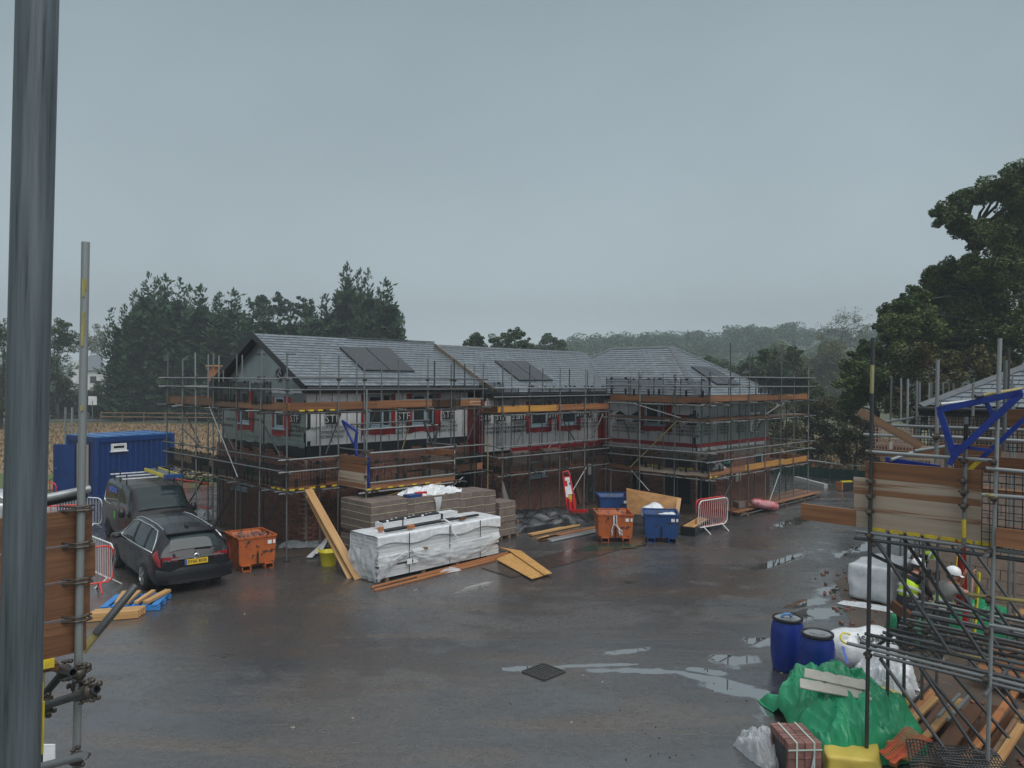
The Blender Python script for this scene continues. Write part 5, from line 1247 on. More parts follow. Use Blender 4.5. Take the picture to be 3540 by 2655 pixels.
# brown boards behind (the bay floor and back guard boards)
for (a, b_, k, mt) in (((3300, 1600), (3640, 1620), 1.2, BOARDN), ((3470, 1440), (3640, 1450), 1.6, BOARDN), ((3250, 1560), (3460, 1565), 1.9, BOARDN), ((3030, 1558), (3230, 1566), 2.6, BOARD)):
    p_, q_ = T(*a, k), T(*b_, k); p_.z = q_.z = (p_.z + q_.z) / 2; board('guard_board', p_, q_, .04, .225, SR.root, mt)
for k in range(5): board('deck_board', T(3395, 1690, .3 + k * .24), T(3640, 1715, .3 + k * .24), .23, .04, SR.root, BOARD)
# black mesh guard right, pinkish mesh guard behind
def guard_at(c_, x, w_, h_, nx, ny, mt, name, th=.009):
    m_ = MB(); M = Matrix((x, UP.cross(x), UP)).transposed().to_4x4(); M.translation = c_
    for i in range(nx + 1): m_.box((-w_ / 2 + w_ * i / nx, 0, 0), (th, th, h_), M)
    for j in range(ny + 1): m_.box((0, .001, -h_ / 2 + h_ * j / ny), (w_, th * .9, th), M)
    return m_.build(name, mt, SR.root)
guard_at(T(3520, 1765, -.02), nn, .75, .95, 9, 11, GUARD, 'brick_guard', .009)
guard_at(T(3084, 1513, 2.5), nn, .60, .40, 13, 7, mat('muddy_mesh', (.36, .24, .20), .6), 'brick_guard', .012)
board('guard_clip', T(3082, 1527, 2.45), T(3078, 1553, 2.45), .02, .05, SR.root, mat('pale_plastic', (.5, .46, .42), .5), up=nn)
guard_at(T(3290, 1500, 3.0), nn, 1.1, .5, 22, 8, GUARD, 'brick_guard', .010); guard_at(T(3440, 1500, 2.6), nn, .8, .5, 14, 8, GUARD, 'brick_guard', .012)
board('loose_plank', T(2970, 1421, 1.2), T(3187, 1544, 1.6), .04, .12, SR.root, OLDWOOD)
# standards and braces behind, and the bare ledgers of the lower lift
for k, ztop in ((.7, 1865), (1.4, 1880), (2.25, 1890), (3.0, 1900)):
    p_ = W(tR + k, to_o(P1)); SR.tube('standard', V((p_.x, p_.y, 0)), V((p_.x, p_.y, zt_)), STEELD if k < 2 else STEEL)
    q_ = W(tR + k, to_o(P1) + 1.9); SR.tube('standard', V((q_.x, q_.y, 0)), V((q_.x, q_.y, zt_)), STEELD)
    SR.tube('brace', W(tR + k, to_o(P1) + .1, zt_ - .05), W(tR + k, to_o(P1) + 1.55, 1.1), STEELD); SR.tube('brace', W(tR + k + .05, to_o(P1) + .1, 1.6), W(tR + k + .05, to_o(P1) + 1.6, .1), STEELD)
SR.tube('brace', T(3027, 1868), T(3283, 2256), STEELD); SR.tube('brace', T(3042, 2275), T(3330, 2680), STEELD); SR.tube('brace', T(3182, 2309, .3), T(3430, 2680, .3), STEELD)
SR.tube('brace', T(3300, 2070, -.02), T(3470, 2160, -.02), STEELD)
for i in range(13):
    k = i * .25; p_ = T(2960, 2231) + d1 * k; q_ = T(3620, 2392) + d1 * k; dz = rs.uniform(-.03, .03); s0 = rs.uniform(-.15, .15)
    SR.tube('ledger', p_ + UP * dz - nn * s0, q_ + UP * dz, STEELL if i == 0 else STEEL if i % 2 else STEELD)
SR.tube('ledger', T(3020, 2262, -.03), T(3620, 2410, -.03), STEEL)
SR.tube('transom', W(tR - .35, to_o(T(3412, 2300)) + .05, 1.52), W(tR + 3, to_o(T(3412, 2300)) + .05, 1.52), STEEL); SR.tube('transom', W(tR - .1, to_o(P1) - .03, 1.58), W(tR + 3.2, to_o(P1) - .03, 1.58), STEELD)
SR.tube('transom', W(tR - .25, to_o(T(3330, 1910)), zt_ - .03), W(tR + 2, to_o(T(3330, 1910)), zt_ - .03), STEEL); SR.tube('transom', W(tR - .3, to_o(T(3425, 1915)), zt_ - .07), W(tR + 2, to_o(T(3425, 1915)), zt_ - .07), STEEL)
SR.tube('ledger', T(3350, 2055, .0), T(3640, 2092, .0), YELT); SR.tube('ledger', T(3420, 2160, -.06), T(3640, 2200, -.06), STEELL); SR.tube('ledger', T(3010, 1915, .02), T(3190, 2000, .5), STEELD)
SR.tube('ledger', T(3180, 2240, 1.9), T(3420, 2282, 1.9), YELT)
for (x_, y_, k) in ((3005, 2265, 0), (3010, 1850, 0), (3412, 2345, -.05), (3425, 1905, -.05), (3420, 2070, -.05), (3335, 1660, -.03), (3335, 1700, -.03), (3335, 1747, -.03), (3440, 1594, -.04), (3440, 1720, -.06), (3013, 1663, -.02), (3012, 1715, -.02), (3010, 1768, -.02), (3335, 1590, -.04), (3205, 2180, 1.2), (3150, 2160, .9), (3415, 2180, -.05), (3240, 1508, .58), (3010, 1562, -.04)):
    clip_ring(SR.coup, T(x_, y_, k), UP, .033, .055); clip_ring(SR.coup, T(x_, y_ + 3, k) - d1 * .05, nn, .033, .055)
# blue gantry gate
k = -.15
def bl(a, b_, w_=.06, mt=BLUEP, kk=-.15): board('gantry_frame', T(*a, kk), T(*b_, kk), w_ * .7, w_, SR.root, mt)
bl((3240, 1418), (3536, 1356), .075); bl((3250, 1425), (3300, 1577), .07); bl((3528, 1362), (3296, 1577), .075); bl((3408, 1388), (3440, 1450), .05, BLUEP, -.12)
bl((3296, 1541), (3430, 1558), .04, BLUEP, -.1); bl((3300, 1572), (3283, 1606), .06); bl((3600, 1395), (3392, 1586), .055, BLUEP, .3); bl((3062, 1588), (3250, 1618), .07, BLUEP, .5); bl((3392, 1588), (3350, 1625), .05, YELB, .28)
SR.tube('gantry_rail', T(3252, 1398, -.2), T(3420, 1380, .2), STEELL); SR.tube('gantry_rail', T(3372, 1371, -.2), T(3530, 1345, .3), YELT); SR.tube('gantry_rail', T(3372, 1371, -.21), T(3398, 1367, -.15), STEELD, .0265)
SR.tube('gantry_rail', T(3160, 1560, .8), T(3300, 1538, 1.6), STEEL); SR.tube('gantry_rail', T(3080, 1590, .4), T(3190, 1553, 1.0), STEELL)
SR.done()
# right-hand house: hipped slate roof over block walls
HR = thing('hipped_house', 'slate-roofed blockwork house rising at the right edge behind the blue gantry', 'house', V((11, 18, 0)))
E = D(3177, 1402, 16.5); zE = E.z; tE_, oE_ = to_t(E), to_o(E)
nR = nn.cross(upC1)
SLR = .535; csR = 1 / math.sqrt(1 + SLR * SLR); upR1 = (d1 + UP * SLR).normalized(); upR2 = (nn + UP * SLR).normalized()
HW = 4.0
b = MB(); deck(b, [W(tE_, oE_, zE), W(tE_, oE_ + 10, zE), W(tE_ + HW, oE_ + 10 - HW, zE + SLR * HW), W(tE_ + HW, oE_ + HW, zE + SLR * HW)]); deck(b, [W(tE_, oE_, zE), W(tE_ + HW, oE_ + HW, zE + SLR * HW), W(tE_ + 2 * HW, oE_, zE)])
roofR = b.build('roof', BLACKP, HR)
polyR = rev([(0, 0), (10, 0), (10 - HW, HW / csR), (HW, HW / csR)])
if nn.cross(upR1).z > 0: slate_plane(roofR, W(tE_, oE_, zE), nn, upR1, polyR, 150, seed=6)
else: slate_plane(roofR, W(tE_, oE_ + 10, zE), -nn, upR1, rev([(10 - u, v) for u, v in polyR]), 150, seed=6)
ridge_run(roofR, W(tE_, oE_, zE), W(tE_ + HW, oE_ + HW, zE + SLR * HW), -d1 - UP * SLR, -nn - UP * SLR, name='hip_tile', w=.17)
board('fascia', W(tE_ + .02, oE_, zE - .12), W(tE_ + .02, oE_ + 10, zE - .12), .03, .2, HR, BLACKP); tube('gutter', W(tE_ - .05, oE_ - .1, zE - .07), W(tE_ - .05, oE_ + 10, zE - .07), HR, BLACKP, .06)
pR = W(tE_ + .35, oE_ + .35)
b = MB(); slab(b, pR, nn, -d1, (0, 9.3, 0, zE - .1), .2, .02); slab(b, pR, d1, -nn, (0, 7, 0, zE - .1), .2, .02); wr = b.build('block_wall', MORTAR, HR)
_bk = MB(); _bk.box((0, -.02, 0), (.436, .06, .211)); BK = _bk.mesh('block', PINKB)
M0 = Matrix((nn, d1, UP)).transposed().to_4x4()
for j in range(20):
    for i in range(15):
        q = pR + nn * (.22 + i * .45 - (.22 if j % 2 else 0)) + UP * (.11 + j * .225)
        if i * .45 > 6.5: continue
        M = M0.copy(); M.translation = q + d1 * 0; put('block', BK, wr, M @ Matrix.Rotation(math.pi, 4, 'Z') @ Matrix.Translation((0, 0, 0)))
window(HR, pR - d1 * .05, nn, -d1, 2.35, 3.1, zE - 1.5, zE - .45, recess=.0, fr=WINF)
SH = Scaf('row of thin upright scaffold tubes round the right-hand house', V((10, 20, 0)), group=None)
for px, py, dd, yb_ in ((3073, 1301, 19, 1600), (3119, 1307, 21, 1600), (3137, 1310, 16.5, 1700), (3172, 1316, 15.5, 1700), (3184, 1321, 18, 1600), (3208, 1322, 21, 1560), (3222, 1321, 20, 1560), (3263, 1321, 22, 1500), (3280, 1326, 23, 1500), (3300, 1324, 24, 1480), (3335, 1323, 25, 1450), (3360, 1325, 13.5, 1700), (3494, 1310, 14, 1600), (3518, 1330, 15, 1600)):
    p_ = D(px, py, dd); SH.std(V((p_.x, p_.y, 0)), p_.z, .02, rs.choice([STEEL, STEELL]))
SH.tube('guard_rail', D(3030, 1464, 13), D(3205, 1436, 18), STEEL); SH.done()

# ------------------------------------------------------------------ bricks and blocks stacked on the lower lifts
def lift_stack(p, x, nx, nz, me, dims, label, grp):
    t = thing('brick_stack' if me is BRICK_ME else 'block_stack', label, 'brick stack' if me is BRICK_ME else 'block stack', p, group=grp); rz_ = math.atan2(x.y, x.x); rg_ = random.Random(int(p.x * 100))
    for k in range(nz):
        for i in range(nx):
            if k == nz - 1 and rg_.random() < .35: continue
            for j in (0, 1): put('brick' if me is BRICK_ME else 'block', me, t, Matrix.Translation(p) @ Matrix.Rotation(rz_ + rg_.uniform(-.04, .04), 4, 'Z') @ Matrix.Translation(((i - nx / 2 + .5) * dims[0], j * dims[1], dims[2] * (k + .5))))
BRK = 'brick stacks on the lower scaffold lifts'
for a_, lb in ((.4, 'brick stack on the gable lift nearest the corner'), (-1.0, 'brick stack on the gable lift below the right-hand gable window'), (-2.3, 'brick stack on the gable lift below the middle of the gable'), (-3.9, 'brick stack on the gable lift below the left-hand gable window'), (-5.6, 'brick stack at the far left end of the gable lift')):
    lift_stack(W(Tg + .45, a_, 2.04), nn, 3, 6, BRICK_ME, (.23, .12, .07), lb, BRK)
for a_, lb in ((-.6, 'brick stack just round the corner on the left house lift'), (1.1, 'brick stack at the left in the loading bay'), (2.4, 'brick stack in the middle of the loading bay'), (5.0, 'brick stack on the left house lift beyond the loading bay')):
    lift_stack(W(a_, Of - .55, 2.04), d1, 4, 6 if a_ != 1.1 else 4, BRICK_ME, (.23, .12, .07), lb, BRK)
_lb = MB(); _lb.box((0, 0, 0), (.436, .10, .21)); LBK = _lb.mesh('block', BLOCK)
for a_, lb in ((8.2, 'grey block stack at the left end of the middle lift'), (9.9, 'grey block stack under the first middle-house window'), (11.6, 'grey block stack near the right end of the middle lift')):
    lift_stack(W(a_, Ob - .6, 1.89), d1, 2, 3, LBK, (.45, .12, .215), lb, 'block stacks on the middle lift')
# ------------------------------------------------------------------ vehicles
def cr(p0, p1, p2, p3, t):
    return [0.5 * ((2 * b_) + (-a + c_) * t + (2 * a - 5 * b_ + 4 * c_ - d_) * t * t + (-a + 3 * b_ - 3 * c_ + d_) * t ** 3) for a, b_, c_, d_ in zip(p0, p1, p2, p3)]
def spline(pts, u, soft=True):
    n = len(pts) - 1; x = min(max(u, 0), 1) * n; i = min(int(x), n - 1); t = x - i
    g = lambda k: pts[min(max(k, 0), n)]
    if not soft: return [a + (b_ - a) * t for a, b_ in zip(g(i), g(i + 1))]
    return cr(g(i - 1), g(i), g(i + 1), g(i + 2), t)
class Body:
    """a car body: stations along x (front +x); each (x, z_bottom, z_belt, z_top, w_sill, w_belt, w_roof)"""
    def __init__(s, st): s.st = st; s.xs = [q[0] for q in st]
    def at(s, x):
        xs = s.xs; i = max(k for k in range(len(xs) - 1) if xs[k] <= x or k == 0); t = (x - xs[i]) / (xs[i + 1] - xs[i]); t = min(max(t, 0), 1)
        g = lambda k: s.st[min(max(k, 0), len(xs) - 1)][1:]
        a, b_ = g(i), g(i + 1); t2 = t * t * (3 - 2 * t) * .5 + t * .5
        return [p + (q - p) * t2 for p, q in zip(a, b_)]
    def pt(s, x, v, side=1, off=0):
        """v 0..1 from sill (0) through belt (.5) and roof edge (.85) to the middle of the roof (1)"""
        zb, zl, zt, ws, wb, wr = s.at(x)
        prof = [(ws * .93, zb), (ws, zb + .14), (max(ws, wb) * 1.012, zb + (zl - zb) * .62), (wb, zl), (wb * .55 + wr * .45 + .006, zl + (zt - zl) * .5), (wr, zt - .05), (wr * .82, zt - .008), (wr * .4, zt + .012), (0, zt + .018)]
        y, z = spline(prof, v)
        return V((x, side * max(y, 0), z))
    def nrm(s, x, v, side):
        e = .01; a = s.pt(x + e, v, side) - s.pt(x - e, v, side); b_ = s.pt(x, min(v + e, 1), side) - s.pt(x, v - e, side)
        n = a.cross(b_) * (-1 if side > 0 else 1); n.normalize()
        return n
    def shell(s, name, mt, parent, nx=56, nv=28):
        b = MB(); x0, x1 = s.xs[0], s.xs[-1]
        for side in (1, -1): b.grid(lambda u, v, side=side: s.pt(x0 + (x1 - x0) * u, v if side > 0 else v, side), nx, nv)
        # close the ends and the floor
        for x in (x0, x1):
            ring = [s.pt(x, k / 16, 1) for k in range(17)] + [s.pt(x, k / 16, -1) for k in reversed(range(17))]; b.poly(ring if x == x1 else ring[::-1])
        b.grid(lambda u, v: V((x0 + (x1 - x0) * u, (v - .5) * 2 * s.pt(x0 + (x1 - x0) * u, 0, 1).y, s.pt(x0 + (x1 - x0) * u, 0, 1).z)), nx, 2)
        o = b.build(name, mt, parent, smooth=True, local=True); me = o.data; bm = bmesh.new(); bm.from_mesh(me); bmesh.ops.remove_doubles(bm, verts=bm.verts, dist=.0015); bmesh.ops.recalc_face_normals(bm, faces=bm.faces); bm.to_mesh(me); bm.free()
        return shade_auto(o, 50)
    def patch(s, name, mt, parent, quad, side=1, off=.006, nu=14, nv=8):
        """quad: four (x, v) corners"""
        def fn(u, w):
            a = [quad[0][k] + (quad[1][k] - quad[0][k]) * u for k in (0, 1)]; c_ = [quad[3][k] + (quad[2][k] - quad[3][k]) * u for k in (0, 1)]
            x, v = [a[k] + (c_[k] - a[k]) * w for k in (0, 1)]
            return s.pt(x, v, side) + s.nrm(x, v, side) * off
        b = MB(); b.grid(fn, nu, nv); return b.build(name, mt, parent, smooth=True, local=True)
def wheel(parent, x, y, r=.33, w_=.22, spokes=5, rim=ALLOY):
    sy = 1 if y > 0 else -1
    M = Matrix.Translation((x, y, r)) @ Matrix.Rotation(-sy * math.pi / 2, 4, 'X')
    b = MB(); b.lathe([(r * .62, w_ / 2 - .02), (r * .66, w_ / 2), (r * .93, w_ / 2), (r, w_ / 2 - .04), (r, -w_ / 2), (r * .6, -w_ / 2)], 28)
    o = b.build('wheel', RUBBER, parent, smooth=True, local=True, M=M)
    rm = MB(); rm.lathe([(r * .64, w_ / 2 - .012), (r * .66, w_ / 2 + .003), (r * .60, w_ / 2 + .003), (r * .57, w_ / 2 - .035)], 28, caps=False)
    for k in range(spokes):
        a = 2 * math.pi * k / spokes
        for da in (-.16, .16): rm.beam(V((.03 * math.cos(a), .03 * math.sin(a), w_ / 2 - .008)), V((r * .6 * math.cos(a + da), r * .6 * math.sin(a + da), w_ / 2 - .004)), .035, .02, V((0, 0, 1)))
    rm.lathe([(.0, w_ / 2 + .006), (.05, w_ / 2 + .006), (.06, w_ / 2 - .01)], 14)
    rm.build('rim', rim, o, local=True)
    bk = MB(); bk.lathe([(0, w_ / 2 - .05), (r * .6, w_ / 2 - .05)], 20, caps=False); bk.build('brake_disc', BLACKP, o, local=True)
def arch(parent, x, y, r, bd):
    sy = 1 if y > 0 else -1; b = MB(); n = 20
    for k in range(n):
        a0, a1 = math.pi * (-.12 + 1.24 * k / n), math.pi * (-.12 + 1.24 * (k + 1) / n)
        b.prism([V((x + rr_ * math.cos(a), y, r * .93 + rr_ * math.sin(a))) for rr_, a in ((0, a0), (r, a0), (r, a1))], (0, sy * .012, 0))
    return b.build('wheel_arch', BLACKP, parent, local=True)
def estate(loc, rz, label, paint, lettering=True):
    t = thing('estate_car', label, 'car', loc, rz)
    st = [(-2.42, .50, .80, .86, .62, .70, .60), (-2.36, .30, .88, 1.00, .80, .83, .66), (-2.15, .26, .93, 1.30, .88, .90, .58), (-1.85, .24, .93, 1.44, .91, .925, .60), (-1.2, .22, .92, 1.50, .92, .93, .63), (-.3, .21, .91, 1.52, .925, .93, .65), (.4, .21, .90, 1.49, .925, .93, .64), (.95, .21, .90, 1.30, .92, .925, .62), (1.35, .21, .90, 1.04, .92, .92, .70), (1.55, .21, .88, .98, .92, .91, .74), (2.1, .22, .80, .88, .90, .87, .70), (2.4, .26, .68, .78, .82, .76, .6), (2.5, .34, .58, .66, .66, .62, .45)]
    B = Body(st); body = B.shell('body', paint, t)
    # side glass with a bright surround, both sides
    for sd_ in (1, -1):
        B.patch('side_window', CARG, t, [(-2.02, .42), (.86, .42), (.42, .60), (-1.55, .61)], sd_, .004)
        line = [(-2.04, .41), (-1.0, .405), (0, .405), (.92, .41), (.70, .5), (.42, .60), (0, .625), (-1.0, .63), (-1.55, .615), (-1.85, .52)]
        b = MB(); b.path([B.pt(x, v, sd_) + B.nrm(x, v, sd_) * .008 for x, v in line], .020, 6, True); b.build('window_trim', CHROME, t, smooth=True, local=True)
        for x in (-1.35, -.35):
            b = MB(); b.path([B.pt(x + .06 * k, .42 + .19 * k / 3, sd_) + B.nrm(x, .5, sd_) * .006 for k in range(4)], .03, 6); b.build('pillar', BLACKP, t, local=True)
        b = MB(); pts = [(-1.75, .70), (-1.2, .735), (-.3, .74), (.3, .735), (.62, .70)]; b.path([B.pt(x, v, sd_) + UP * .022 for x, v in pts], .02, 6); b.build('roof_rail', CHROME, t, smooth=True, local=True)
        b = MB(); b.lathe([(0, -.1), (.055, -.09), (.075, 0), (.055, .09), (0, .1)], 10, Matrix.Translation((.78, sd_ * 1.03, .98)) @ Matrix.Rotation(math.pi / 2, 4, 'X') @ Matrix.Diagonal((1.1, .9, 1.2, 1))); b.build('wing_mirror', paint, t, smooth=True, local=True)
        for x in (-.2, -1.2): b = MB(); b.beam(V((x - .1, sd_ * .945, .80)), V((x + .1, sd_ * .945, .80)), .03, .025); b.build('door_handle', paint, t, local=True)
        for x in (-.78, .30):
            b = MB(); b.path([B.pt(x, .06 + .31 * k / 6, sd_) + B.nrm(x, .06 + .31 * k / 6, sd_) * .001 for k in range(7)], .004, 4); b.build('door_seam', BLACKP, t, local=True)
        for x, nm in ((-1.37, 0), (1.37, 1)): arch(t, x, sd_ * .915, .375, B); wheel(t, x, sd_ * .845, .335, .225)
        B.patch('headlight', CHROME, t, [(2.0, .38), (2.36, .36), (2.36, .30), (2.0, .33)], sd_, .006)
    # windscreen and rear screen
    def endglass(name, x0, x1, v0, v1, off=.008):
        b = MB()
        def fn(u, w):
            sd = 1 if u >= .5 else -1; k = abs(u - .5) * 2; x = x0 + (x1 - x0) * w; zt = B.at(x); y = sd * k * (zt[5] * .90); 
            vv = B.pt(x, .86, 1); z = zt[2] + .018 - .036 * k ** 4
            n = V((-(B.at(x + .02)[2] - B.at(x - .02)[2]) / .04, 0, 1)).normalized()
            return V((x, y, z)) + n * (off + .014)
        b.grid(fn, 14, 8); return b.build(name, CARG, t, smooth=True, local=True)
    endglass('windscreen', .62, 1.36, 0, 0); endglass('rear_screen', -2.33, -1.97, 0, 0)
    b = MB(); b.prism([V((-1.93, -.60, 1.425)), V((-1.93, .60, 1.425)), V((-2.14, .56, 1.40)), V((-2.14, -.56, 1.40))], (0, 0, .03)); b.build('spoiler', paint, t, local=True)
    b = MB(); b.beam(V((-2.365, .0, 1.06)), V((-2.37, -.38, 1.04)), .02, .02); b.build('rear_wiper', BLACKP, t, local=True)
    for sd_ in (1, -1):
        B.patch('tail_light', TAIL, t, [(-2.385, .27), (-2.08, .40), (-2.16, .47), (-2.375, .40)], sd_, .008)
        b = MB(); b.prism([V((-2.41, sd_ * .42, .80)), V((-2.37, sd_ * .76, .80)), V((-2.37, sd_ * .76, .93)), V((-2.41, sd_ * .40, .90))], (-.022, 0, 0)); b.build('tail_light', TAIL, t, local=True)
        b = MB(); b.beam(V((-2.375, sd_ * .45, .36)), V((-2.345, sd_ * .74, .37)), .05, .035); b.build('reflector', TAIL, t, local=True)
    b = MB(); b.beam(V((-2.44, -.58, .865)), V((-2.44, .58, .865)), .03, .038); b.build('chrome_bar', CHROME, t, local=True)
    b = MB(); b.lathe([(0, 0), (.062, 0), (.07, .012), (.055, .02), (0, .02)], 20, Matrix.Translation((-2.452, 0, .885)) @ Matrix.Rotation(-math.pi / 2, 4, 'Y')); o = b.build('badge', CHROME, t, local=True)
    b = MB(); b.prism([V((-2.476, .042, .895)), V((-2.476, -.005, .90)), V((-2.476, -.042, .875)), V((-2.476, .005, .87))], (-.003, 0, 0)); b.build('emblem', BLACKP, o, local=True)
    b = MB(); b.box((-2.405, 0, .56), (.08, 1.62, .30)); b.build('bumper', paint, t, local=True) if False else None
    # bumper: rounded bar across the tail
    b = MB(); b.grid(lambda u, v: V((-2.43 - .05 * math.sin(v * math.pi) + .32 * abs(u - .5) ** 2.6 * 2.2, (u - .5) * 1.80, .28 + .36 * v)), 24, 6); b.build('bumper', paint, t, smooth=True, local=True)
    b = MB(); b.grid(lambda u, v: V((-2.466 + .32 * abs(u - .5) ** 2.6 * 2.2, (u - .5) * 1.5, .27 + .09 * v)), 20, 2); b.build('lower_valance', BLACKP, t, local=True)
    b = MB(); b.box((-2.452, 0, .76), (.016, .54, .13)); p = b.build('number_plate', PLATE, t, local=True)
    b = MB(); b.box((-2.462, .245, .76), (.004, .05, .125)); b.build('country_band', EUBLUE, p, local=True)
    M = face_frame((-2.461, -.02, .758), (0, -1, 0), (0, 0, 1))
    put('lettering', text_mesh('EY66 BXB', .105, INK, .001, bold=.002), p, M, local=True)
    b = MB(); b.prism([V((-1.62, -.03, 1.475)), V((-1.62, .03, 1.475)), V((-1.78, .02, 1.46)), V((-1.78, -.02, 1.46))], (0, 0, .06)); b.build('aerial', BLACKP, t, local=True)
    for x, y in ((-2.2, 0),): pass
    return t
estate((-8.29 - .643 * 1.37, 19.26 + .766 * 1.37, 0), math.radians(90 + 40), 'dark grey estate car seen from behind beside the orange skip', CARP)
SILV = mat('silver_car_paint', (.42, .43, .44), .25, .4, spec=.6, coat=.6)
def van(loc, rz):
    t = thing('panel_van', 'dark brown van with roof bars and blue lettering, facing the yard behind the estate car', 'van', loc, rz)
    st = [(-2.2, .42, 1.05, 1.70, .80, .82, .70), (-2.15, .30, 1.06, 1.80, .86, .88, .74), (-1.9, .26, 1.06, 1.84, .90, .905, .76), (-.8, .24, 1.06, 1.87, .91, .915, .77), (.2, .24, 1.05, 1.86, .91, .915, .76), (.75, .24, 1.04, 1.80, .91, .915, .74), (1.1, .24, 1.03, 1.52, .91, .91, .72), (1.45, .24, 1.02, 1.22, .91, .90, .76), (1.62, .24, 1.0, 1.12, .91, .89, .76), (2.0, .26, .92, 1.02, .88, .85, .68), (2.18, .30, .80, .90, .80, .76, .58), (2.26, .36, .66, .74, .62, .58, .45)]
    B = Body(st); B.shell('body', VANP, t)
    def endglass(name, x0, x1):
        b = MB()
        def fn(u, w):
            k = abs(u - .5) * 2; sd = 1 if u >= .5 else -1; x = x0 + (x1 - x0) * w; q = B.at(x); n = V((-(B.at(x + .02)[2] - B.at(x - .02)[2]) / .04, 0, 1)).normalized()
            return V((x, sd * k * q[5] * .90, q[2] + .018 - .034 * k ** 4)) + n * .024
        b.grid(fn, 14, 8); return b.build(name, CARG, t, smooth=True, local=True)
    endglass('windscreen', .80, 1.47)
    for sd_ in (1, -1):
        B.patch('side_window', CARG, t, [(.10, .43), (1.12, .43), (.72, .61), (.12, .62)], sd_, .004)
        B.patch('rear_side_panel', CARG, t, [(-1.95, .41), (-.1, .41), (-.1, .62), (-1.8, .62)], sd_, .004)
        b = MB(); b.path([B.pt(x, v, sd_) + B.nrm(x, v, sd_) * .008 for x, v in ((-1.95, .50), (-1.93, .42), (-1.7, .40), (-.9, .395))], .013, 6); b.build('window_trim', CHROME, t, local=True)
        b = MB(); b.lathe([(0, -.14), (.06, -.12), (.085, 0), (.06, .12), (0, .14)], 10, Matrix.Translation((.92, sd_ * 1.04, 1.10)) @ Matrix.Diagonal((1, 1.25, 1, 1))); b.build('wing_mirror', BLACKP, t, smooth=True, local=True)
        b = MB(); b.beam(V((.15, sd_ * .93, .93)), V((.35, sd_ * .93, .93)), .03, .025); b.build('door_handle', VANP, t, local=True)
        for x in (1.36, -1.4): arch(t, x, sd_ * .905, .365, B); wheel(t, x, sd_ * .835, .325, .21, 6, BLACKP)
        B.patch('headlight', GLASS, t, [(1.75, .40), (2.14, .40), (2.12, .30), (1.80, .30)], sd_, .006)
        b = MB(); b.path([B.pt(.05, .06 + .56 * k / 8, sd_) + B.nrm(.05, .06 + .5 * k / 8, sd_) * .001 for k in range(9)], .005, 4); b.build('door_seam', BLACKP, t, local=True)
    # sign writing on the side that faces the yard (right-hand side of the van, -y)
    q = B.pt(-1.0, .53, -1); n = B.nrm(-1.0, .53, -1); put('lettering', text_mesh('APOLLO', .26, mat('blue_lettering', (.03, .16, .75), .4), .002, bold=.008), t, face_frame(q + n * .012, (1, 0, 0), UP), local=True)
    q = B.pt(-.42, .30, -1); n = B.nrm(-.42, .30, -1); M = face_frame(q + n * .008, (1, 0, 0), UP); b = MB(); b.box((0, 0, 0), (.20, .24, .003), M); b.build('green_sticker', mat('green_sticker', (.08, .48, .03), .4), t, local=True)
    q = B.pt(.72, .24, -1); n = B.nrm(.72, .24, -1); M = face_frame(q + n * .01, (1, 0, 0), UP); b = MB(); b.box((0, 0, 0), (.14, .06, .003), M); b.build('red_sticker', REDP, t, local=True)
    b = MB(); b.box((2.235, 0, .5), (.05, .52, .11)); b.build('number_plate', WHITEP, t, local=True)
    b = MB(); b.grid(lambda u, v: V((2.27 - .3 * abs(u - .5) ** 2.4 * 2, (u - .5) * 1.7, .30 + .34 * v)), 20, 4); b.build('bumper', BLACKP, t, smooth=True, local=True)
    b = MB(); b.path([V((1.50, -.5, 1.2)), V((1.46, .1, 1.24))], .012, 5); b.build('wiper', BLACKP, t, local=True)
    for x in (-1.5, -.75, .05):
        b = MB(); b.beam(V((x, -.82, 2.02)), V((x, .82, 2.02)), .06, .03); o = b.build('roof_bar', WHITEM, t, local=True)
        b = MB()
        for y in (-.7, .7): b.tube(V((x, y, 1.8)), V((x, y, 2.16)), .02, 6)
        b.build('bar_foot', BLACKP, o, local=True)
    b = MB(); b.path([V((-1.6, .72, 1.93)), V((.3, .72, 1.92))], .012, 5); b.path([V((-1.6, -.72, 1.93)), V((.3, -.72, 1.92))], .012, 5); b.build('roof_rack_rail', BLACKP, t, local=True)
    return t
VH = V((.643, -.766, 0)); vloc = V((-13.0, 24.75, 0)) + VH * 1.4 + V((.766, .643, 0)) * .84
VAN = van(vloc, math.radians(-50))
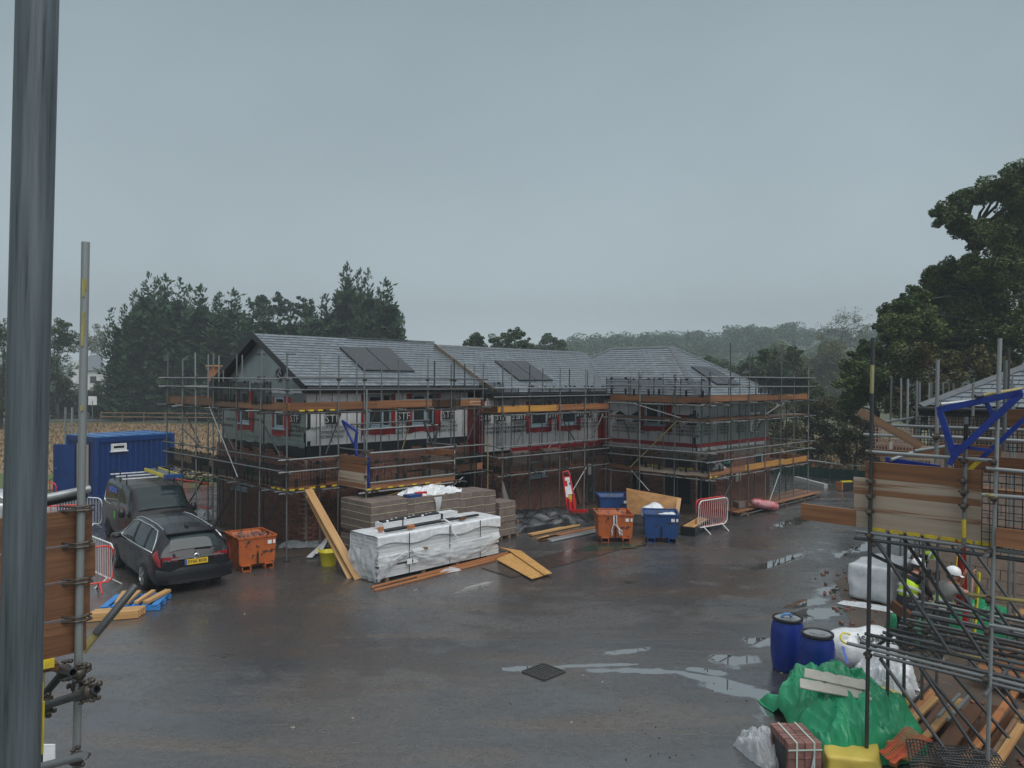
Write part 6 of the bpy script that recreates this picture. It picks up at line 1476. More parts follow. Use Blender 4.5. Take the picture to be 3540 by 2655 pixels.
# ladder on the van's roof
LD = thing('ladder', 'yellow step ladder strapped on the roof bars of the brown van', 'ladder', vloc + UP * 2.06, math.radians(-50))
for y in (.22, .66): b = MB(); b.beam(V((-1.5, y, .04)), V((.9, y, .04)), .03, .10); b.build('stile', YELP, LD, local=True)
for k in range(8): b = MB(); b.beam(V((-1.35 + k * .29, .22, .06)), V((-1.35 + k * .29, .66, .06)), .07, .03); b.build('tread', STEELL, LD, local=True)
b = MB(); b.box((.86, .44, .04), (.22, .5, .12)); b.build('ladder_cap', BLSK, LD, local=True)
for x in (-.9, .45): b = MB(); b.tube(V((x, .44, 0)), V((x, .44, .28)), .02, 6); b.box((x, .44, .28), (.1, .1, .03)); b.build('clamp', BLACKP, LD, local=True)
SE = D(-10, 1660, 25.5); 
def simple_car():
    t = thing('silver_car', 'silver car cut off by the left edge behind the big tube', 'car', (SE.x - .6, SE.y, 0), math.radians(35))
    B = Body([(-2.2, .4, .82, .9, .7, .72, .6), (-2.0, .26, .9, 1.2, .86, .86, .6), (-1.5, .24, .92, 1.42, .88, .88, .6), (0, .22, .92, 1.47, .89, .89, .62), (.8, .22, .9, 1.3, .88, .88, .6), (1.3, .22, .88, 1.0, .87, .86, .68), (2.0, .24, .76, .84, .82, .78, .6), (2.2, .34, .6, .68, .62, .58, .42)]); B.shell('body', SILV, t)
    for sd_ in (1, -1):
        B.patch('side_window', CARG, t, [(-1.75, .42), (.85, .42), (.4, .61), (-1.35, .61)], sd_, .005)
        for x in (-1.3, 1.3): arch(t, x, sd_ * .875, .36, B); wheel(t, x, sd_ * .80, .32, .2)
simple_car()

# ------------------------------------------------------------------ site cabin
cn = D(336, 1513, 32); cn = V((cn.x, cn.y, 0)); cr_ = V((.576, .818, 0)); cl_ = V((-.818, .576, 0)); CH = 2.62; CLn, CWd = 3.35, 2.45
CB = thing('site_cabin', 'blue steel site cabin with its door standing open', 'cabin', cn)
b = MB()
def corr(b, p, dr, nr, l, z0, z1, n):
    pts = []
    for i in range(n):
        s0 = l * i / n; s1 = l / n
        pts += [(s0, 0), (s0 + s1 * .35, 0), (s0 + s1 * .5, -.03), (s0 + s1 * .85, -.03)]
    pts.append((l, 0))
    for (a, da), (c_, dc) in zip(pts, pts[1:]): b.poly([p + dr * a + nr * da + UP * z0, p + dr * c_ + nr * dc + UP * z0, p + dr * c_ + nr * dc + UP * z1, p + dr * a + nr * da + UP * z1])
corr(b, cn, cr_, -cl_, CLn, .1, CH - .1, 14); corr(b, cn + cl_ * CWd, -cl_ * 1, -cr_, CWd, .1, CH - .1, 1)
slab(b, cn + cr_ * CLn, cl_, cr_, (0, CWd, .1, CH - .1), .04, .02); slab(b, cn + cl_ * CWd, cr_, cl_, (0, CLn, .1, CH - .1), .04, .02)
b.build('wall', CONTB, CB)
b = MB()
for p_ in (cn, cn + cr_ * CLn, cn + cl_ * CWd, cn + cr_ * CLn + cl_ * CWd): b.box(p_ + UP * CH / 2, (.16, .16, CH), None)
b.build('corner_post', CONTB, CB, kind='stuff')
b = MB(); b.prism([cn - cr_ * .03 - cl_ * .03 + UP * (CH - .02), cn + cr_ * (CLn + .03) - cl_ * .03 + UP * (CH - .02), cn + cr_ * (CLn + .03) + cl_ * (CWd + .03) + UP * (CH - .02), cn - cr_ * .03 + cl_ * (CWd + .03) + UP * (CH - .02)], (0, 0, .06)); rf = b.build('roof', CONTR, CB)
for k in range(5): board('roof_rib', cn + cr_ * (.3 + k * .75) + UP * (CH + .05), cn + cr_ * (.3 + k * .75) + cl_ * CWd + UP * (CH + .05), .06, .03, rf, CONTR)
for z in (.1, CH - .1): board('frame_rail', cn - cl_ * .02 + UP * z, cn + cr_ * CLn - cl_ * .02 + UP * z, .06, .2, CB, CONTB); board('frame_rail', cn - cr_ * .02 + UP * z, cn + cl_ * CWd - cr_ * .02 + UP * z, .06, .2, CB, CONTB)
wq = PL(410, 1545, cn, cl_); aw = (wq - cn).dot(cr_)
window(CB, cn - cl_ * .04, cr_, -cl_, aw - .33, aw + .33, wq.z - .15, wq.z + .15, recess=.0, fr=WHITEP)
b = MB(); slab(b, cn + cl_ * 1.7, -cl_, -cr_, (0, 1.0, .15, 2.3), .02, -.025); b.build('door_opening', mat('pale_inner_frame', (.38, .31, .27), .6), CB)
dh = cn + cl_ * 1.75 - cr_ * .05; dd_ = (cl_ * .55 - cr_ * .83).normalized()
dq = PL(190, 1600, dh, V((0, 1, 0)))
dd_ = V((dq.x - dh.x - .5, .25, 0)).normalized()
b = MB(); b.prism([dh + UP * .15, dh + dd_ * 1.05 + UP * .15, dh + dd_ * 1.05 + UP * 2.25, dh + UP * 2.25], V((-dd_.y, dd_.x, 0)) * .05); o = b.build('door', CONTB, CB)
b = MB(); b.beam(dh + dd_ * .85 + UP * 1.2 - V((0, .06, 0)), dh + dd_ * .97 + UP * 1.2 - V((0, .06, 0)), .03, .03); b.build('handle', CHROME, o)
b = MB(); b.path([dh - V((-.2, .9, 0)) + UP * 1.15, dh - V((.5, 1.0, 0)) + UP * .85, dh - V((.5, 1.0, 0)) + UP * .1], .02, 6); b.build('handrail', BLACKP, CB)
tl_ = D(238, 1408, 36.5); lt2 = thing('ladder', 'grey ladder standing up behind the blue cabin', 'ladder', V((tl_.x, tl_.y, 0)))
for s_ in (-.16, .16): board('stile', V((tl_.x + s_, tl_.y, 0)), V((tl_.x + s_, tl_.y, tl_.z)), .09, .06, lt2, STEELL, up=V((1, 0, 0)))
for k in range(12): tube('rung', V((tl_.x - .16, tl_.y, .3 + k * .28)), V((tl_.x + .16, tl_.y, .3 + k * .28)), lt2, STEEL, .018)

# ------------------------------------------------------------------ skips
def skip(loc, rz, label, paint, w_=1.05, l=1.15, h=.86, stickers=True):
    """front face at local -y, open top"""
    t = thing('tipping_skip', label, 'skip', loc, rz, 'steel tipping skips')
    z0 = .16; th = .025
    b = MB(); fw_, fb = w_ / 2, w_ / 2 * .93
    o_ = [V((-fw_, 0, h)), V((fw_, 0, h)), V((fw_, l, h)), V((-fw_, l, h))]; u_ = [V((-fb, .04, z0)), V((fb, .04, z0)), V((fb, l * .7, z0)), V((-fb, l * .7, z0))]
    for i in range(4):
        j = (i + 1) % 4; b.poly([u_[i], u_[j], o_[j], o_[i]])
        c_ = V((0, l / 2, 0)); inn = lambda p: p + (V((c_.x, c_.y, p.z)) - p).normalized() * th
        b.poly([inn(o_[i]), inn(o_[j]), inn(u_[j]), inn(u_[i])])
    b.poly(u_[::-1]); b.poly([p + UP * .05 for p in u_])
    b.build('bin', paint, t, local=True)
    for i in range(4): b = MB(); b.beam(o_[i] + UP * .012, o_[(i + 1) % 4] + UP * .012, .05, .045); b.build('rim', paint, t, local=True)
    b = MB()
    for x in (-w_ * .3, w_ * .3):
        for y0 in (0.02,):
            for dx in (-.11, .11): b.box((x + dx, l * .36, .085), (.025, l * .8, .15))
            for z in (.015, .155): b.box((x, l * .36, z), (.245, l * .8, .02))
    for x in (0,): b.box((0, l * .34, .03), (w_ * .9, .06, .04))
    b.build('fork_pocket', paint, t, local=True)
    b = MB(); b.box((0, -.018, .30), (.04, .03, .34)); b.tube(V((0, -.03, .42)), V((0, -.03, .55)), .012, 6); b.build('latch', BLACKP, t, local=True)
    if stickers:
        for dx, s_ in ((w_ * .34, .11), (w_ * .46, .06)):
            b = MB(); b.box((dx - .02, -.004, h - .15), (s_, .004, .10)); b.build('sticker', WHITEP, t, local=True)
    return t
def ground_rz(p, q): v = q - p; return math.atan2(v.y, v.x)
a, b_ = V((-7.23, 20.3, 0)), V((-6.44, 20.9, 0)); skip(((a + b_) / 2), ground_rz(a, b_), 'rusty orange skip full of rubble beside the estate car', ORSK, 1.02, 1.2, .88)
sk0 = C.objects.get('tipping_skip')
rg = random.Random(4); b = MB()
for _ in range(260):
    q = V((rg.uniform(-.46, .46), rg.uniform(.05, 1.1), rg.uniform(.66, .78) + .08 * rg.random())); s_ = rg.uniform(.03, .12)
    M = Matrix.Translation(q) @ Matrix.Rotation(rg.uniform(0, 3), 4, V((rg.random(), rg.random(), rg.random()))); b.box((0, 0, 0), (s_, s_ * rg.uniform(.4, 1), s_ * .5), M)
o = b.build('rubble', BRICKB, None, M=Matrix.Translation((a + b_) / 2) @ Matrix.Rotation(ground_rz(a, b_), 4, 'Z')); tag(o, 'broken brick rubble heaped inside the orange skip', 'rubble', kind='stuff')
p = D(2128, 1877, 24.4); sk = skip((p.x, p.y, 0), .02, 'orange skip with a white rope hanging down its front', ORSK, 1.14, 1.15, .88)
b = MB()
for x0, x1 in ((-.08, -.12), (.02, .14), (-.05, .22)): b.path([V((x0, .02, .9)), V((x0, -.03, .86)), V((x0 + .01, -.03, .6)), V((x1 - .02, -.035, .38)), V((x1, -.03, .24)), V(((x0 + x1) / 2, -.03, .40))], .016, 5)
o = b.build('rope', WHITEM, None, M=Matrix.Translation((p.x, p.y, 0))); tag(o, 'white rope looped over the front of the middle orange skip', 'rope')
p = D(2127, 1790, 27.9); skip((p.x, p.y, 0), .03, 'worn blue skip standing behind the orange one with the rope', BLSK, 1.12, 1.2, .90)
a, b_ = D(2229, 1868, 24.6), D(2346, 1882, 24.3); a.z = b_.z = 0; skip(((a + b_) / 2), -.12, 'blue skip in front of the plywood sheet, stuffed with white bags', BLSK, 1.10, 1.15, .88)
# ------------------------------------------------------------------ barriers
def barrier(p, q, label, frame_m, bar_m, h=1.08, foot=.1, group='crowd barriers', feet=True, tilt=0.0):
    p, q = V(p), V(q); p.z = q.z = 0; t = thing('crowd_barrier', label, 'barrier', (p + q) / 2, group=group)
    x = (q - p).normalized(); l = (q - p).length; y = UP.cross(x); R_ = .18; up_ = (UP * math.cos(tilt) + y * math.sin(tilt))
    P_ = lambda a, z: p + x * a + up_ * z
    pts = []
    for cx, cz, a0 in ((R_, h - R_, 180), (l - R_, h - R_, 90), (l - R_, .2 + R_, 0), (R_, .2 + R_, -90)):
        for k in range(5): a = math.radians(a0 - 22.5 * k); pts.append(P_(cx + R_ * math.cos(a), cz + R_ * math.sin(a)))
    b = MB(); b.path(pts, .021, 8, True); b.build('frame', frame_m, t, smooth=True)
    n = int(l / .115)
    for i in range(1, n): a = l * i / n; tube('bar', P_(a, .2), P_(a, h), t, bar_m, .008)
    if feet:
        for a in (.3, l - .3):
            for s_ in (-1, 1): tube('leg', P_(a, .22), p + x * a + y * s_ * .32 + UP * .0, t, frame_m, .018)
    return t
W1, W2 = V((-9.75, 18.7, 0)), V((-9.75, 18.7, 0)) + V((-.74, .67, 0)) * 2.2
barrier(W2, W1, 'white barrier standing left of the estate car', WHITEM, WHITEM)
barrier(V((-9.72, 18.66, 0)) + V((-.78, -.62, 0)) * 2.1, V((-9.72, 18.66, 0)), 'red barrier joined to the white one, running behind the clamped boards', REDPL, REDPL)
p_, q_ = D(285, 1800, 25.2), D(352, 1800, 25.8); barrier(V((q_.x - 2.2, q_.y + .6, 0)), q_, 'white round-cornered barrier behind the van', WHITEM, WHITEM)
p_, q_ = D(130, 1730, 24), D(308, 1730, 24.6); barrier(p_, q_, 'red barrier in front of the cabin, nearer one', REDPL, REDPL); p_, q_ = D(60, 1680, 28), D(194, 1680, 28); barrier(p_, q_, 'red barrier below the open cabin door, farther one', REDPL, REDPL, 1.3)
p_, q_ = D(590, 1700, 30.5), D(733, 1690, 29); barrier(p_, q_, 'red barrier between the van and the brick gable', REDPL, REDPL, 1.15)
p_, q_ = D(2412, 1790, 25.9), D(2512, 1780, 26.9); barrier(p_, q_, 'white and red barrier before the dark corner entrance', WHITEM, WHITEM, 1.12, tilt=-.05); barrier(p_ + V((-.03, .12, 0)), q_ + V((-.03, .12, 0)), 'red barrier leaning right behind the white one at the entrance', REDPL, REDPL, 1.14, feet=False)
# ------------------------------------------------------------------ buckets, boards, packs
def trug(loc):
    t = thing('trug', 'bright yellow two-handled bucket beside the leaning boards', 'bucket', loc)
    b = MB(); b.lathe([(.19, 0), (.20, .02), (.255, .38), (.27, .385), (.262, .395), (.235, .38), (.18, .03), (0, .03)], 28, caps=False); b.lathe([(0, .001), (.19, .001)], 28, caps=False); b.build('tub', YELP, t, smooth=True, local=True)
    for s_ in (1, -1):
        b = MB(); b.path([V((s_ * .255, -.09, .37)), V((s_ * .285, -.07, .44)), V((s_ * .29, 0, .47)), V((s_ * .285, .07, .44)), V((s_ * .255, .09, .37))], .016, 6); b.build('handle', YELP, t, smooth=True, local=True)
p = G(1131, 1958); trug((p.x, p.y + .15, 0))
def leanboard(name, p, q, th, wd, label, mt, up, group=None, cat='board'):
    M, l = frame(p, q, up); o = put(name, MB().box((0, 0, 0), (l, th, wd)).mesh(name, mt), None, M); return tag(o, label, cat, group)
pb_, qb_ = G(1240, 2003), D(1066, 1692, 21.9); up_ = V((.6, -.75, 0))
leanboard('scaffold_board', pb_, qb_, .04, .225, 'longest yellow scaffold board leaning from the yard up to the first lift', TIMBER, V((.85, .5, 0)), 'boards leaning on the scaffold')
leanboard('scaffold_board', pb_ + V((-.2, .12, 0)), qb_ + V((-.02, .16, -.2)), .04, .225, 'second yellow board leaning just behind the longest one', TIMBER, V((.7, .5, .3)), 'boards leaning on the scaffold')
# block packs along d1
_b2 = MB(); _b2.box((0, 0, 0), (.247, .368, .212)); BL_ME = _b2.mesh('block', BLOCK)
Kp = V((-3.85, 21.0, 0))
def pack(s0, n1, n2, layers, z0, label, straps=3, off=0.0, pallet=True):
    base = Kp + d1 * s0 - nn * off; t = thing('block_pack', label, 'block pack', base + UP * z0, group='strapped packs of concrete blocks')
    zb = z0
    if pallet:
        for k in range(3): board('pallet_board', base + d1 * (.1 + k * .38) + UP * (z0 + .05), base + d1 * (.1 + k * .38) - nn * (n2 * .37) + UP * (z0 + .05), .1, .09, t, OLDWOOD)
        zb = z0 + .10
    M0 = Matrix((d1, -nn, UP)).transposed().to_4x4(); rg_ = random.Random(int(s0 * 10) + layers)
    for k in range(layers):
        for i in range(n1):
            for j in range(n2):
                if 0 < i < n1 - 1 and 0 < j < n2 - 1 and k < layers - 1: continue
                if j == n2 - 1 and 0 < i < n1 - 1 and k < layers - 1: continue
                M = M0.copy(); M.translation = base + d1 * (.125 + i * .25 + rg_.uniform(-.003, .003)) - nn * (.187 + j * .372 + rg_.uniform(-.003, .003)) + UP * (zb + .108 + k * .216)
                put('block', BL_ME, t, M)
    W_, D_ = n1 * .25 + .004, n2 * .372 + .004
    for k in range(straps):
        z = zb + layers * .216 * (k + .6) / (straps + .2)
        c_ = [base - d1 * .004 + nn * .004, base + d1 * W_ + nn * .004, base + d1 * W_ - nn * D_, base - d1 * .004 - nn * D_]
        b = MB()
        for a, e in zip(c_, c_[1:] + c_[:1]): b.beam(a + UP * z, e + UP * z, .006, .012)
        b.build('strap', STRAPY, t)
    return t
pack(0, 5, 4, 3, 0.02, 'lower pack of the two-high stack of grey blocks behind the wrapped boards', 3)
pack(0, 5, 4, 4, .80, 'upper pack of the two-high stack of grey blocks', 4)
pack(1.26, 4, 4, 4, .78, 'second pack of grey blocks in the row, under the black and red tools'); pack(1.26, 4, 4, 3, .02, 'pack of grey blocks beneath the second pack')
pack(2.27, 4, 3, 4, .76, 'third pack of grey blocks, draped with white plastic'); pack(2.27, 4, 3, 3, .02, 'pack of grey blocks beneath the draped one')
pack(3.28, 4, 3, 4, .72, 'fourth pack of grey blocks with a flat clear top'); pack(3.28, 4, 3, 3, .0, 'pack of grey blocks beneath the fourth pack')
pack(4.3, 3, 3, 4, .64, 'fifth pack of grey blocks, stepping back from the row', off=.25); pack(4.3, 3, 3, 3, -.02, 'pack of grey blocks beneath the fifth pack', off=.25)
pack(5.08, 3, 2, 3, .45, 'low last pack of grey blocks at the right end of the row', 2, off=.1); pack(5.08, 3, 2, 2, .0, 'pack of grey blocks at the very end, beneath the low one', 1, off=.1)
# ---- wrinkled sheets
def drape(name, label, cat, cx, cy, hx, hy, rot, fn, mt, nu=36, nv=28, skirt=True, seed=1, wr=.05, kind=None):
    """fn(u, v) in -1..1 -> height; crumpled by noise"""
    b = MB(); c_, s_ = math.cos(rot), math.sin(rot)
    def f(u, v):
        u, v = u * 2 - 1, v * 2 - 1
        w1 = mnoise.noise(V((u * 2.3 + seed * 9, v * 2.3, seed))); w2 = mnoise.noise(V((u * 5 + seed * 3, v * 5, seed + 4))); w3 = 1 - abs(mnoise.noise(V((u * 3.3 + seed, v * 3.3, seed + 8)))) * 2
        x = u * hx * (1 + .16 * w1 * (abs(u) > .5)) + .06 * hx * w2; y = v * hy * (1 + .16 * w1) + .06 * hy * w1
        z = max(.012, fn(u, v) + wr * (w1 + .6 * w2 + .8 * (w3 - .5)) * min(1, fn(u, v) * 6 + .25))
        return V((cx + x * c_ - y * s_, cy + x * s_ + y * c_, z))
    b.grid(f, nu, nv); o = b.build(name, mt); tag(o, label, cat)
    return o
def hump(h, p=3): return lambda u, v: h * max(0, 1 - abs(u) ** p) ** .6 * max(0, 1 - abs(v) ** p) ** .6
# white wrapped board stack
FL = V((-3.37, 19.35, 0)); WL = 4.3; wd = d1; wn = nn
WS = thing('wrapped_board_stack', 'long two-layer stack of white boards under torn clear wrap in the middle of the yard', 'board stack', FL + wd * 2.1)
for k in range(4): board('bearer', FL + wd * (.3 + k * 1.2) + UP * .04, FL + wd * (.3 + k * 1.2) - wn * 1.15 + UP * .04, .1, .08, WS, OLDWOOD)
rg = random.Random(8)
for k in range(13):
    z = .10 + k * .043 + (.06 if k > 5 else 0)
    x0, x1 = rg.uniform(-.03, .03), rg.uniform(-.04, .04); y0 = rg.uniform(-.015, .015)
    b = MB(); M = Matrix((wd, -wn, UP)).transposed().to_4x4(); M.translation = FL + wd * (WL / 2 + x0) - wn * (.58 + y0) + UP * (z + .02); b.box((0, 0, 0), (WL + x1, 1.16, .039), M); b.build('board_layer', WRAPL, WS)
for k in range(12):
    z = .70 + k * .036; x0, y0 = rg.uniform(-.03, .03), rg.uniform(-.015, .015)
    b = MB(); M = Matrix((wd, -wn, UP)).transposed().to_4x4(); M.translation = FL + wd * (WL / 2 + x0) - wn * (.58 + y0) + UP * (z + .02); b.box((0, 0, 0), (WL + rg.uniform(-.04, .04), 1.14, .033), M); b.build('board_layer', WRAPL, WS)
def wrapsheet(name, path_fn, nu, nv, mt, seed, amp=.03):
    b = MB()
    def f(u, v):
        p, n_ = path_fn(u, v); return p + n_ * (amp * (mnoise.noise(V((u * 9 + seed, v * 5, seed))) + .6 * mnoise.noise(V((u * 22 + seed, v * 9, seed + 3)))))
    b.grid(f, nu, nv); return b.build(name, mt, WS, smooth=True)
def wrap_top(u, v):     # over the top and down the front and back
    s_ = v * 2.3; q = FL + wd * (u * (WL + .08) - .04)
    if s_ < .5: return q + wn * .045 + UP * (.93 + .24 * s_ / .5 + .05 * math.sin(u * 17) * (1 - s_ / .5)), wn
    if s_ < 1.72: return q + wn * (.045 - (s_ - .5)) + UP * 1.18, UP
    return q - wn * 1.19 + UP * (1.18 - (s_ - 1.72)), -wn
wrapsheet('top_wrap', wrap_top, 70, 34, WRAP, 1, .012)
def wrap_end(u, v): return FL - wd * (.05 + .05 * math.sin(v * 5)) - wn * (-.03 + 1.22 * u) + UP * (.02 + 1.16 * v), -wd
wrapsheet('end_wrap', wrap_end, 26, 26, WRAPT, 4, .045)
def wrap_low(u, v): return FL + wd * (1.05 + 3.2 * u) + wn * (.06 + .06 * math.sin(v * 3.1)) + UP * (.72 - (.1 + .5 * v) * (.35 + .65 * math.sin(u * 3.14) ** .6) + .05 * (1 - v)), wn
wrapsheet('hanging_wrap', wrap_low, 40, 14, WRAPT, 7, .05)
def wrap_low2(u, v): return FL + wd * (-.05 + .95 * u) + wn * (.07 + .05 * math.sin(v * 4)) + UP * (.70 - .66 * v * (.6 + .4 * math.cos(u * 3))), wn
wrapsheet('hanging_wrap', wrap_low2, 20, 16, WRAPT, 9, .06)
for a in (.95, 2.35, 3.5):
    b = MB(); 
    for z0_, z1_ in ((.12, .66), (.7, 1.17)): b.beam(FL + wd * a + wn * .075 + UP * z0_, FL + wd * a + wn * .075 + UP * z1_, .012, .02, wn)
    b.build('strap', BLACKP, WS)
board('gap_bearer', FL + wd * 1.5 + wn * .12 + UP * .685, FL + wd * 1.5 - wn * 1.1 + UP * .685, .1, .05, WS, OLDWOOD)
for a in (.95, 1.15): b = MB(); M = face_frame(FL + wd * a + wn * .085 + UP * .42, wd, UP); b.box((0, 0, 0), (.16, .14, .004), M); b.build('label_sheet', WHITEP, WS)
drape('plastic_scrap', 'torn scrap of clear wrap lying at the front foot of the white stack', 'plastic sheet', *(G(1555, 1975)[:2]), .3, .16, .7, hump(.07), WRAPT, 18, 12, seed=3)
# things on top of the stack
top = 1.22
def ontop(a, o_, z=top): return FL + wd * a - wn * o_ + UP * z
t = thing('trim_bundle', 'long bundle of white foam-wrapped trim on top of the white stack', 'trim bundle', ontop(1.7, .75))
b = MB(); M, l = frame(ontop(.55, .72, top + .08), ontop(3.25, .80, top + .08)); b.box((0, 0, 0), (l, .34, .15), M); b.build('trim', WRAPL, t)
for a in (1.2, 2.6): b = MB(); M, l = frame(ontop(a, .735, top + .08), ontop(a + .03, .736, top + .08)); b.box((0, 0, 0), (.03, .36, .165), M); b.build('tie', BLACKP, t)
t = thing('pipe_bundle', 'dark striped pipes lying along the white foam bundle', 'pipes', ontop(1.5, .9, top + .2))
for k in range(3): tube('pipe', ontop(.6, .62 + k * .07, top + .18), ontop(2.55, .66 + k * .07, top + .18), t, BLACKP, .03)
for k in range(9): a = .7 + k * .2; tube('pipe_label', ontop(a, .62 + (k % 3) * .07, top + .181), ontop(a + .07, .621 + (k % 3) * .07, top + .181), t, WHITEM, .031)
leanboard('black_bar', ontop(.35, .18, top + .03), ontop(3.75, .30, top + .03), .09, .05, 'long black bar lying along the front of the white stack top', BLACKP, UP, cat='bar')
for (a, o_, lb, dm) in ((1.05, .1, 'orange block sitting on the front edge of the white stack', (.22, .1, .09)), (.28, .38, 'small red-brown offcut on the left end of the white stack', (.14, .08, .12))):
    b = MB(); M, _ = frame(ontop(a, o_, top + .05), ontop(a + .2, o_ + .05, top + .05)); b.box((0, 0, 0), dm, M); o = b.build('offcut', BATTEN); tag(o, lb, 'offcut')
b = MB(); M, _ = frame(ontop(2.9, .12, top + .04), ontop(3.1, .14, top + .04)); b.box((0, 0, 0), (.22, .08, .08), M); tag(b.build('offcut', BOARDN), 'dark brown block on the right part of the white stack', 'offcut')
b = MB(); b.path([ontop(2.35, .35, top + .02), ontop(2.3, .1, top + .1), ontop(2.42, -.06, top), ontop(2.4, -.09, top - .2), ontop(2.6, -.1, top - .42)], .02, 6); tag(b.build('hose', WHITEP, smooth=True), 'white hose curling over the front of the white stack', 'hose')
# battens before the stack
for (x0, y0, x1, y1, lb) in ((1285, 2030, 1775, 1905, 'longest orange batten along the foot of the white stack'), (1295, 2040, 1712, 1935, 'nearest orange batten lying on the wet tarmac'), (1440, 1995, 1775, 1912, 'thin orange batten resting half on the chipboard')):
    a, b_ = G(x0, y0, .03), G(x1, y1, .04); leanboard('batten', a, b_, .05, .04, lb, BATTEN, UP, 'orange battens', 'batten')
# osb sheets
for pts, lb, dz in (([(1715, 1935), (1838, 2003), (1890, 1988), (1785, 1905)], 'wider chipboard sheet lying right of the white stack', .05), ([(1722, 1893), (1800, 1905), (1908, 1983), (1880, 1988), (1760, 1905)], 'narrow curved chipboard sheet lapped over the wider one', .09)):
    q = [G(x, y, dz) for x, y in pts]; b = MB(); b.prism(q, (0, 0, .02)); tag(b.build('chipboard_sheet', OSB), lb, 'board', 'chipboard sheets')
# wet steel road plates
RP = mat('wet_steel_plate', (.045, .034, .030), .10, 0, (.06, .043, .036), 1.2, None, .03, 3, rough2=.28, coords='World', spec=.7)
for pts, lb in (([(1665, 1964), (1770, 1998), (1965, 1950), (1880, 1925)], 'wet steel road plate nearest the white stack'), ([(1880, 1924), (1965, 1949), (2120, 1908), (2045, 1884)], 'middle steel road plate, between the white stack and the orange skip'), ([(2048, 1884), (2122, 1907), (2245, 1872), (2180, 1855)], 'steel plate with green slime under the orange skip')):
    q = [G(x, y, .004) for x, y in pts]; b = MB(); b.prism(q, (0, 0, .018)); tag(b.build('road_plate', RP), lb, 'steel plate', 'steel road plates')
g_ = G(2110, 1893); blob('green_slime', g_.x, g_.y, 1.0, .35, .3, 5, .026, mat('green_slime', (.012, .05, .03), .15, 0, (.03, .04, .035), 2), amp=.6)
# planks, pipes and tarp by the middle house
for (x0, y0, x1, y1, w_, lb, mt) in ((1832, 1848, 2035, 1806, .2, 'yellow plank in front of the black tarpaulin', TIMBER), (1865, 1865, 1905, 1854, .25, 'short yellow offcut at the end of the plank pile', TIMBER), (1905, 1855, 2068, 1822, .24, 'brown plank behind the grey pipes', BOARD), (1868, 1866, 1930, 1852, .2, 'dark plank under the yellow offcut', BOARDN)):
    a, b_ = G(x0, y0, .05), G(x1, y1, .05); leanboard('plank', a, b_, w_, .05, lb, mt, UP, 'planks on the ground', 'plank')
for k, (x0, y0, x1, y1) in enumerate(((1893, 1866, 2064, 1830), (1900, 1870, 2064, 1835), (1905, 1872, 2066, 1838))):
    a, b_ = G(x0, y0, .03), G(x1, y1, .03); M, l = frame(a, b_); o = put('grey_pipe', unit('tube', STEELL), None, M @ Matrix.Diagonal((l, .03, .03, 1))); tag(o, ('grey pipe nearest the brown plank', 'middle grey pipe of three', 'grey pipe nearest the camera side of the plank pile')[k], 'pipe', 'grey pipes on the ground')
g_ = G(1860, 1815); drape('black_tarpaulin', 'black tarpaulin heaped over materials against the middle house', 'tarpaulin', g_.x, g_.y, 1.75, .95, .55, hump(.5), TARP, 50, 40, seed=6, wr=.10)
# red hand hoist leaning by the wall
RT = thing('red_hoist', 'tall red material hoist with white stickers leaning by the middle house', 'hoist', D(1975, 1770, 28.0) * 1.0)
p0, p1 = D(1962, 1772, 28.0), D(1945, 1640, 28.3); q0, q1 = D(1992, 1768, 28.0), D(1968, 1636, 28.3)
b = MB(); up_ = (p1 - p0).normalized(); b.prism([p0, q0, q1 - up_ * .1, p1 - up_ * .1], V((0, .12, 0))); b.build('back_plate', REDP, RT)
b = MB(); b.path([p0 + up_ * .2, p1 - up_ * .05, p1 + up_ * .08 + V((.03, 0, 0)), q1 + up_ * .08 - V((.03, 0, 0)), q1 - up_ * .05, q0 + up_ * .2], .035, 8); b.build('frame', REDP, RT, smooth=True)
xx = (q0 - p0).normalized()
for (a, z, w_, h_, mt) in ((.5, 1.22, .2, .12, WHITEP), (.62, 1.05, .14, .2, WHITEP), (.45, .8, .24, .3, WHITEP), (.5, .5, .12, .26, YELB), (.2, .62, .08, .12, WHITEP), (.7, 1.04, .08, .1, EUBLUE)):
    M = face_frame(p0.lerp(q0, a) + up_ * z - V((0, .02, 0)), xx, up_); b = MB(); b.box((0, 0, 0), (w_, h_, .006), M); b.build('sticker', mt, RT)
for a in (.35, .85): tube('cylinder', p0.lerp(q0, a) + up_ * .02 - V((0, .06, 0)), p0.lerp(q0, a) + up_ * .5 - V((0, .06, 0)), RT, REDP, .05)
b = MB(); b.beam(p0.lerp(q0, .5) + UP * .05 - V((0, .1, 0)), p0.lerp(q0, .5) + UP * .1 + V((.55, -.3, 0)), .12, .1); b.build('foot', REDP, RT)
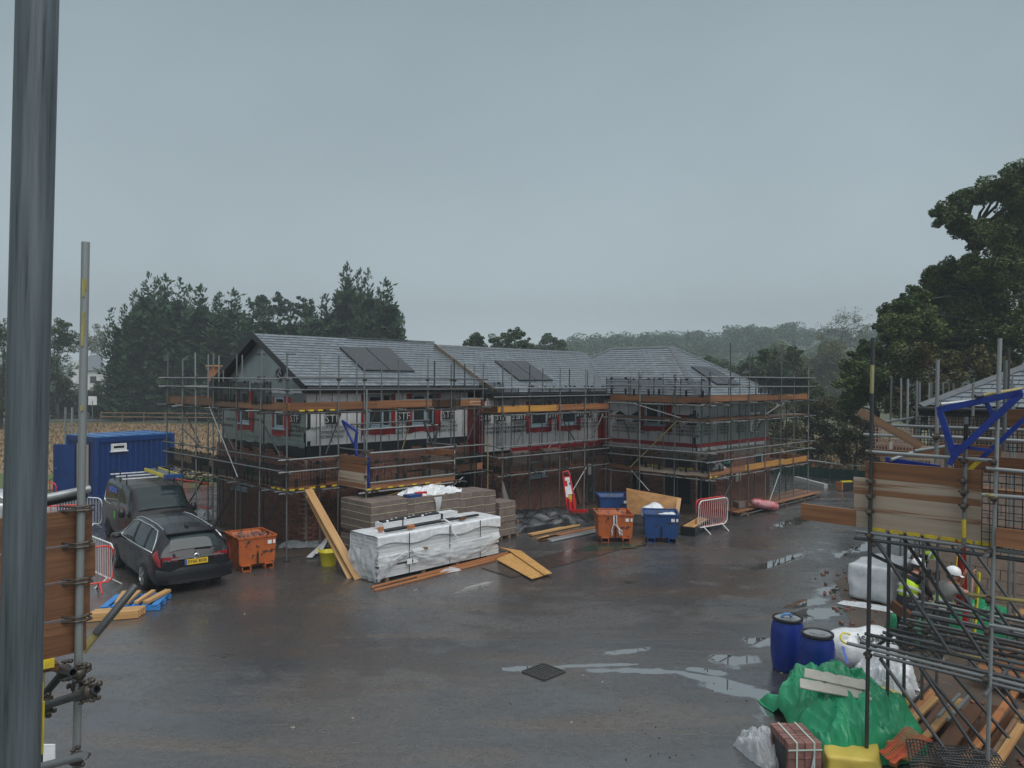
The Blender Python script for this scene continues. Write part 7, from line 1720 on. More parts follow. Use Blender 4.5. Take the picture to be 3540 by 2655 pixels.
# plywood sheet, bags, black box
q = [D(2165, 1700, 27.4), D(2173, 1685, 27.6), D(2350, 1720, 26.6), D(2340, 1785, 26.4), D(2160, 1795, 27.3)]
zb_ = [D(2165, 1688, 27.6), D(2352, 1722, 26.8), D(2342, 1790, 26.5), D(2168, 1775, 27.3)]
b = MB(); b.prism([zb_[3], zb_[2], zb_[1], zb_[0]], V((.02, .05, 0))); PLY_T = b.build('plywood_sheet', PLY); tag(PLY_T, 'big tilted plywood sheet standing behind the blue skips', 'plywood')
b = MB(); M, l = frame(D(2348, 1722, 26.6), D(2338, 1790, 26.3), V((1, 0, 0))); b.box((0, 0, 0), (l, .05, .14), M); tag(b.build('timber_prop', TIMBER), 'short yellow timber propping the right edge of the plywood', 'timber')
def rollbag(name, label, a, b_, r, mt, seed, cat='bag', rz=.8, parent=None):
    a, b_ = V(a), V(b_); M, l = frame(a, b_); m_ = MB()
    def f(u, v):
        an = v * 2 * math.pi; e = 1 - abs(u * 2 - 1) ** 6 * .75; k = r * e * (1 + .10 * mnoise.noise(V((math.cos(an) * 2 + seed, math.sin(an) * 2, u * 5))))
        return M @ V(((u - .5) * l, k * math.cos(an), k * rz * math.sin(an)))
    m_.grid(f, 26, 24); k = len(m_.v)
    o = m_.build(name, mt, smooth=True); 
    bm = bmesh.new(); bm.from_mesh(o.data); bmesh.ops.holes_fill(bm, edges=[e for e in bm.edges if e.is_boundary]); bm.to_mesh(o.data); bm.free()
    return tag(o, label, cat)
rollbag('white_bag', 'white printed plastic bag bulging behind the blue skip', D(2225, 1790, 25.9), D(2290, 1760, 26.1), .42, WRAP, 3)
rollbag('white_bag', 'white plastic bag lying inside the front blue skip', D(2270, 1795, 25.2), D(2340, 1790, 24.9), .25, WRAP, 5)
p = D(2230, 1790, 25.3); M = face_frame(D(2243, 1785, 25.2), (1, .1, 0), UP)
BXB = thing('black_lined_box', 'low black-lined timber tray on the ground beside the front blue skip', 'tray', G(2395, 1835))
q0 = [G(2355, 1850), G(2400, 1855), G(2452, 1825), G(2410, 1815)]
b = MB()
for i in range(4): b.beam(q0[i] + UP * .15, q0[(i + 1) % 4] + UP * .15, .05, .3)
b.build('tray_side', TARP, BXB); b = MB(); b.prism([p_ + UP * .12 for p_ in q0], UP * .03); b.build('tray_base', BLACKP, BXB)
for k in range(3): board('timber', q0[0].lerp(q0[1], .3 + k * .25) + UP * .3, q0[3].lerp(q0[2], .3 + k * .25) + UP * .3, .16, .04, BXB, TIMBER)
g_ = G(2462, 1825); drape('black_sack', 'crumpled black sack under the white barrier', 'sack', g_.x, g_.y, .32, .3, .4, hump(.3, 2), TARP, 22, 18, seed=8, wr=.1)
# right end: bundle under red plastic on a low staging, plank offcuts
ST = thing('low_staging', 'low timber staging along the right house carrying the red bundle', 'staging', W(18.5, 6.3))
for k in range(5): board('staging_board', W(14.6, 5.7 + k * .24, .16), W(22.5, 5.7 + k * .24, .16), .225, .04, ST, BOARDN if k % 2 else BOARD)
for k in range(5): board('bearer', W(15 + k * 1.7, 5.5, .07), W(15 + k * 1.7, 7.0, .07), .08, .12, ST, OLDWOOD)
for k in range(3): tube('edge_tube', W(14.5 + k * 2.6, 6.95, .1), W(17 + k * 2.6, 6.95, .1), ST, STEEL)
rollbag('red_bundle', 'long bundle wrapped in torn red plastic on the low staging', D(2598, 1735, 30.2), D(2690, 1752, 30.6), .22, mat('torn_red_plastic', (.40, .06, .08), .3, 0, (.50, .28, .29), 5, None, .8, 10, coords='World'), 7, 'bundle')
for (x_, y_, lb) in ((2552, 1770, 'single grey block standing at the end of the staging'), (2568, 1768, 'second grey block beside the staging end')):
    g_ = G(x_, y_); o = put('loose_block', BL_ME, None, Matrix.Translation((g_.x, g_.y, .3)) @ Matrix.Rotation(.4, 4, 'Z')); tag(o, lb, 'block')
# silt fence, orange pens and posts at the right
SF = thing('silt_fence', 'low dark green silt fence along the far edge of the yard', 'fence', D(2900, 1660, 42))
fp = [D(2660, 1655, 43), D(2760, 1662, 42), D(2870, 1672, 41), D(2990, 1690, 40)]
for a, b_ in zip(fp, fp[1:]):
    a, b_ = V((a.x, a.y, 0)), V((b_.x, b_.y, 0)); b = MB(); b.grid(lambda u, v: a.lerp(b_, u) + V((0, .05 * math.sin(u * 17), .55 * v)), 12, 2); b.build('fabric', mat('green_fabric', (.012, .045, .035), .6), SF)
    board('post', a, a + UP * .75, .05, .05, SF, OLDWOOD)
OP_ = thing('orange_pen', 'bright orange rail pen on the grass beyond the scaffold', 'barrier', D(2740, 1650, 44))
qs = [D(2688, 1632, 44), D(2812, 1650, 42.5), D(2800, 1668, 42), D(2680, 1655, 43)]
for i in range(4):
    for dz in (0,): board('rail', qs[i], qs[(i + 1) % 4], .06, .09, OP_, ORMESH)
for q in qs: board('post', V((q.x, q.y, 0)), q, .06, .06, OP_, ORMESH, up=V((1, 0, 0)))
pr = D(2811, 1595, 43); o = thing('rope_fence', 'orange-brown post carrying a thin pale rope across the grass', 'fence', V((pr.x, pr.y, 0)))
board('post', V((pr.x, pr.y, 0)), V((pr.x, pr.y, pr.z)), .12, .12, o, BATTEN, up=V((1, 0, 0))); b = MB(); b.path([D(2600, 1590, 45), D(2700, 1588, 44), D(2811, 1592, 43), D(2900, 1605, 42), D(3000, 1612, 41)], .03, 5); b.build('rope', WHITEM, o)
a, b_ = G(2752, 1660), G(2855, 1688); leanboard('concrete_kerb', a + UP * .1, b_ + UP * .1, .2, .2, 'pale kerb length lying in front of the green fence', mat('pale_concrete', (.4, .39, .37), .6), UP, cat='kerb')
g_ = G(2925, 1695); b = MB(); M = Matrix.Translation((g_.x, g_.y, .3)) @ Matrix.Rotation(.3, 4, 'Z')
CR = thing('cable_crate', 'small orange-ended crate with yellow tools by the green fence', 'crate', g_)
b.box((0, 0, -.08), (.8, .45, .36), M); b.build('crate_body', BLACKP, CR); b = MB(); b.box((-.41, 0, -.08), (.05, .46, .38), M); b.build('crate_end', BATTEN, CR); b = MB(); b.box((0, 0, .13), (.6, .16, .05), M); b.build('tool', YELP, CR)
# white gutters / upvc by the trug, grey sheet
g0, g1 = G(1070, 1932), G(1155, 1860)
for k, lb in enumerate(('widest white plastic trim lying behind the yellow bucket', 'second white plastic trim lying behind the bucket', 'thin white plastic trim resting on the others')):
    a = g0 + V((.12 * k, .22 * k, .05 + .06 * k)); b_ = g1 + V((-.05 * k, .2 * k, .12 + .1 * k)); leanboard('plastic_trim', a, b_, .16 - .04 * k, .03, lb, WHITEP, UP, 'white plastic trims', 'trim')
drape('grey_sheet', 'grey plastic sheet lying at the foot of the brick corner', 'plastic sheet', *(G(1050, 1888)[:2]), .75, .28, .15, hump(.16, 2), mat('grey_plastic_sheet', (.26, .28, .29), .3, 0, (.2, .22, .23), 3, None, .5, 8, coords='World'), 24, 16, seed=4, wr=.08)
drape('white_sack', 'torn white sacks lying between the scaffold legs left of the gable', 'sack', *(G(700, 1795)[:2]), .55, .3, .5, hump(.3, 2), WRAP, 24, 18, seed=9, wr=.13)
# things on top of the block packs
drape('white_sheet', 'white plastic sheet bunched over the top of the block packs', 'plastic sheet', *((Kp + d1 * 2.5 - nn * .55)[:2]), 1.0, .42, .75, lambda u, v: 1.72 + .22 * max(0, 1 - u * u) * max(0, 1 - v * v), WRAP, 30, 20, seed=2, wr=.10)
p = Kp + d1 * 2.35 + nn * .02; b = MB(); b.grid(lambda u, v: p + d1 * ((u - .5) * .3 * (1 - v)) + nn * (.03 + .03 * math.sin(v * 5)) + UP * (1.7 - .65 * v), 6, 8); tag(b.build('white_sheet', WRAPT), 'pointed tail of white plastic hanging down the draped block pack', 'plastic sheet')
b = MB(); M, _ = frame(Kp + d1 * 1.35 - nn * .25 + UP * 1.76, Kp + d1 * 1.9 - nn * .25 + UP * 1.76); b.box((0, 0, 0), (.45, .3, .12), M); tag(b.build('tool_case', BLSK), 'dark blue tool case on the second block pack', 'case')
b = MB(); M, _ = frame(Kp + d1 * 1.8 - nn * .35 + UP * 1.78, Kp + d1 * 2.2 - nn * .30 + UP * 1.80); b.box((0, 0, 0), (.34, .16, .12), M); b.lathe([(0, 0), (.07, 0), (.07, .05), (0, .05)], 12, M @ Matrix.Translation((-.1, -.1, .0)) @ Matrix.Rotation(math.pi / 2, 4, 'X')); tag(b.build('red_saw', REDP), 'red power saw lying next to the blue case', 'saw')
leanboard('batten', Kp + d1 * 1.3 - nn * 1.0 + UP * 1.75, Kp + d1 * 3.0 - nn * .6 + UP * 2.0, .05, .03, 'pale batten sticking out over the block packs', TIMBER, UP, cat='batten')
# bucket green etc. on the lift decks
for (x_, y_, pl, lb) in ((705, 1570, 'g', 'green bucket on the lower lift near the far end of the gable'), (866, 1630, 'g', 'green bucket on the lower lift below the gable windows'), (1590, 1570, 'f', 'green bucket on the lower lift at the end of the left house'), (2510, 1615, 'c', 'green bucket on the corner of the right-hand lift')):
    q = TP(x_, y_, Tg + .5) if pl == 'g' else OP(x_, y_, Of - .5 if pl == 'f' else Oc - .5); zb = 2.04 if pl != 'c' else 1.66
    t = thing('bucket', lb, 'bucket', (q.x, q.y, zb), group='green buckets on the lifts'); b = MB(); b.lathe([(.13, 0), (.17, .34), (.18, .34), (.16, .30), (.12, .02), (0, .02)], 16, caps=False); b.build('tub', GREENB, t, smooth=True, local=True)
    b = MB(); b.path([V((-.17, 0, .33)), V((-.12, 0, .42)), V((0, 0, .45)), V((.12, 0, .42)), V((.17, 0, .33))], .006, 5); b.build('handle', STEEL, t, local=True)
for (x_, y_, o_, lb) in ((2252, 1611, 1, 'yellow spirit level lying on the lift of the right house'), (2370, 1623, 1, 'short yellow tool case on the lift of the right house')):
    q = TP(x_, y_, Tc + .2); leanboard('yellow_tool', q - nn * .3, q + nn * .3, .06, .12, lb, YELP, UP, cat='tool')
drape('white_sack', 'grey-white sacks piled on the lift by the yellow toe board', 'sack', *((W(14.4, 6.1))[:2]), .5, .3, .8, lambda u, v: 1.66 + .32 * max(0, 1 - u * u) * max(0, 1 - v * v), WRAPT, 22, 16, seed=12, wr=.1)
q = TP(742, 1275, -2.0); t = thing('timber_bundle', 'stack of pale timber standing on the top lift left of the gable', 'timber', W(.5, -6.7, 4.3))
for k in range(5): a = D(728 + k * 7, 1340, 29.5); c_ = D(729 + k * 7, 1262 + (k % 2) * 8, 29.5); board('timber', a, c_, .08, .09, t, BATTEN, up=V((1, 0, 0)))
b = MB(); b.box(D(742, 1265, 29.6), (.5, .5, .04)); b.build('timber_cap', TIMBER, t)
# hanging plastic strip on the middle house scaffold
b = MB(); p0 = OP(1737, 1665, 1.9); p1 = OP(1762, 1782, 1.5); b.grid(lambda u, v: p0.lerp(p1, v) + d1 * (u - .5) * (.08 + .32 * v), 3, 8); tag(b.build('plastic_strip', mat('dull_plastic', (.3, .29, .27), .4)), 'grey plastic strip hanging from the middle scaffold to the ground', 'plastic strip')
leanboard('leaning_plank', G(2010, 1740, .02), OP(1985, 1640, .75), .05, .2, 'old plank leaning on the wall beside the door of the middle house', OLDWOOD, V((1, .5, 0)), cat='plank')
# drain grate in the yard
gp = [G(1806, 2324), G(1880, 2353), G(1953, 2324), G(1877, 2297)]
DG = thing('drain_grate', 'square iron drain grate set in the wet yard', 'drain grate', sum(gp, V()) / 4)
x_, y_ = (gp[1] - gp[0]), (gp[3] - gp[0])
b = MB(); b.poly([p_ + UP * .003 for p_ in gp]); b.build('pit', BLACKP, DG)
IRON = mat('wet_cast_iron', (.07, .068, .066), .3, .4, (.05, .045, .04), 20)
for i in range(4): a, c_ = gp[i], gp[(i + 1) % 4]; board('grate_frame', a + UP * .012, c_ + UP * .012, .035, .025, DG, IRON)
for k in range(1, 9): board('grate_bar', gp[0] + x_ * k / 9 + UP * .010, gp[0] + x_ * k / 9 + y_ + UP * .010, .025, .018, DG, IRON)
for k in range(1, 7): board('grate_bar', gp[0] + y_ * k / 7 + UP * .009, gp[0] + y_ * k / 7 + x_ + UP * .009, .03, .018, DG, IRON)
# left: blue pallet with timbers, timber bundle
PB = thing('blue_pallet', 'blue pallet with offcut timbers on it beside the barrier', 'pallet', G(415, 2085))
a, b_ = G(350, 2120), G(470, 2115); c_ = G(485, 2055); xd = (b_ - a).normalized(); yd = V((-xd.y, xd.x, 0))
for k in range(6): board('pallet_slat', a + xd * (.05 + k * .21) + UP * .13, a + xd * (.05 + k * .21) + yd * 1.0 + UP * .13, .14, .025, PB, PALLETB)
for k in range(3): board('pallet_bearer', a + yd * (.06 + k * .44) + UP * .06, a + xd * 1.2 + yd * (.06 + k * .44) + UP * .06, .1, .1, PB, PALLETB)
for k, lb in enumerate(('pale timber leftmost on the blue pallet', 'second pale timber on the blue pallet', 'third pale timber lying askew on the blue pallet', 'wide pale timber at the right of the blue pallet')):
    s_ = a + xd * (.3 + .2 * k); leanboard('timber_offcut', s_ + yd * .05 + UP * .19, s_ + yd * .95 + xd * (.12 * (k - 1)) + UP * .2, .09 + .05 * (k == 3), .06, lb, TIMBER, UP, 'timbers on the blue pallet', 'timber')
t = thing('timber_bundle', 'bundle of pale new timbers in front of the blue pallet', 'timber bundle', G(345, 2140))
for k in range(4):
    for j in range(2): q = G(300, 2150) + V((.0, .1 * k, .05 + .08 * j)); board('timber', q, q + V((1.0, .32, 0)) * .95, .09, .075, t, TIMBER)
b = MB(); b.box(D(166, 2605, 9.9) * 1.0, (.18, .02, .24)); tag(b.build('notice_sign', WHITEP), 'small white notice on the ground under the left scaffold', 'panel')
# sign and house at the far left
ps = D(320, 1385, 86); t = thing('sign_board', 'white square sign on a thin post by the lane', 'sign', V((ps.x, ps.y, 0)))
board('post', V((ps.x, ps.y, 0)), V((ps.x, ps.y, ps.z)), .08, .08, t, STEEL, up=V((1, 0, 0))); b = MB(); b.box(ps, (.95, .05, .98)); b.build('panel', WHITEP, t)
ph = D(300, 1310, 140); WH = thing('white_house', 'distant white house with a grey roof and tall chimney among the trees', 'house', V((ph.x, ph.y, 0)))
b = MB(); b.box((ph.x, ph.y + 3, 3.2), (6.2, 6, 6.4)); b.build('wall', mat('white_render', (.62, .62, .62), .7), WH)
b = MB(); z_ = 6.3; b.prism([V((ph.x - 3.5, ph.y - .4, z_)), V((ph.x + 3.5, ph.y - .4, z_)), V((ph.x + 1.0, ph.y + 3, z_ + 2.9)), V((ph.x - 1.0, ph.y + 3, z_ + 2.9))], (0, .3, 0)); b.build('roof', SLATEB, WH)
pcm = D(263, 1265, 139); b = MB(); b.box((pcm.x, pcm.y, pcm.z - 2), (1.0, 1, 6)); b.build('chimney', WHITEP, WH)
for dx in (-1.5, 1.2): b = MB(); b.box((ph.x + dx, ph.y - .03, 4.6), (1.1, .06, 1.2)); b.build('window', GLASS, WH)
# post and rail fence by the lane, pale vehicles beyond
t = thing('rail_fence', 'thin post and rail fence along the far lane', 'fence', D(500, 1460, 85))
for k in range(26): x = -46 + k * 2.4; board('post', V((x, 85.5, 0)), V((x, 85.5, 1.25)), .1, .1, t, OLDWOOD, up=V((1, 0, 0)))
for z in (.7, 1.15): board('rail', V((-46, 85.45, z)), V((14, 85.45, z)), .05, .1, t, OLDWOOD)
# ------------------------------------------------------------------ goods in the right foreground
def barrel(loc, label, lidm):
    t = thing('drum', label, 'drum', loc, group='blue open-top drums')
    b = MB(); b.lathe([(0, 0), (.235, 0), (.25, .02), (.262, .10), (.285, .22), (.292, .45), (.288, .66), (.272, .80), (.245, .87), (.238, .90), (.242, .93)], 36, caps=False); b.build('barrel_body', BARREL, t, smooth=True, local=True)
    b = MB(); b.lathe([(.236, .885), (.262, .89), (.268, .915), (.262, .945), (.24, .95), (.225, .93), (.224, .91)], 36, caps=False); b.build('clamp_ring', BLACKP, t, smooth=True, local=True)
    b = MB(); b.lathe([(0, .925), (.10, .925), (.11, .935), (.21, .932), (.228, .925)], 36, caps=False); o = b.build('lid', lidm, t, smooth=True, local=True)
    return t
GREYLID = mat('wet_grey_lid', (.24, .25, .255), .2, 0, (.17, .18, .185), 4)
t = barrel((5.02, 13.8, 0), 'blue plastic drum with a blue handle on its lid, left of the pair', GREYLID)
b = MB(); b.path([V((-.12, -.02, .95)), V((-.07, -.03, 1.0)), V((.02, -.02, 1.0)), V((.07, .0, .95))], .028, 7); b.build('handle', mat('pale_blue_plastic', (.08, .2, .4), .35), t, smooth=True, local=True)
barrel((5.22, 12.95, 0), 'blue plastic drum standing nearer, partly behind the green sheet', GREYLID)
sheet('mud', [(6.0, 8.2), (5.3, 11.2), (6.6, 13.6), (7.2, 16), (8.5, 20), (13, 24), (22, 22), (16, 6)], .004, EARTH)
# insulation roll with its print
a, b_ = D(2850, 2200, 13.75), D(3090, 2192, 14.1); a.z = b_.z = .36
IR = rollbag('insulation_roll', 'big white wrapped insulation roll behind the blue drums', a, b_, .37, WRAP, 11, 'insulation', .95)
xx = (b_ - a).normalized(); nf = V((xx.y, -xx.x, 0)); c_ = a.lerp(b_, .55)
Mt = face_frame(c_ + nf * .30 + UP * .27, xx, (UP * .75 - nf * .66)); put('lettering', text_mesh('isover', .27, INK, .002, bold=.006), IR, Mt)
put('lettering', text_mesh('www.isover.co.uk', .05, INK, .001), IR, Mt @ Matrix.Translation((.1, -.2, -.02))) if False else None
m_ = MB(); m_.path([Mt @ V((-.56 + .13 * math.cos(a_), .02 + .10 * math.sin(a_), .004)) for a_ in [math.radians(q) for q in range(40, 300, 26)]], .018, 5); m_.build('print_swoosh', YELP, IR)
m_ = MB(); m_.box((0, 0, 0), (.05, .30, .003), Mt @ Matrix.Translation((-.72, -.25, -.02)) @ Matrix.Rotation(-.15, 4, 'Z')); m_.build('print_band', EUBLUE, IR)
g_ = D(3060, 2235, 13.2); drape('white_wrap', 'loose white wrapping spilling right of the insulation roll', 'plastic sheet', g_.x, g_.y, .5, .3, -.2, hump(.45, 2), WRAP, 26, 18, seed=13, wr=.12)
# green tarpaulin heap, pale board on it
def tarp_h(u, v):
    k = .78 * max(0, 1 - abs(u + .05 * math.sin(v * 5)) ** 3.2) ** .62 * max(0, 1 - abs(v) ** 3.6) ** .55
    r1 = 1 - 2 * abs(mnoise.noise(V((u * 1.5 + v * 1.1 + 3, v * 1.9 - u * .8, 2.2)))); r2 = 1 - 2 * abs(mnoise.noise(V((u * 3.4 - v * 2.2, v * 2.6 + u * 2.4, 7.7)))); r3 = 1 - 2 * abs(mnoise.noise(V((u * 7 + v * 3, v * 6 - u * 4, 5.1))))
    return max(0, k * (1 + .08 * u) + min(1, k * 3) * (.16 * (r1 - .5) + .10 * (r2 - .5) + .035 * (r3 - .5)))
drape('green_tarpaulin', 'crumpled bright green tarpaulin heaped over goods beside the drums', 'tarpaulin', 4.95, 11.36, .82, 1.06, .06, tarp_h, GTARP, 170, 170, seed=5, wr=.03)
q0, q1 = D(2765, 2368, 11.0), D(3010, 2412, 10.75); up_ = V((.05, .8, .6))
for k, (dz, mt, lb) in enumerate(((0, 'pale_board_dry', 'broken pale plasterboard lying across the green tarpaulin'), (.10, 'pale_board_dry2', 'second pale plasterboard piece lying above the broken one on the tarpaulin'))):
    M, l = frame(q0 + V((.12 * k, .14 * k, .03 + dz)), q1 + V((0, .1 * k, .03 + dz)), V((0, -.5, .86))); b = MB(); n_ = 14
    top_ = [(-l / 2 + l * i / n_, .07 + .03 * mnoise.noise(V((i * .9, k, 3)))) for i in range(n_ + 1)]; bot = [(l / 2 - l * i / n_, -.10 + .012 * mnoise.noise(V((i * 1.3, k, 9)))) for i in range(n_ + 1)]
    b.prism([M @ V((x, y, 0)) for x, y in bot[::-1] + top_[::-1]], M.to_3x3() @ V((0, 0, .02))); tag(b.build('plasterboard', mat(mt, (.46, .44, .38), .55, 0, (.36, .34, .29), 4)), lb, 'board', 'pale boards on the tarpaulin')
# yellow bale, brick pack, white plastic, offcut
def soft_box(name, label, cat, M, d, mt, seed, wr=.03, n=12):
    b = MB()
    def face(o_, du, dv):
        def f(u, v):
            p = o_ + du * u + dv * v; e = V((p.x / d[0] * 2, p.y / d[1] * 2, p.z / d[2] * 2)); k = 1 - .10 * sum(abs(c) ** 6 for c in e) / 3
            q = V((p.x * k, p.y * k, p.z * k)); w_ = mnoise.noise(V((q.x * 4 + seed, q.y * 4, q.z * 4))); return M @ (q + q.normalized() * wr * w_)
        b.grid(f, n, n)
    x, y, z = V((d[0], 0, 0)), V((0, d[1], 0)), V((0, 0, d[2])); c_ = -(x + y + z) / 2
    face(c_, y, x); face(c_ + z, x, y); face(c_, x, z); face(c_ + y, z, x); face(c_, z, y); face(c_ + x, y, z)
    o = b.build(name, mt, smooth=True); bm = bmesh.new(); bm.from_mesh(o.data); bmesh.ops.remove_doubles(bm, verts=bm.verts, dist=.002); bmesh.ops.recalc_face_normals(bm, faces=bm.faces); bm.to_mesh(o.data); bm.free()
    return tag(o, label, cat)
soft_box('insulation_bale', 'yellow-wrapped insulation bale half under the green tarpaulin', 'insulation', Matrix.Translation((4.62, 10.32, .12)) @ Matrix.Rotation(-.3, 4, 'Z') @ Matrix.Rotation(-.05, 4, 'Y'), (.70, .85, .34), YBALE, 4, .07)
soft_box('insulation_bale', 'yellow-wrapped bale peeping out right of the green tarpaulin', 'insulation', Matrix.Translation((5.75, 11.7, .22)) @ Matrix.Rotation(.5, 4, 'Z'), (.6, .5, .42), YBALE, 6)
BP = thing('brick_pack', 'strapped pack of dark red bricks at the bottom edge of the yard', 'brick pack', (3.80, 10.12, 0), .06)
_pm = MB(); _pm.box((0, 0, 0), (.213, .066, .101)); PK = _pm.mesh('brick', mat('pack_brick', (.24, .115, .095), .55, 0, (.15, .07, .06), 9, None, .4, 40, rnd=.28, col3=(.23, .15, .12), scale3=5, lo3=.62, hi3=.72)); rg = random.Random(31)
for lz in range(5):
    for c_ in range(2):
        for k in range(8):
            if lz < 4 and k not in (0, 7) : continue
            M = Matrix.Translation((-.112 + c_ * .222 + rg.uniform(-.004, .004), -.26 + k * .0745 + rg.uniform(-.003, .003), .058 + lz * .106 + rg.uniform(-.002, .003))) @ Matrix.Rotation(rg.uniform(-.02, .02), 4, 'Z'); put('brick', PK, BP, M, local=True)
b = MB(); b.box((0, 0, .26), (.40, .5, .5)); b.build('pack_core', BLACKP, BP, local=True)
for x in (-.11, .12):
    b = MB(); b.box((x, 0, .542), (.022, .60, .004)); b.box((x, -.301, .27), (.022, .004, .54)); b.build('strap', STRAPG, BP, local=True)
b = MB(); b.box((0, -.304, .45), (.45, .004, .02)); b.build('strap', STRAPG, BP, local=True)
b = MB(); b.path([V((.12, -.305, .42)), V((.08, -.33, .25)), V((-.02, -.36, .08)), V((-.05, -.38, .02))], .012, 4); b.build('loose_strap', mat('grey_strap', (.3, .32, .33), .3), BP, local=True)
drape('clear_wrap', 'torn clear wrap slumped left of the brick pack', 'plastic sheet', 3.50, 10.55, .22, .42, .3, hump(.34, 2), WRAPT, 26, 30, seed=15, wr=.12)
b = MB(); b.box((0, 0, 0), (.26, .07, .09), Matrix.Translation((3.42, 10.02, .05)) @ Matrix.Rotation(.1, 4, 'Z')); tag(b.build('timber_offcut', BOARDD), 'pale timber offcut in front of the clear wrap', 'timber')
b = MB(); b.beam(V((3.47, 10.35, .03)), V((3.72, 10.5, .18)), .25, .03); tag(b.build('cardboard', mat('wet_cardboard', (.32, .25, .18), .7)), 'folded wet cardboard behind the brick pack', 'cardboard')
g_ = D(3090, 2375, 12.3); drape('white_sack', 'white plastic sack slumped right of the green tarpaulin', 'sack', g_.x, g_.y, .34, .3, .4, hump(.5, 2), WRAP, 26, 22, seed=17, wr=.13)
# plank pile along d1
pb0 = G(2985, 2655); rg = random.Random(17)
for k in range(15):
    z = .10 + .10 * (k % 3) + .05 * (k > 8); s_ = pb0 + nn * (.02 + k * .10) + d1 * rg.uniform(-.05, .5) + UP * z; l = rg.uniform(2.0, 3.0)
    names = ['outermost orange plank of the pile under the scaffold', 'plank second from the outer edge of the pile', 'plank third from the outer edge of the pile', 'low plank in the outer half of the pile', 'top plank over the outer half of the pile', 'plank left of the two grey tubes', 'plank under the two grey tubes', 'wide plank right of the grey tubes', 'dark wet plank in the middle of the pile', 'plank just right of the dark wet one', 'upper plank in the inner half of the pile', 'pale-edged plank in the inner half of the pile', 'plank third from the inner edge of the pile', 'plank second from the inner edge of the pile', 'innermost plank of the pile under the scaffold']
    leanboard('plank', s_, s_ + d1 * l + UP * rg.uniform(.0, .12), .10 if k % 4 else .2, .045, names[k], rg.choice([BATTEN, TIMBER, OLDWOOD, BOARDN]) if k > 3 else (BATTEN if k % 2 else TIMBER), UP, 'planks piled under the near scaffold', 'plank')
for k, lb in enumerate(('short grey tube lying on the plank pile', 'second short grey tube beside it on the plank pile')):
    a = pb0 + nn * (.55 + .12 * k) + d1 * 1.3 + UP * .46; M, l = frame(a, a + d1 * 1.1); o = put('steel_tube', unit('tube', STEELL), None, M @ Matrix.Diagonal((l, .026, .026, 1))); tag(o, lb, 'tube', 'grey tubes on the planks')
a = G(3030, 2560, .2); M, l = frame(a, a + d1 * 2.6 + UP * .1); o = put('steel_tube', unit('tube', STEELD), None, M @ Matrix.Diagonal((l, .026, .026, 1))); tag(o, 'long dark tube along the edge of the plank pile', 'tube')
def meshsheet(name, label, q, nx, ny, th, mt, sag=0.0, seed=1):
    q = [V(p) for p in q]; b = MB()
    def P(u, v): return q[0].lerp(q[1], u).lerp(q[3].lerp(q[2], u), v) + UP * (sag * mnoise.noise(V((u * 3 + seed, v * 3, seed))))
    for i in range(nx + 1): b.path([P(i / nx, k / 6) for k in range(7)], th, 4)
    for j in range(ny + 1): b.path([P(k / 6, j / ny) for k in range(7)], th, 4)
    return tag(b.build(name, mt), label, 'mesh panel')
meshsheet('orange_mesh', 'orange plastic mesh lying over the near planks', [G(3090, 2640, .52), G(3225, 2560, .56), G(3135, 2512, .5), G(3040, 2600, .42)], 15, 13, .006, ORMESH, .06, 3)
meshsheet('black_mesh', 'black mesh guard panel lying on the planks at the bottom edge', [G(3160, 2720, .5), G(3440, 2720, .5), G(3395, 2590, .56), G(3132, 2556, .58)], 22, 14, .008, GUARD, .04, 5)
meshsheet('black_mesh', 'second black mesh panel, lying at the bottom right corner', [G(3300, 2700, .62), G(3520, 2700, .62), G(3440, 2600, .66), G(3230, 2580, .66)], 20, 12, .008, GUARD, .04, 6)
meshsheet('black_mesh', 'black steel mesh sheet laid across the lower lift of the near scaffold', [G(3050, 2210, 1.64), G(3200, 2268, 1.64), G(3420, 2245, 1.64), G(3262, 2196, 1.64)], 9, 14, .007, GUARD, .05, 7)
# platform boards at the right edge
t = thing('board_platform', 'platform of muddy boards at the right edge under the scaffold', 'platform', G(3480, 2320))
for k in range(6): a = G(3395, 2290, .35) + d1 * (k * .235 - .3); board('platform_board', a, a + nn * 2.4, .225, .04, t, BOARDN if k % 2 else BOARD)
for k in range(4):
    q = G(3430 + 30 * k, 2260 - k * 10, .42); leanboard('brown_offcut', q, q + V((.6, .25 - .2 * k, .03)), .16, .04, ('muddy offcut nearest the light upright', 'second muddy offcut on the platform', 'third muddy offcut on the platform', 'muddy offcut at the right edge of the picture')[k], OLDWOOD, UP, 'offcuts on the platform', 'board')
# rubble and scraps on the mud
b = MB(); rg = random.Random(44)
for _ in range(900):
    q = V((rg.uniform(5.6, 14), rg.uniform(9, 21), 0)); s_ = rg.uniform(.02, .09)
    if q.x < 5.5 + (q.y - 10) * .25: continue
    M = Matrix.Translation(q + UP * s_ * .3) @ Matrix.Rotation(rg.uniform(0, 3), 4, V((rg.random(), rg.random(), 1))); b.box((0, 0, 0), (s_ * 1.5, s_, s_ * .6), M)
tag(b.build('rubble', BRICKB), 'scattered brick scraps on the mud under the near scaffold', 'rubble', kind='stuff')
b = MB()
for _ in range(50):
    px, py = rg.uniform(1500, 2760), rg.uniform(2060, 2640); q = G(px, py); s_ = rg.uniform(.006, .016); M = Matrix.Translation(q + UP * s_ * .3) @ Matrix.Rotation(rg.uniform(0, 3), 4, V((rg.random(), rg.random(), 1))); b.box((0, 0, 0), (s_ * 1.5, s_, s_ * .7), M)
tag(b.build('stone_scraps', BLACKP), 'tiny dark stones scattered on the wet tarmac', 'stones', kind='stuff')
b = MB()
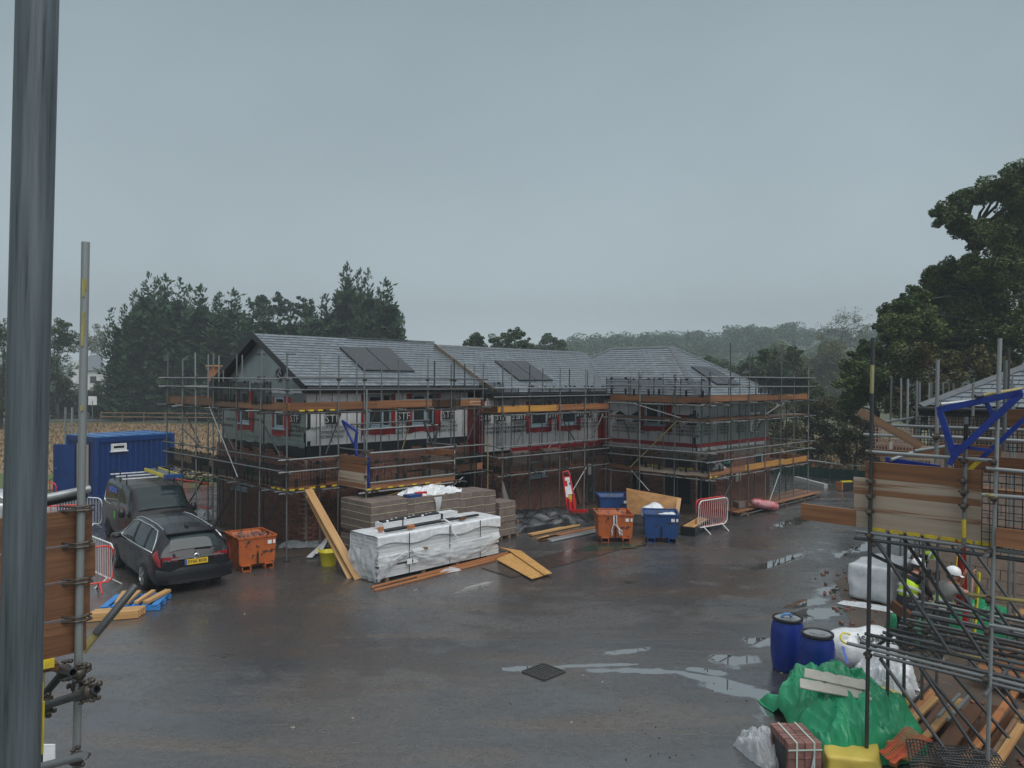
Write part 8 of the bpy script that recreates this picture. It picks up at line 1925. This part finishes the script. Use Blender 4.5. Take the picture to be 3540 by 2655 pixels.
for _ in range(16):
    px, py = rg.uniform(700, 3000), rg.uniform(1850, 2640); q = G(px, py); s_ = rg.uniform(.012, .035); M = Matrix.Translation(q + UP * .004) @ Matrix.Rotation(rg.uniform(0, 3), 4, V((0, 0, 1))); b.box((0, 0, 0), (s_ * 1.8, s_, .006), M)
tag(b.build('litter_scraps', BOARDD), 'pale scraps and shavings lying on the wet tarmac', 'litter', kind='stuff')
# goods round the workers
Mw = Matrix.Translation((9.1, 18.6, .45)) @ Matrix.Rotation(.75, 4, 'Z')
soft_box('wrapped_pallet', 'white shrink-wrapped pallet beside the workers', 'pallet load', Mw, (1.9, 1.0, .86), WRAP, 21, .05)
drape('white_wrap', 'torn white wrap trailing on the ground by the shrink-wrapped pallet', 'plastic sheet', 8.35, 17.6, .7, .2, -.6, hump(.06, 2), WRAP, 22, 12, seed=22, wr=.05)
drape('green_sheet', 'small green sheet over a box left of the workers', 'sheet', 8.0, 15.4, .34, .3, .2, hump(.5, 5), GTARP, 24, 20, seed=23, wr=.07)
drape('green_sheet', 'larger green sheet behind the man with the yellow level', 'sheet', 9.7, 15.9, .75, .5, .1, hump(.62, 4), GTARP, 34, 24, seed=24, wr=.10)
leanboard('rusty_channel', D(3085, 2090, 15.0), D(3150, 2138, 14.6), .1, .2, 'rusty bent timber by the small green sheet', BOARDN, UP, cat='timber')
t = thing('fire_extinguisher', 'red fire extinguisher standing behind the working man', 'extinguisher', (9.05, 15.1, .18))
b = MB(); b.lathe([(.0, 0), (.085, 0), (.09, .02), (.09, .46), (.075, .52), (.03, .56), (.03, .58), (0, .58)], 18, caps=False); b.build('cylinder', REDP, t, smooth=True, local=True)
b = MB(); b.box((0, 0, .62), (.04, .12, .05)); b.path([V((0, .05, .6)), V((.08, .1, .5)), V((.11, .06, .25))], .012, 5); b.build('valve', BLACKP, t, local=True); b = MB(); b.box((0, 0, -.08), (.4, .4, .16)); b.build('stand', OLDWOOD, t, local=True)
t = thing('red_hose_post', 'tall dark red folded banner post with a yellow cord', 'post', (9.2, 15.6, 0))
b = MB(); b.grid(lambda u, v: V((.11 * (u - .5) * 2 + .05 * (1 - v), .05 * math.sin(u * 9), 1.0 + 1.05 * v - .05 * u)), 8, 6); b.grid(lambda u, v: V((.11 * (u - .5) * 2 + .1 * (1 - v), .06 * math.sin(u * 9), 0 + 1.0 * v)), 8, 6); b.build('banner', mat('dark_red_cloth', (.30, .02, .012), .5), t, local=True); b = MB(); b.tube(V((0, .06, 0)), V((0, .06, 2.0)), .02, 6); b.build('pole', STEELD, t, local=True)
b = MB(); b.path([V((-.1, -.05, 1.9)), V((-.16, -.06, 1.8)), V((-.1, -.06, 1.7)), V((-.13, -.06, 1.2)), V((-.06, -.06, 1.0))], .012, 5); b.build('cord', YELP, t, local=True)
for k, (x, y, z, a_) in enumerate(((10.0, 15.2, .5, .5), (9.6, 14.7, .35, .9), (10.5, 15.6, .6, .3))): leanboard('orange_offcut', V((x, y, z)), V((x + .6 * math.cos(a_), y + .6 * math.sin(a_), z + .15)), .14, .04, ('orange timber offcut lying right of the extinguisher', 'lowest orange timber offcut behind the tubes', 'orange timber offcut highest on the heap at the right')[k], BATTEN if k else TIMBER, UP, 'orange offcuts behind the workers', 'timber')
for k in range(3): p_ = W(tR + 3.4, to_o(T(3420, 1960)) + .3, 2.0 - k * .24); board('guard_board', p_, p_ + nn * 3.2, .04, .225, SR.root, BOARD)

# ------------------------------------------------------------------ people
def skin_mesh(name, joints, edges, mt, sub=2):
    """joints: {key: (x, y, z, r)}; one continuous skinned surface"""
    keys = list(joints); me = bpy.data.meshes.new(name); me.from_pydata([joints[k][:3] for k in keys], [(keys.index(a), keys.index(b_)) for a, b_ in edges], [])
    o = bpy.data.objects.new(name, me); C.objects.link(o)
    o.modifiers.new('skin', 'SKIN'); sv = me.skin_vertices[0].data
    for i, k in enumerate(keys):
        r = joints[k][3]; sv[i].radius = r if isinstance(r, tuple) else (r, r); sv[i].use_root = (i == 0)
    s_ = o.modifiers.new('sub', 'SUBSURF'); s_.levels = sub; s_.render_levels = sub
    bpy.context.view_layer.update(); dg = bpy.context.evaluated_depsgraph_get()
    nm = bpy.data.meshes.new_from_object(o.evaluated_get(dg)); bpy.data.objects.remove(o); bpy.data.meshes.remove(me)
    nm.materials.clear(); nm.materials.append(mt); nm.name = name
    nm.polygons.foreach_set('use_smooth', [True] * len(nm.polygons)); return nm
def hand_joints(J, E, key, p, d, up_, s=1.0):
    p, d, up_ = V(p), V(d).normalized(), V(up_); side = d.cross(up_).normalized(); pal = side.cross(d).normalized()
    for i, (o_, l) in enumerate(((.032, .072), (.011, .082), (-.011, .077), (-.031, .060))):
        r0 = p + d * .05 + side * o_; k1, k2, k3 = (f'{key}f{i}a', f'{key}f{i}b', f'{key}f{i}c')
        J[k1] = (*r0, .011); m_ = r0 + d * l * .55 - pal * .006; J[k2] = (*m_, .009); e_ = m_ + d * l * .35 - pal * l * .35; J[k3] = (*e_, .007); E += [(key, k1), (k1, k2), (k2, k3)]
    t0 = p + d * .015 + side * .04; J[key + 't1'] = (*t0, .012); t1_ = t0 + d * .035 + side * .02 - pal * .015; J[key + 't2'] = (*t1_, .009); E += [(key, key + 't1'), (key + 't1', key + 't2')]
def person(loc, rz, label, pose, tee=GREYT, vest=True, jacket=None):
    """pose: joint points in metres, facing +x, left side +y"""
    t = thing('person', label, 'person', loc, rz)
    p = pose; J = {}; E = []
    def add(k, q, r, par=None):
        J[k] = (*q, r)
        if par: E.append((par, k))
    add('pelvis', p['pelvis'], (.12, .10)); add('waist', V(p['pelvis']).lerp(V(p['chest']), .45), (.11, .09), 'pelvis'); add('chest', p['chest'], (.14, .10), 'waist'); add('neck', p['neck'], .06, 'chest'); add('head0', V(p['head']) - UP * .08, .062, 'neck')
    for s_, n in ((1, 'L'), (-1, 'R')):
        add('sh' + n, p['sh' + n], .062, 'chest'); add('el' + n, p['el' + n], .043, 'sh' + n); add('wr' + n, p['wr' + n], .03, 'el' + n)
        d_ = (V(p['wr' + n]) - V(p['el' + n])).normalized(); add('pa' + n, V(p['wr' + n]) + d_ * .06, (.038, .022), 'wr' + n); hand_joints(J, E, 'pa' + n, V(p['wr' + n]) + d_ * .05, d_, UP if abs(d_.z) < .8 else V((-1, 0, 0)))
        add('hip' + n, p['hip' + n], .095, 'pelvis'); add('kn' + n, p['kn' + n], .062, 'hip' + n); add('an' + n, p['an' + n], .042, 'kn' + n); add('toe' + n, V(p['an' + n]) + V((.15, 0, -.05)), .036, 'an' + n)
    put('body', skin_mesh('body', J, E, SKIN), t, local=True)
    def sub(keys, edges, grow, mt, name, cut=None):
        JJ = {k: (*J[k][:3], tuple(c + grow for c in (J[k][3] if isinstance(J[k][3], tuple) else (J[k][3],) * 2))) for k in keys}
        if cut:
            for k, (a, b_, f, r) in cut.items(): q = V(J[a][:3]).lerp(V(J[b_][:3]), f); JJ[k] = (*q, (r, r))
        put(name, skin_mesh(name, JJ, edges, mt), t, local=True)
    sub(['pelvis', 'hipL', 'hipR', 'knL', 'knR', 'anL', 'anR', 'waist'], [('pelvis', 'waist')] + [e for n in 'LR' for e in (('pelvis', 'hip' + n), ('hip' + n, 'kn' + n), ('kn' + n, 'an' + n))], .03, NAVY, 'trousers')
    if jacket: sub(['chest', 'pelvis', 'waist', 'shL', 'shR', 'elL', 'elR', 'wrL', 'wrR'], [('pelvis', 'waist'), ('waist', 'chest')] + [e for n in 'LR' for e in (('chest', 'sh' + n), ('sh' + n, 'el' + n), ('el' + n, 'wr' + n))], .016, jacket, 'jacket')
    else: sub(['chest', 'pelvis', 'waist', 'shL', 'shR'], [('pelvis', 'waist'), ('waist', 'chest')] + [e for n in 'LR' for e in (('chest', 'sh' + n), ('sh' + n, 'sl' + n))], .045, tee, 'shirt', {'slL': ('shL', 'elL', .62, .075), 'slR': ('shR', 'elR', .62, .075)})
    if vest:
        sub(['chest', 'pelvis', 'waist', ], [('pelvis', 'waist'), ('waist', 'chest'), ('chest', 'vl'), ('chest', 'vr')], .072, HIVIS, 'hi_vis_vest', {'vl': ('chest', 'shL', .62, .085), 'vr': ('chest', 'shR', .62, .085)})
        for f, rr_ in ((.30, .198), (.62, .212)):
            c_ = V(p['pelvis']).lerp(V(p['chest']), f); ax = (V(p['chest']) - V(p['pelvis'])).normalized(); M = Matrix.Translation(c_) @ V((0, 0, 1)).rotation_difference(ax).to_matrix().to_4x4() @ Matrix.Diagonal((.84, 1.06, 1, 1))
            b = MB(); b.lathe([(rr_, -.025), (rr_ + .006, 0), (rr_, .025)], 24, M, caps=False); b.build('reflective_band', SILVERT, t, smooth=True, local=True)
    for n in 'LR':
        q = V(p['an' + n]); b = MB(); b.grid(lambda u, v: q + V((-.09 + .30 * u, .052 * math.cos(v * math.pi * 2) * (1 - .35 * abs(u - .45) ** 2 * 4 * .5), max(-q.z + .0, -.075 + (.06 + .03 * (u < .4)) * math.sin(v * math.pi * 2)))), 8, 12); b.build('boot', BLACKP, t, smooth=True, local=True)
    # head: skull, jaw, nose, ears, eyes, then hair and helmet
    hq = V(p['head']); yaw, pit = p.get('look', (0, 0)); M = Matrix.Translation(hq) @ Matrix.Rotation(yaw, 4, 'Z') @ Matrix.Rotation(pit, 4, 'Y')
    b = MB()
    def skull(u, v):
        th, ph = u * 2 * math.pi, v * math.pi; x, y, z = math.cos(th) * math.sin(ph), math.sin(th) * math.sin(ph), math.cos(ph)
        k = 1 - (.16 if z < -.2 else 0) * min(1, (-z - .2) * 1.6) * (abs(y) + .3); fx = x * .098 * k + (.018 if z < 0 and x > 0 else 0) * -z * x
        nose = .030 * math.exp(-((y / .16) ** 2 + ((z + .10) / .22) ** 2)) * (x > 0) - .010 * math.exp(-(((abs(y) - .36) / .18) ** 2 + ((z - .08) / .14) ** 2)) * (x > 0)
        return M @ V((fx + nose, y * .076 * k, z * .122))
    b.grid(skull, 32, 22); hd = b.build('head', SKIN, t, smooth=True, local=True)
    for s_ in (1, -1):
        b = MB(); b.lathe([(0, -.008), (.026, -.006), (.03, .004), (.018, .008), (0, .004)], 12, M @ Matrix.Translation((-.008, s_ * .078, -.005)) @ Matrix.Rotation(math.pi / 2, 4, 'X') @ Matrix.Diagonal((.8, 1.15, 1, 1))); b.build('ear', SKIN, hd, smooth=True)  if False else b.build('ear', SKIN, hd, smooth=True, local=True)
        b = MB(); b.lathe([(0, -.009), (.009, 0), (0, .009)], 10, M @ Matrix.Translation((.086, s_ * .030, .010))); b.build('eye', INK, hd, smooth=True, local=True)
    b = MB(); b.box((.093, 0, -.062), (.012, .045, .009), M); b.build('mouth', mat('lips', (.30, .12, .10), .5) if 'lips' not in MATS else MATS['lips'], hd, local=True)
    b = MB(); b.grid(lambda u, v: M @ V((-.015 + .088 * math.cos(math.pi * (.42 + 1.16 * u)), .081 * math.sin(math.pi * (.42 + 1.16 * u)), -.045 + .09 * v)), 14, 4); b.build('hair', HAIR, hd, smooth=True, local=True)
    b = MB(); b.lathe([(.118, .0), (.122, .02), (.118, .06), (.10, .105), (.06, .14), (.02, .152), (0, .153)], 28, M @ Matrix.Translation((-.005, 0, .035)) @ Matrix.Diagonal((1.12, .95, 1, 1)), caps=False); he = b.build('helmet', HELMET, t, smooth=True, local=True)
    b = MB(); b.grid(lambda u, v: M @ V((.02 + (.105 + .065 * v) * math.cos((u - .5) * 2.3), (.112 + .03 * v) * math.sin((u - .5) * 2.3) * .95, .042 - .022 * v)), 16, 4); b.build('helmet_peak', HELMET, he, smooth=True, local=True)
    return t
P_up = dict(pelvis=(0, 0, .98), chest=(.10, 0, 1.36), neck=(.15, 0, 1.52), head=(.21, 0, 1.66), shL=(.12, .19, 1.46), shR=(.12, -.19, 1.46), elL=(.42, .20, 1.44), elR=(.44, -.16, 1.40), wrL=(.46, .10, 1.68), wrR=(.50, -.10, 1.66),
            hipL=(0, .1, .92), hipR=(0, -.1, .92), knL=(.06, .12, .50), knR=(-.03, -.12, .50), anL=(.0, .13, .09), anR=(-.10, -.13, .09), look=(.0, .12))
person((7.90, 14.0, 0), -.12, 'man in hi-vis vest and white helmet raising a yellow level to his face', P_up)
t = thing('spirit_level', 'long yellow spirit level held upright by the man in the grey shirt', 'level', (8.43, 13.92, 0)); b = MB(); b.box((0, 0, 1.12), (.028, .06, 1.25), Matrix.Rotation(.07, 4, 'Y')); b.build('bar', YELP, t, local=True); b = MB(); b.box((.08, 0, 1.2), (.03, .03, .08)); b.build('vial', GREENB, t, local=True)
P_fwd = dict(pelvis=(0, 0, .96), chest=(.16, 0, 1.32), neck=(.24, 0, 1.46), head=(.31, 0, 1.57), shL=(.19, .2, 1.41), shR=(.19, -.2, 1.41), elL=(.30, .25, 1.13), elR=(.32, -.24, 1.13), wrL=(.50, .16, 1.02), wrR=(.52, -.16, 1.02),
             hipL=(0, .1, .9), hipR=(0, -.1, .9), knL=(.05, .12, .49), knR=(-.02, -.12, .49), anL=(.0, .13, .09), anR=(-.08, -.13, .09), look=(-.1, .3))
person((7.72, 14.9, 0), .35, 'worker in a dark jacket and yellow vest, white helmet, half hidden by tubes', P_fwd, jacket=NAVY)
P_bent = dict(pelvis=(0, 0, .93), chest=(.42, 0, 1.02), neck=(.58, 0, .99), head=(.70, 0, .94), shL=(.48, .2, 1.0), shR=(.48, -.2, 1.0), elL=(.58, .22, .72), elR=(.58, -.22, .72), wrL=(.66, .16, .48), wrR=(.66, -.16, .48),
              hipL=(0, .1, .88), hipR=(0, -.1, .88), knL=(.08, .12, .48), knR=(.05, -.12, .48), anL=(-.02, .13, .09), anR=(-.05, -.13, .09), look=(0, 1.1))
person((10.35, 18.2, 0), 2.2, 'worker bending right over behind the others, yellow vest across the back', P_bent, jacket=NAVY)

# ------------------------------------------------------------------ wet air
hz = MB(); hz.box((0, 220, 26), (1300, 620, 56)); hm = bpy.data.materials.new('haze'); hm.use_nodes = True; hn = hm.node_tree; hn.nodes.clear()
ho = hn.nodes.new('ShaderNodeOutputMaterial'); hv = hn.nodes.new('ShaderNodeVolumePrincipled'); hv.inputs['Color'].default_value = (.50, .56, .60, 1); hv.inputs['Density'].default_value = .0017; hv.inputs['Anisotropy'].default_value = .0
hn.links.new(hv.outputs[0], ho.inputs['Volume']); o = hz.build('haze', hm); o['kind'] = 'stuff'; tag(o, 'thin grey drizzle haze over the whole site', 'haze')
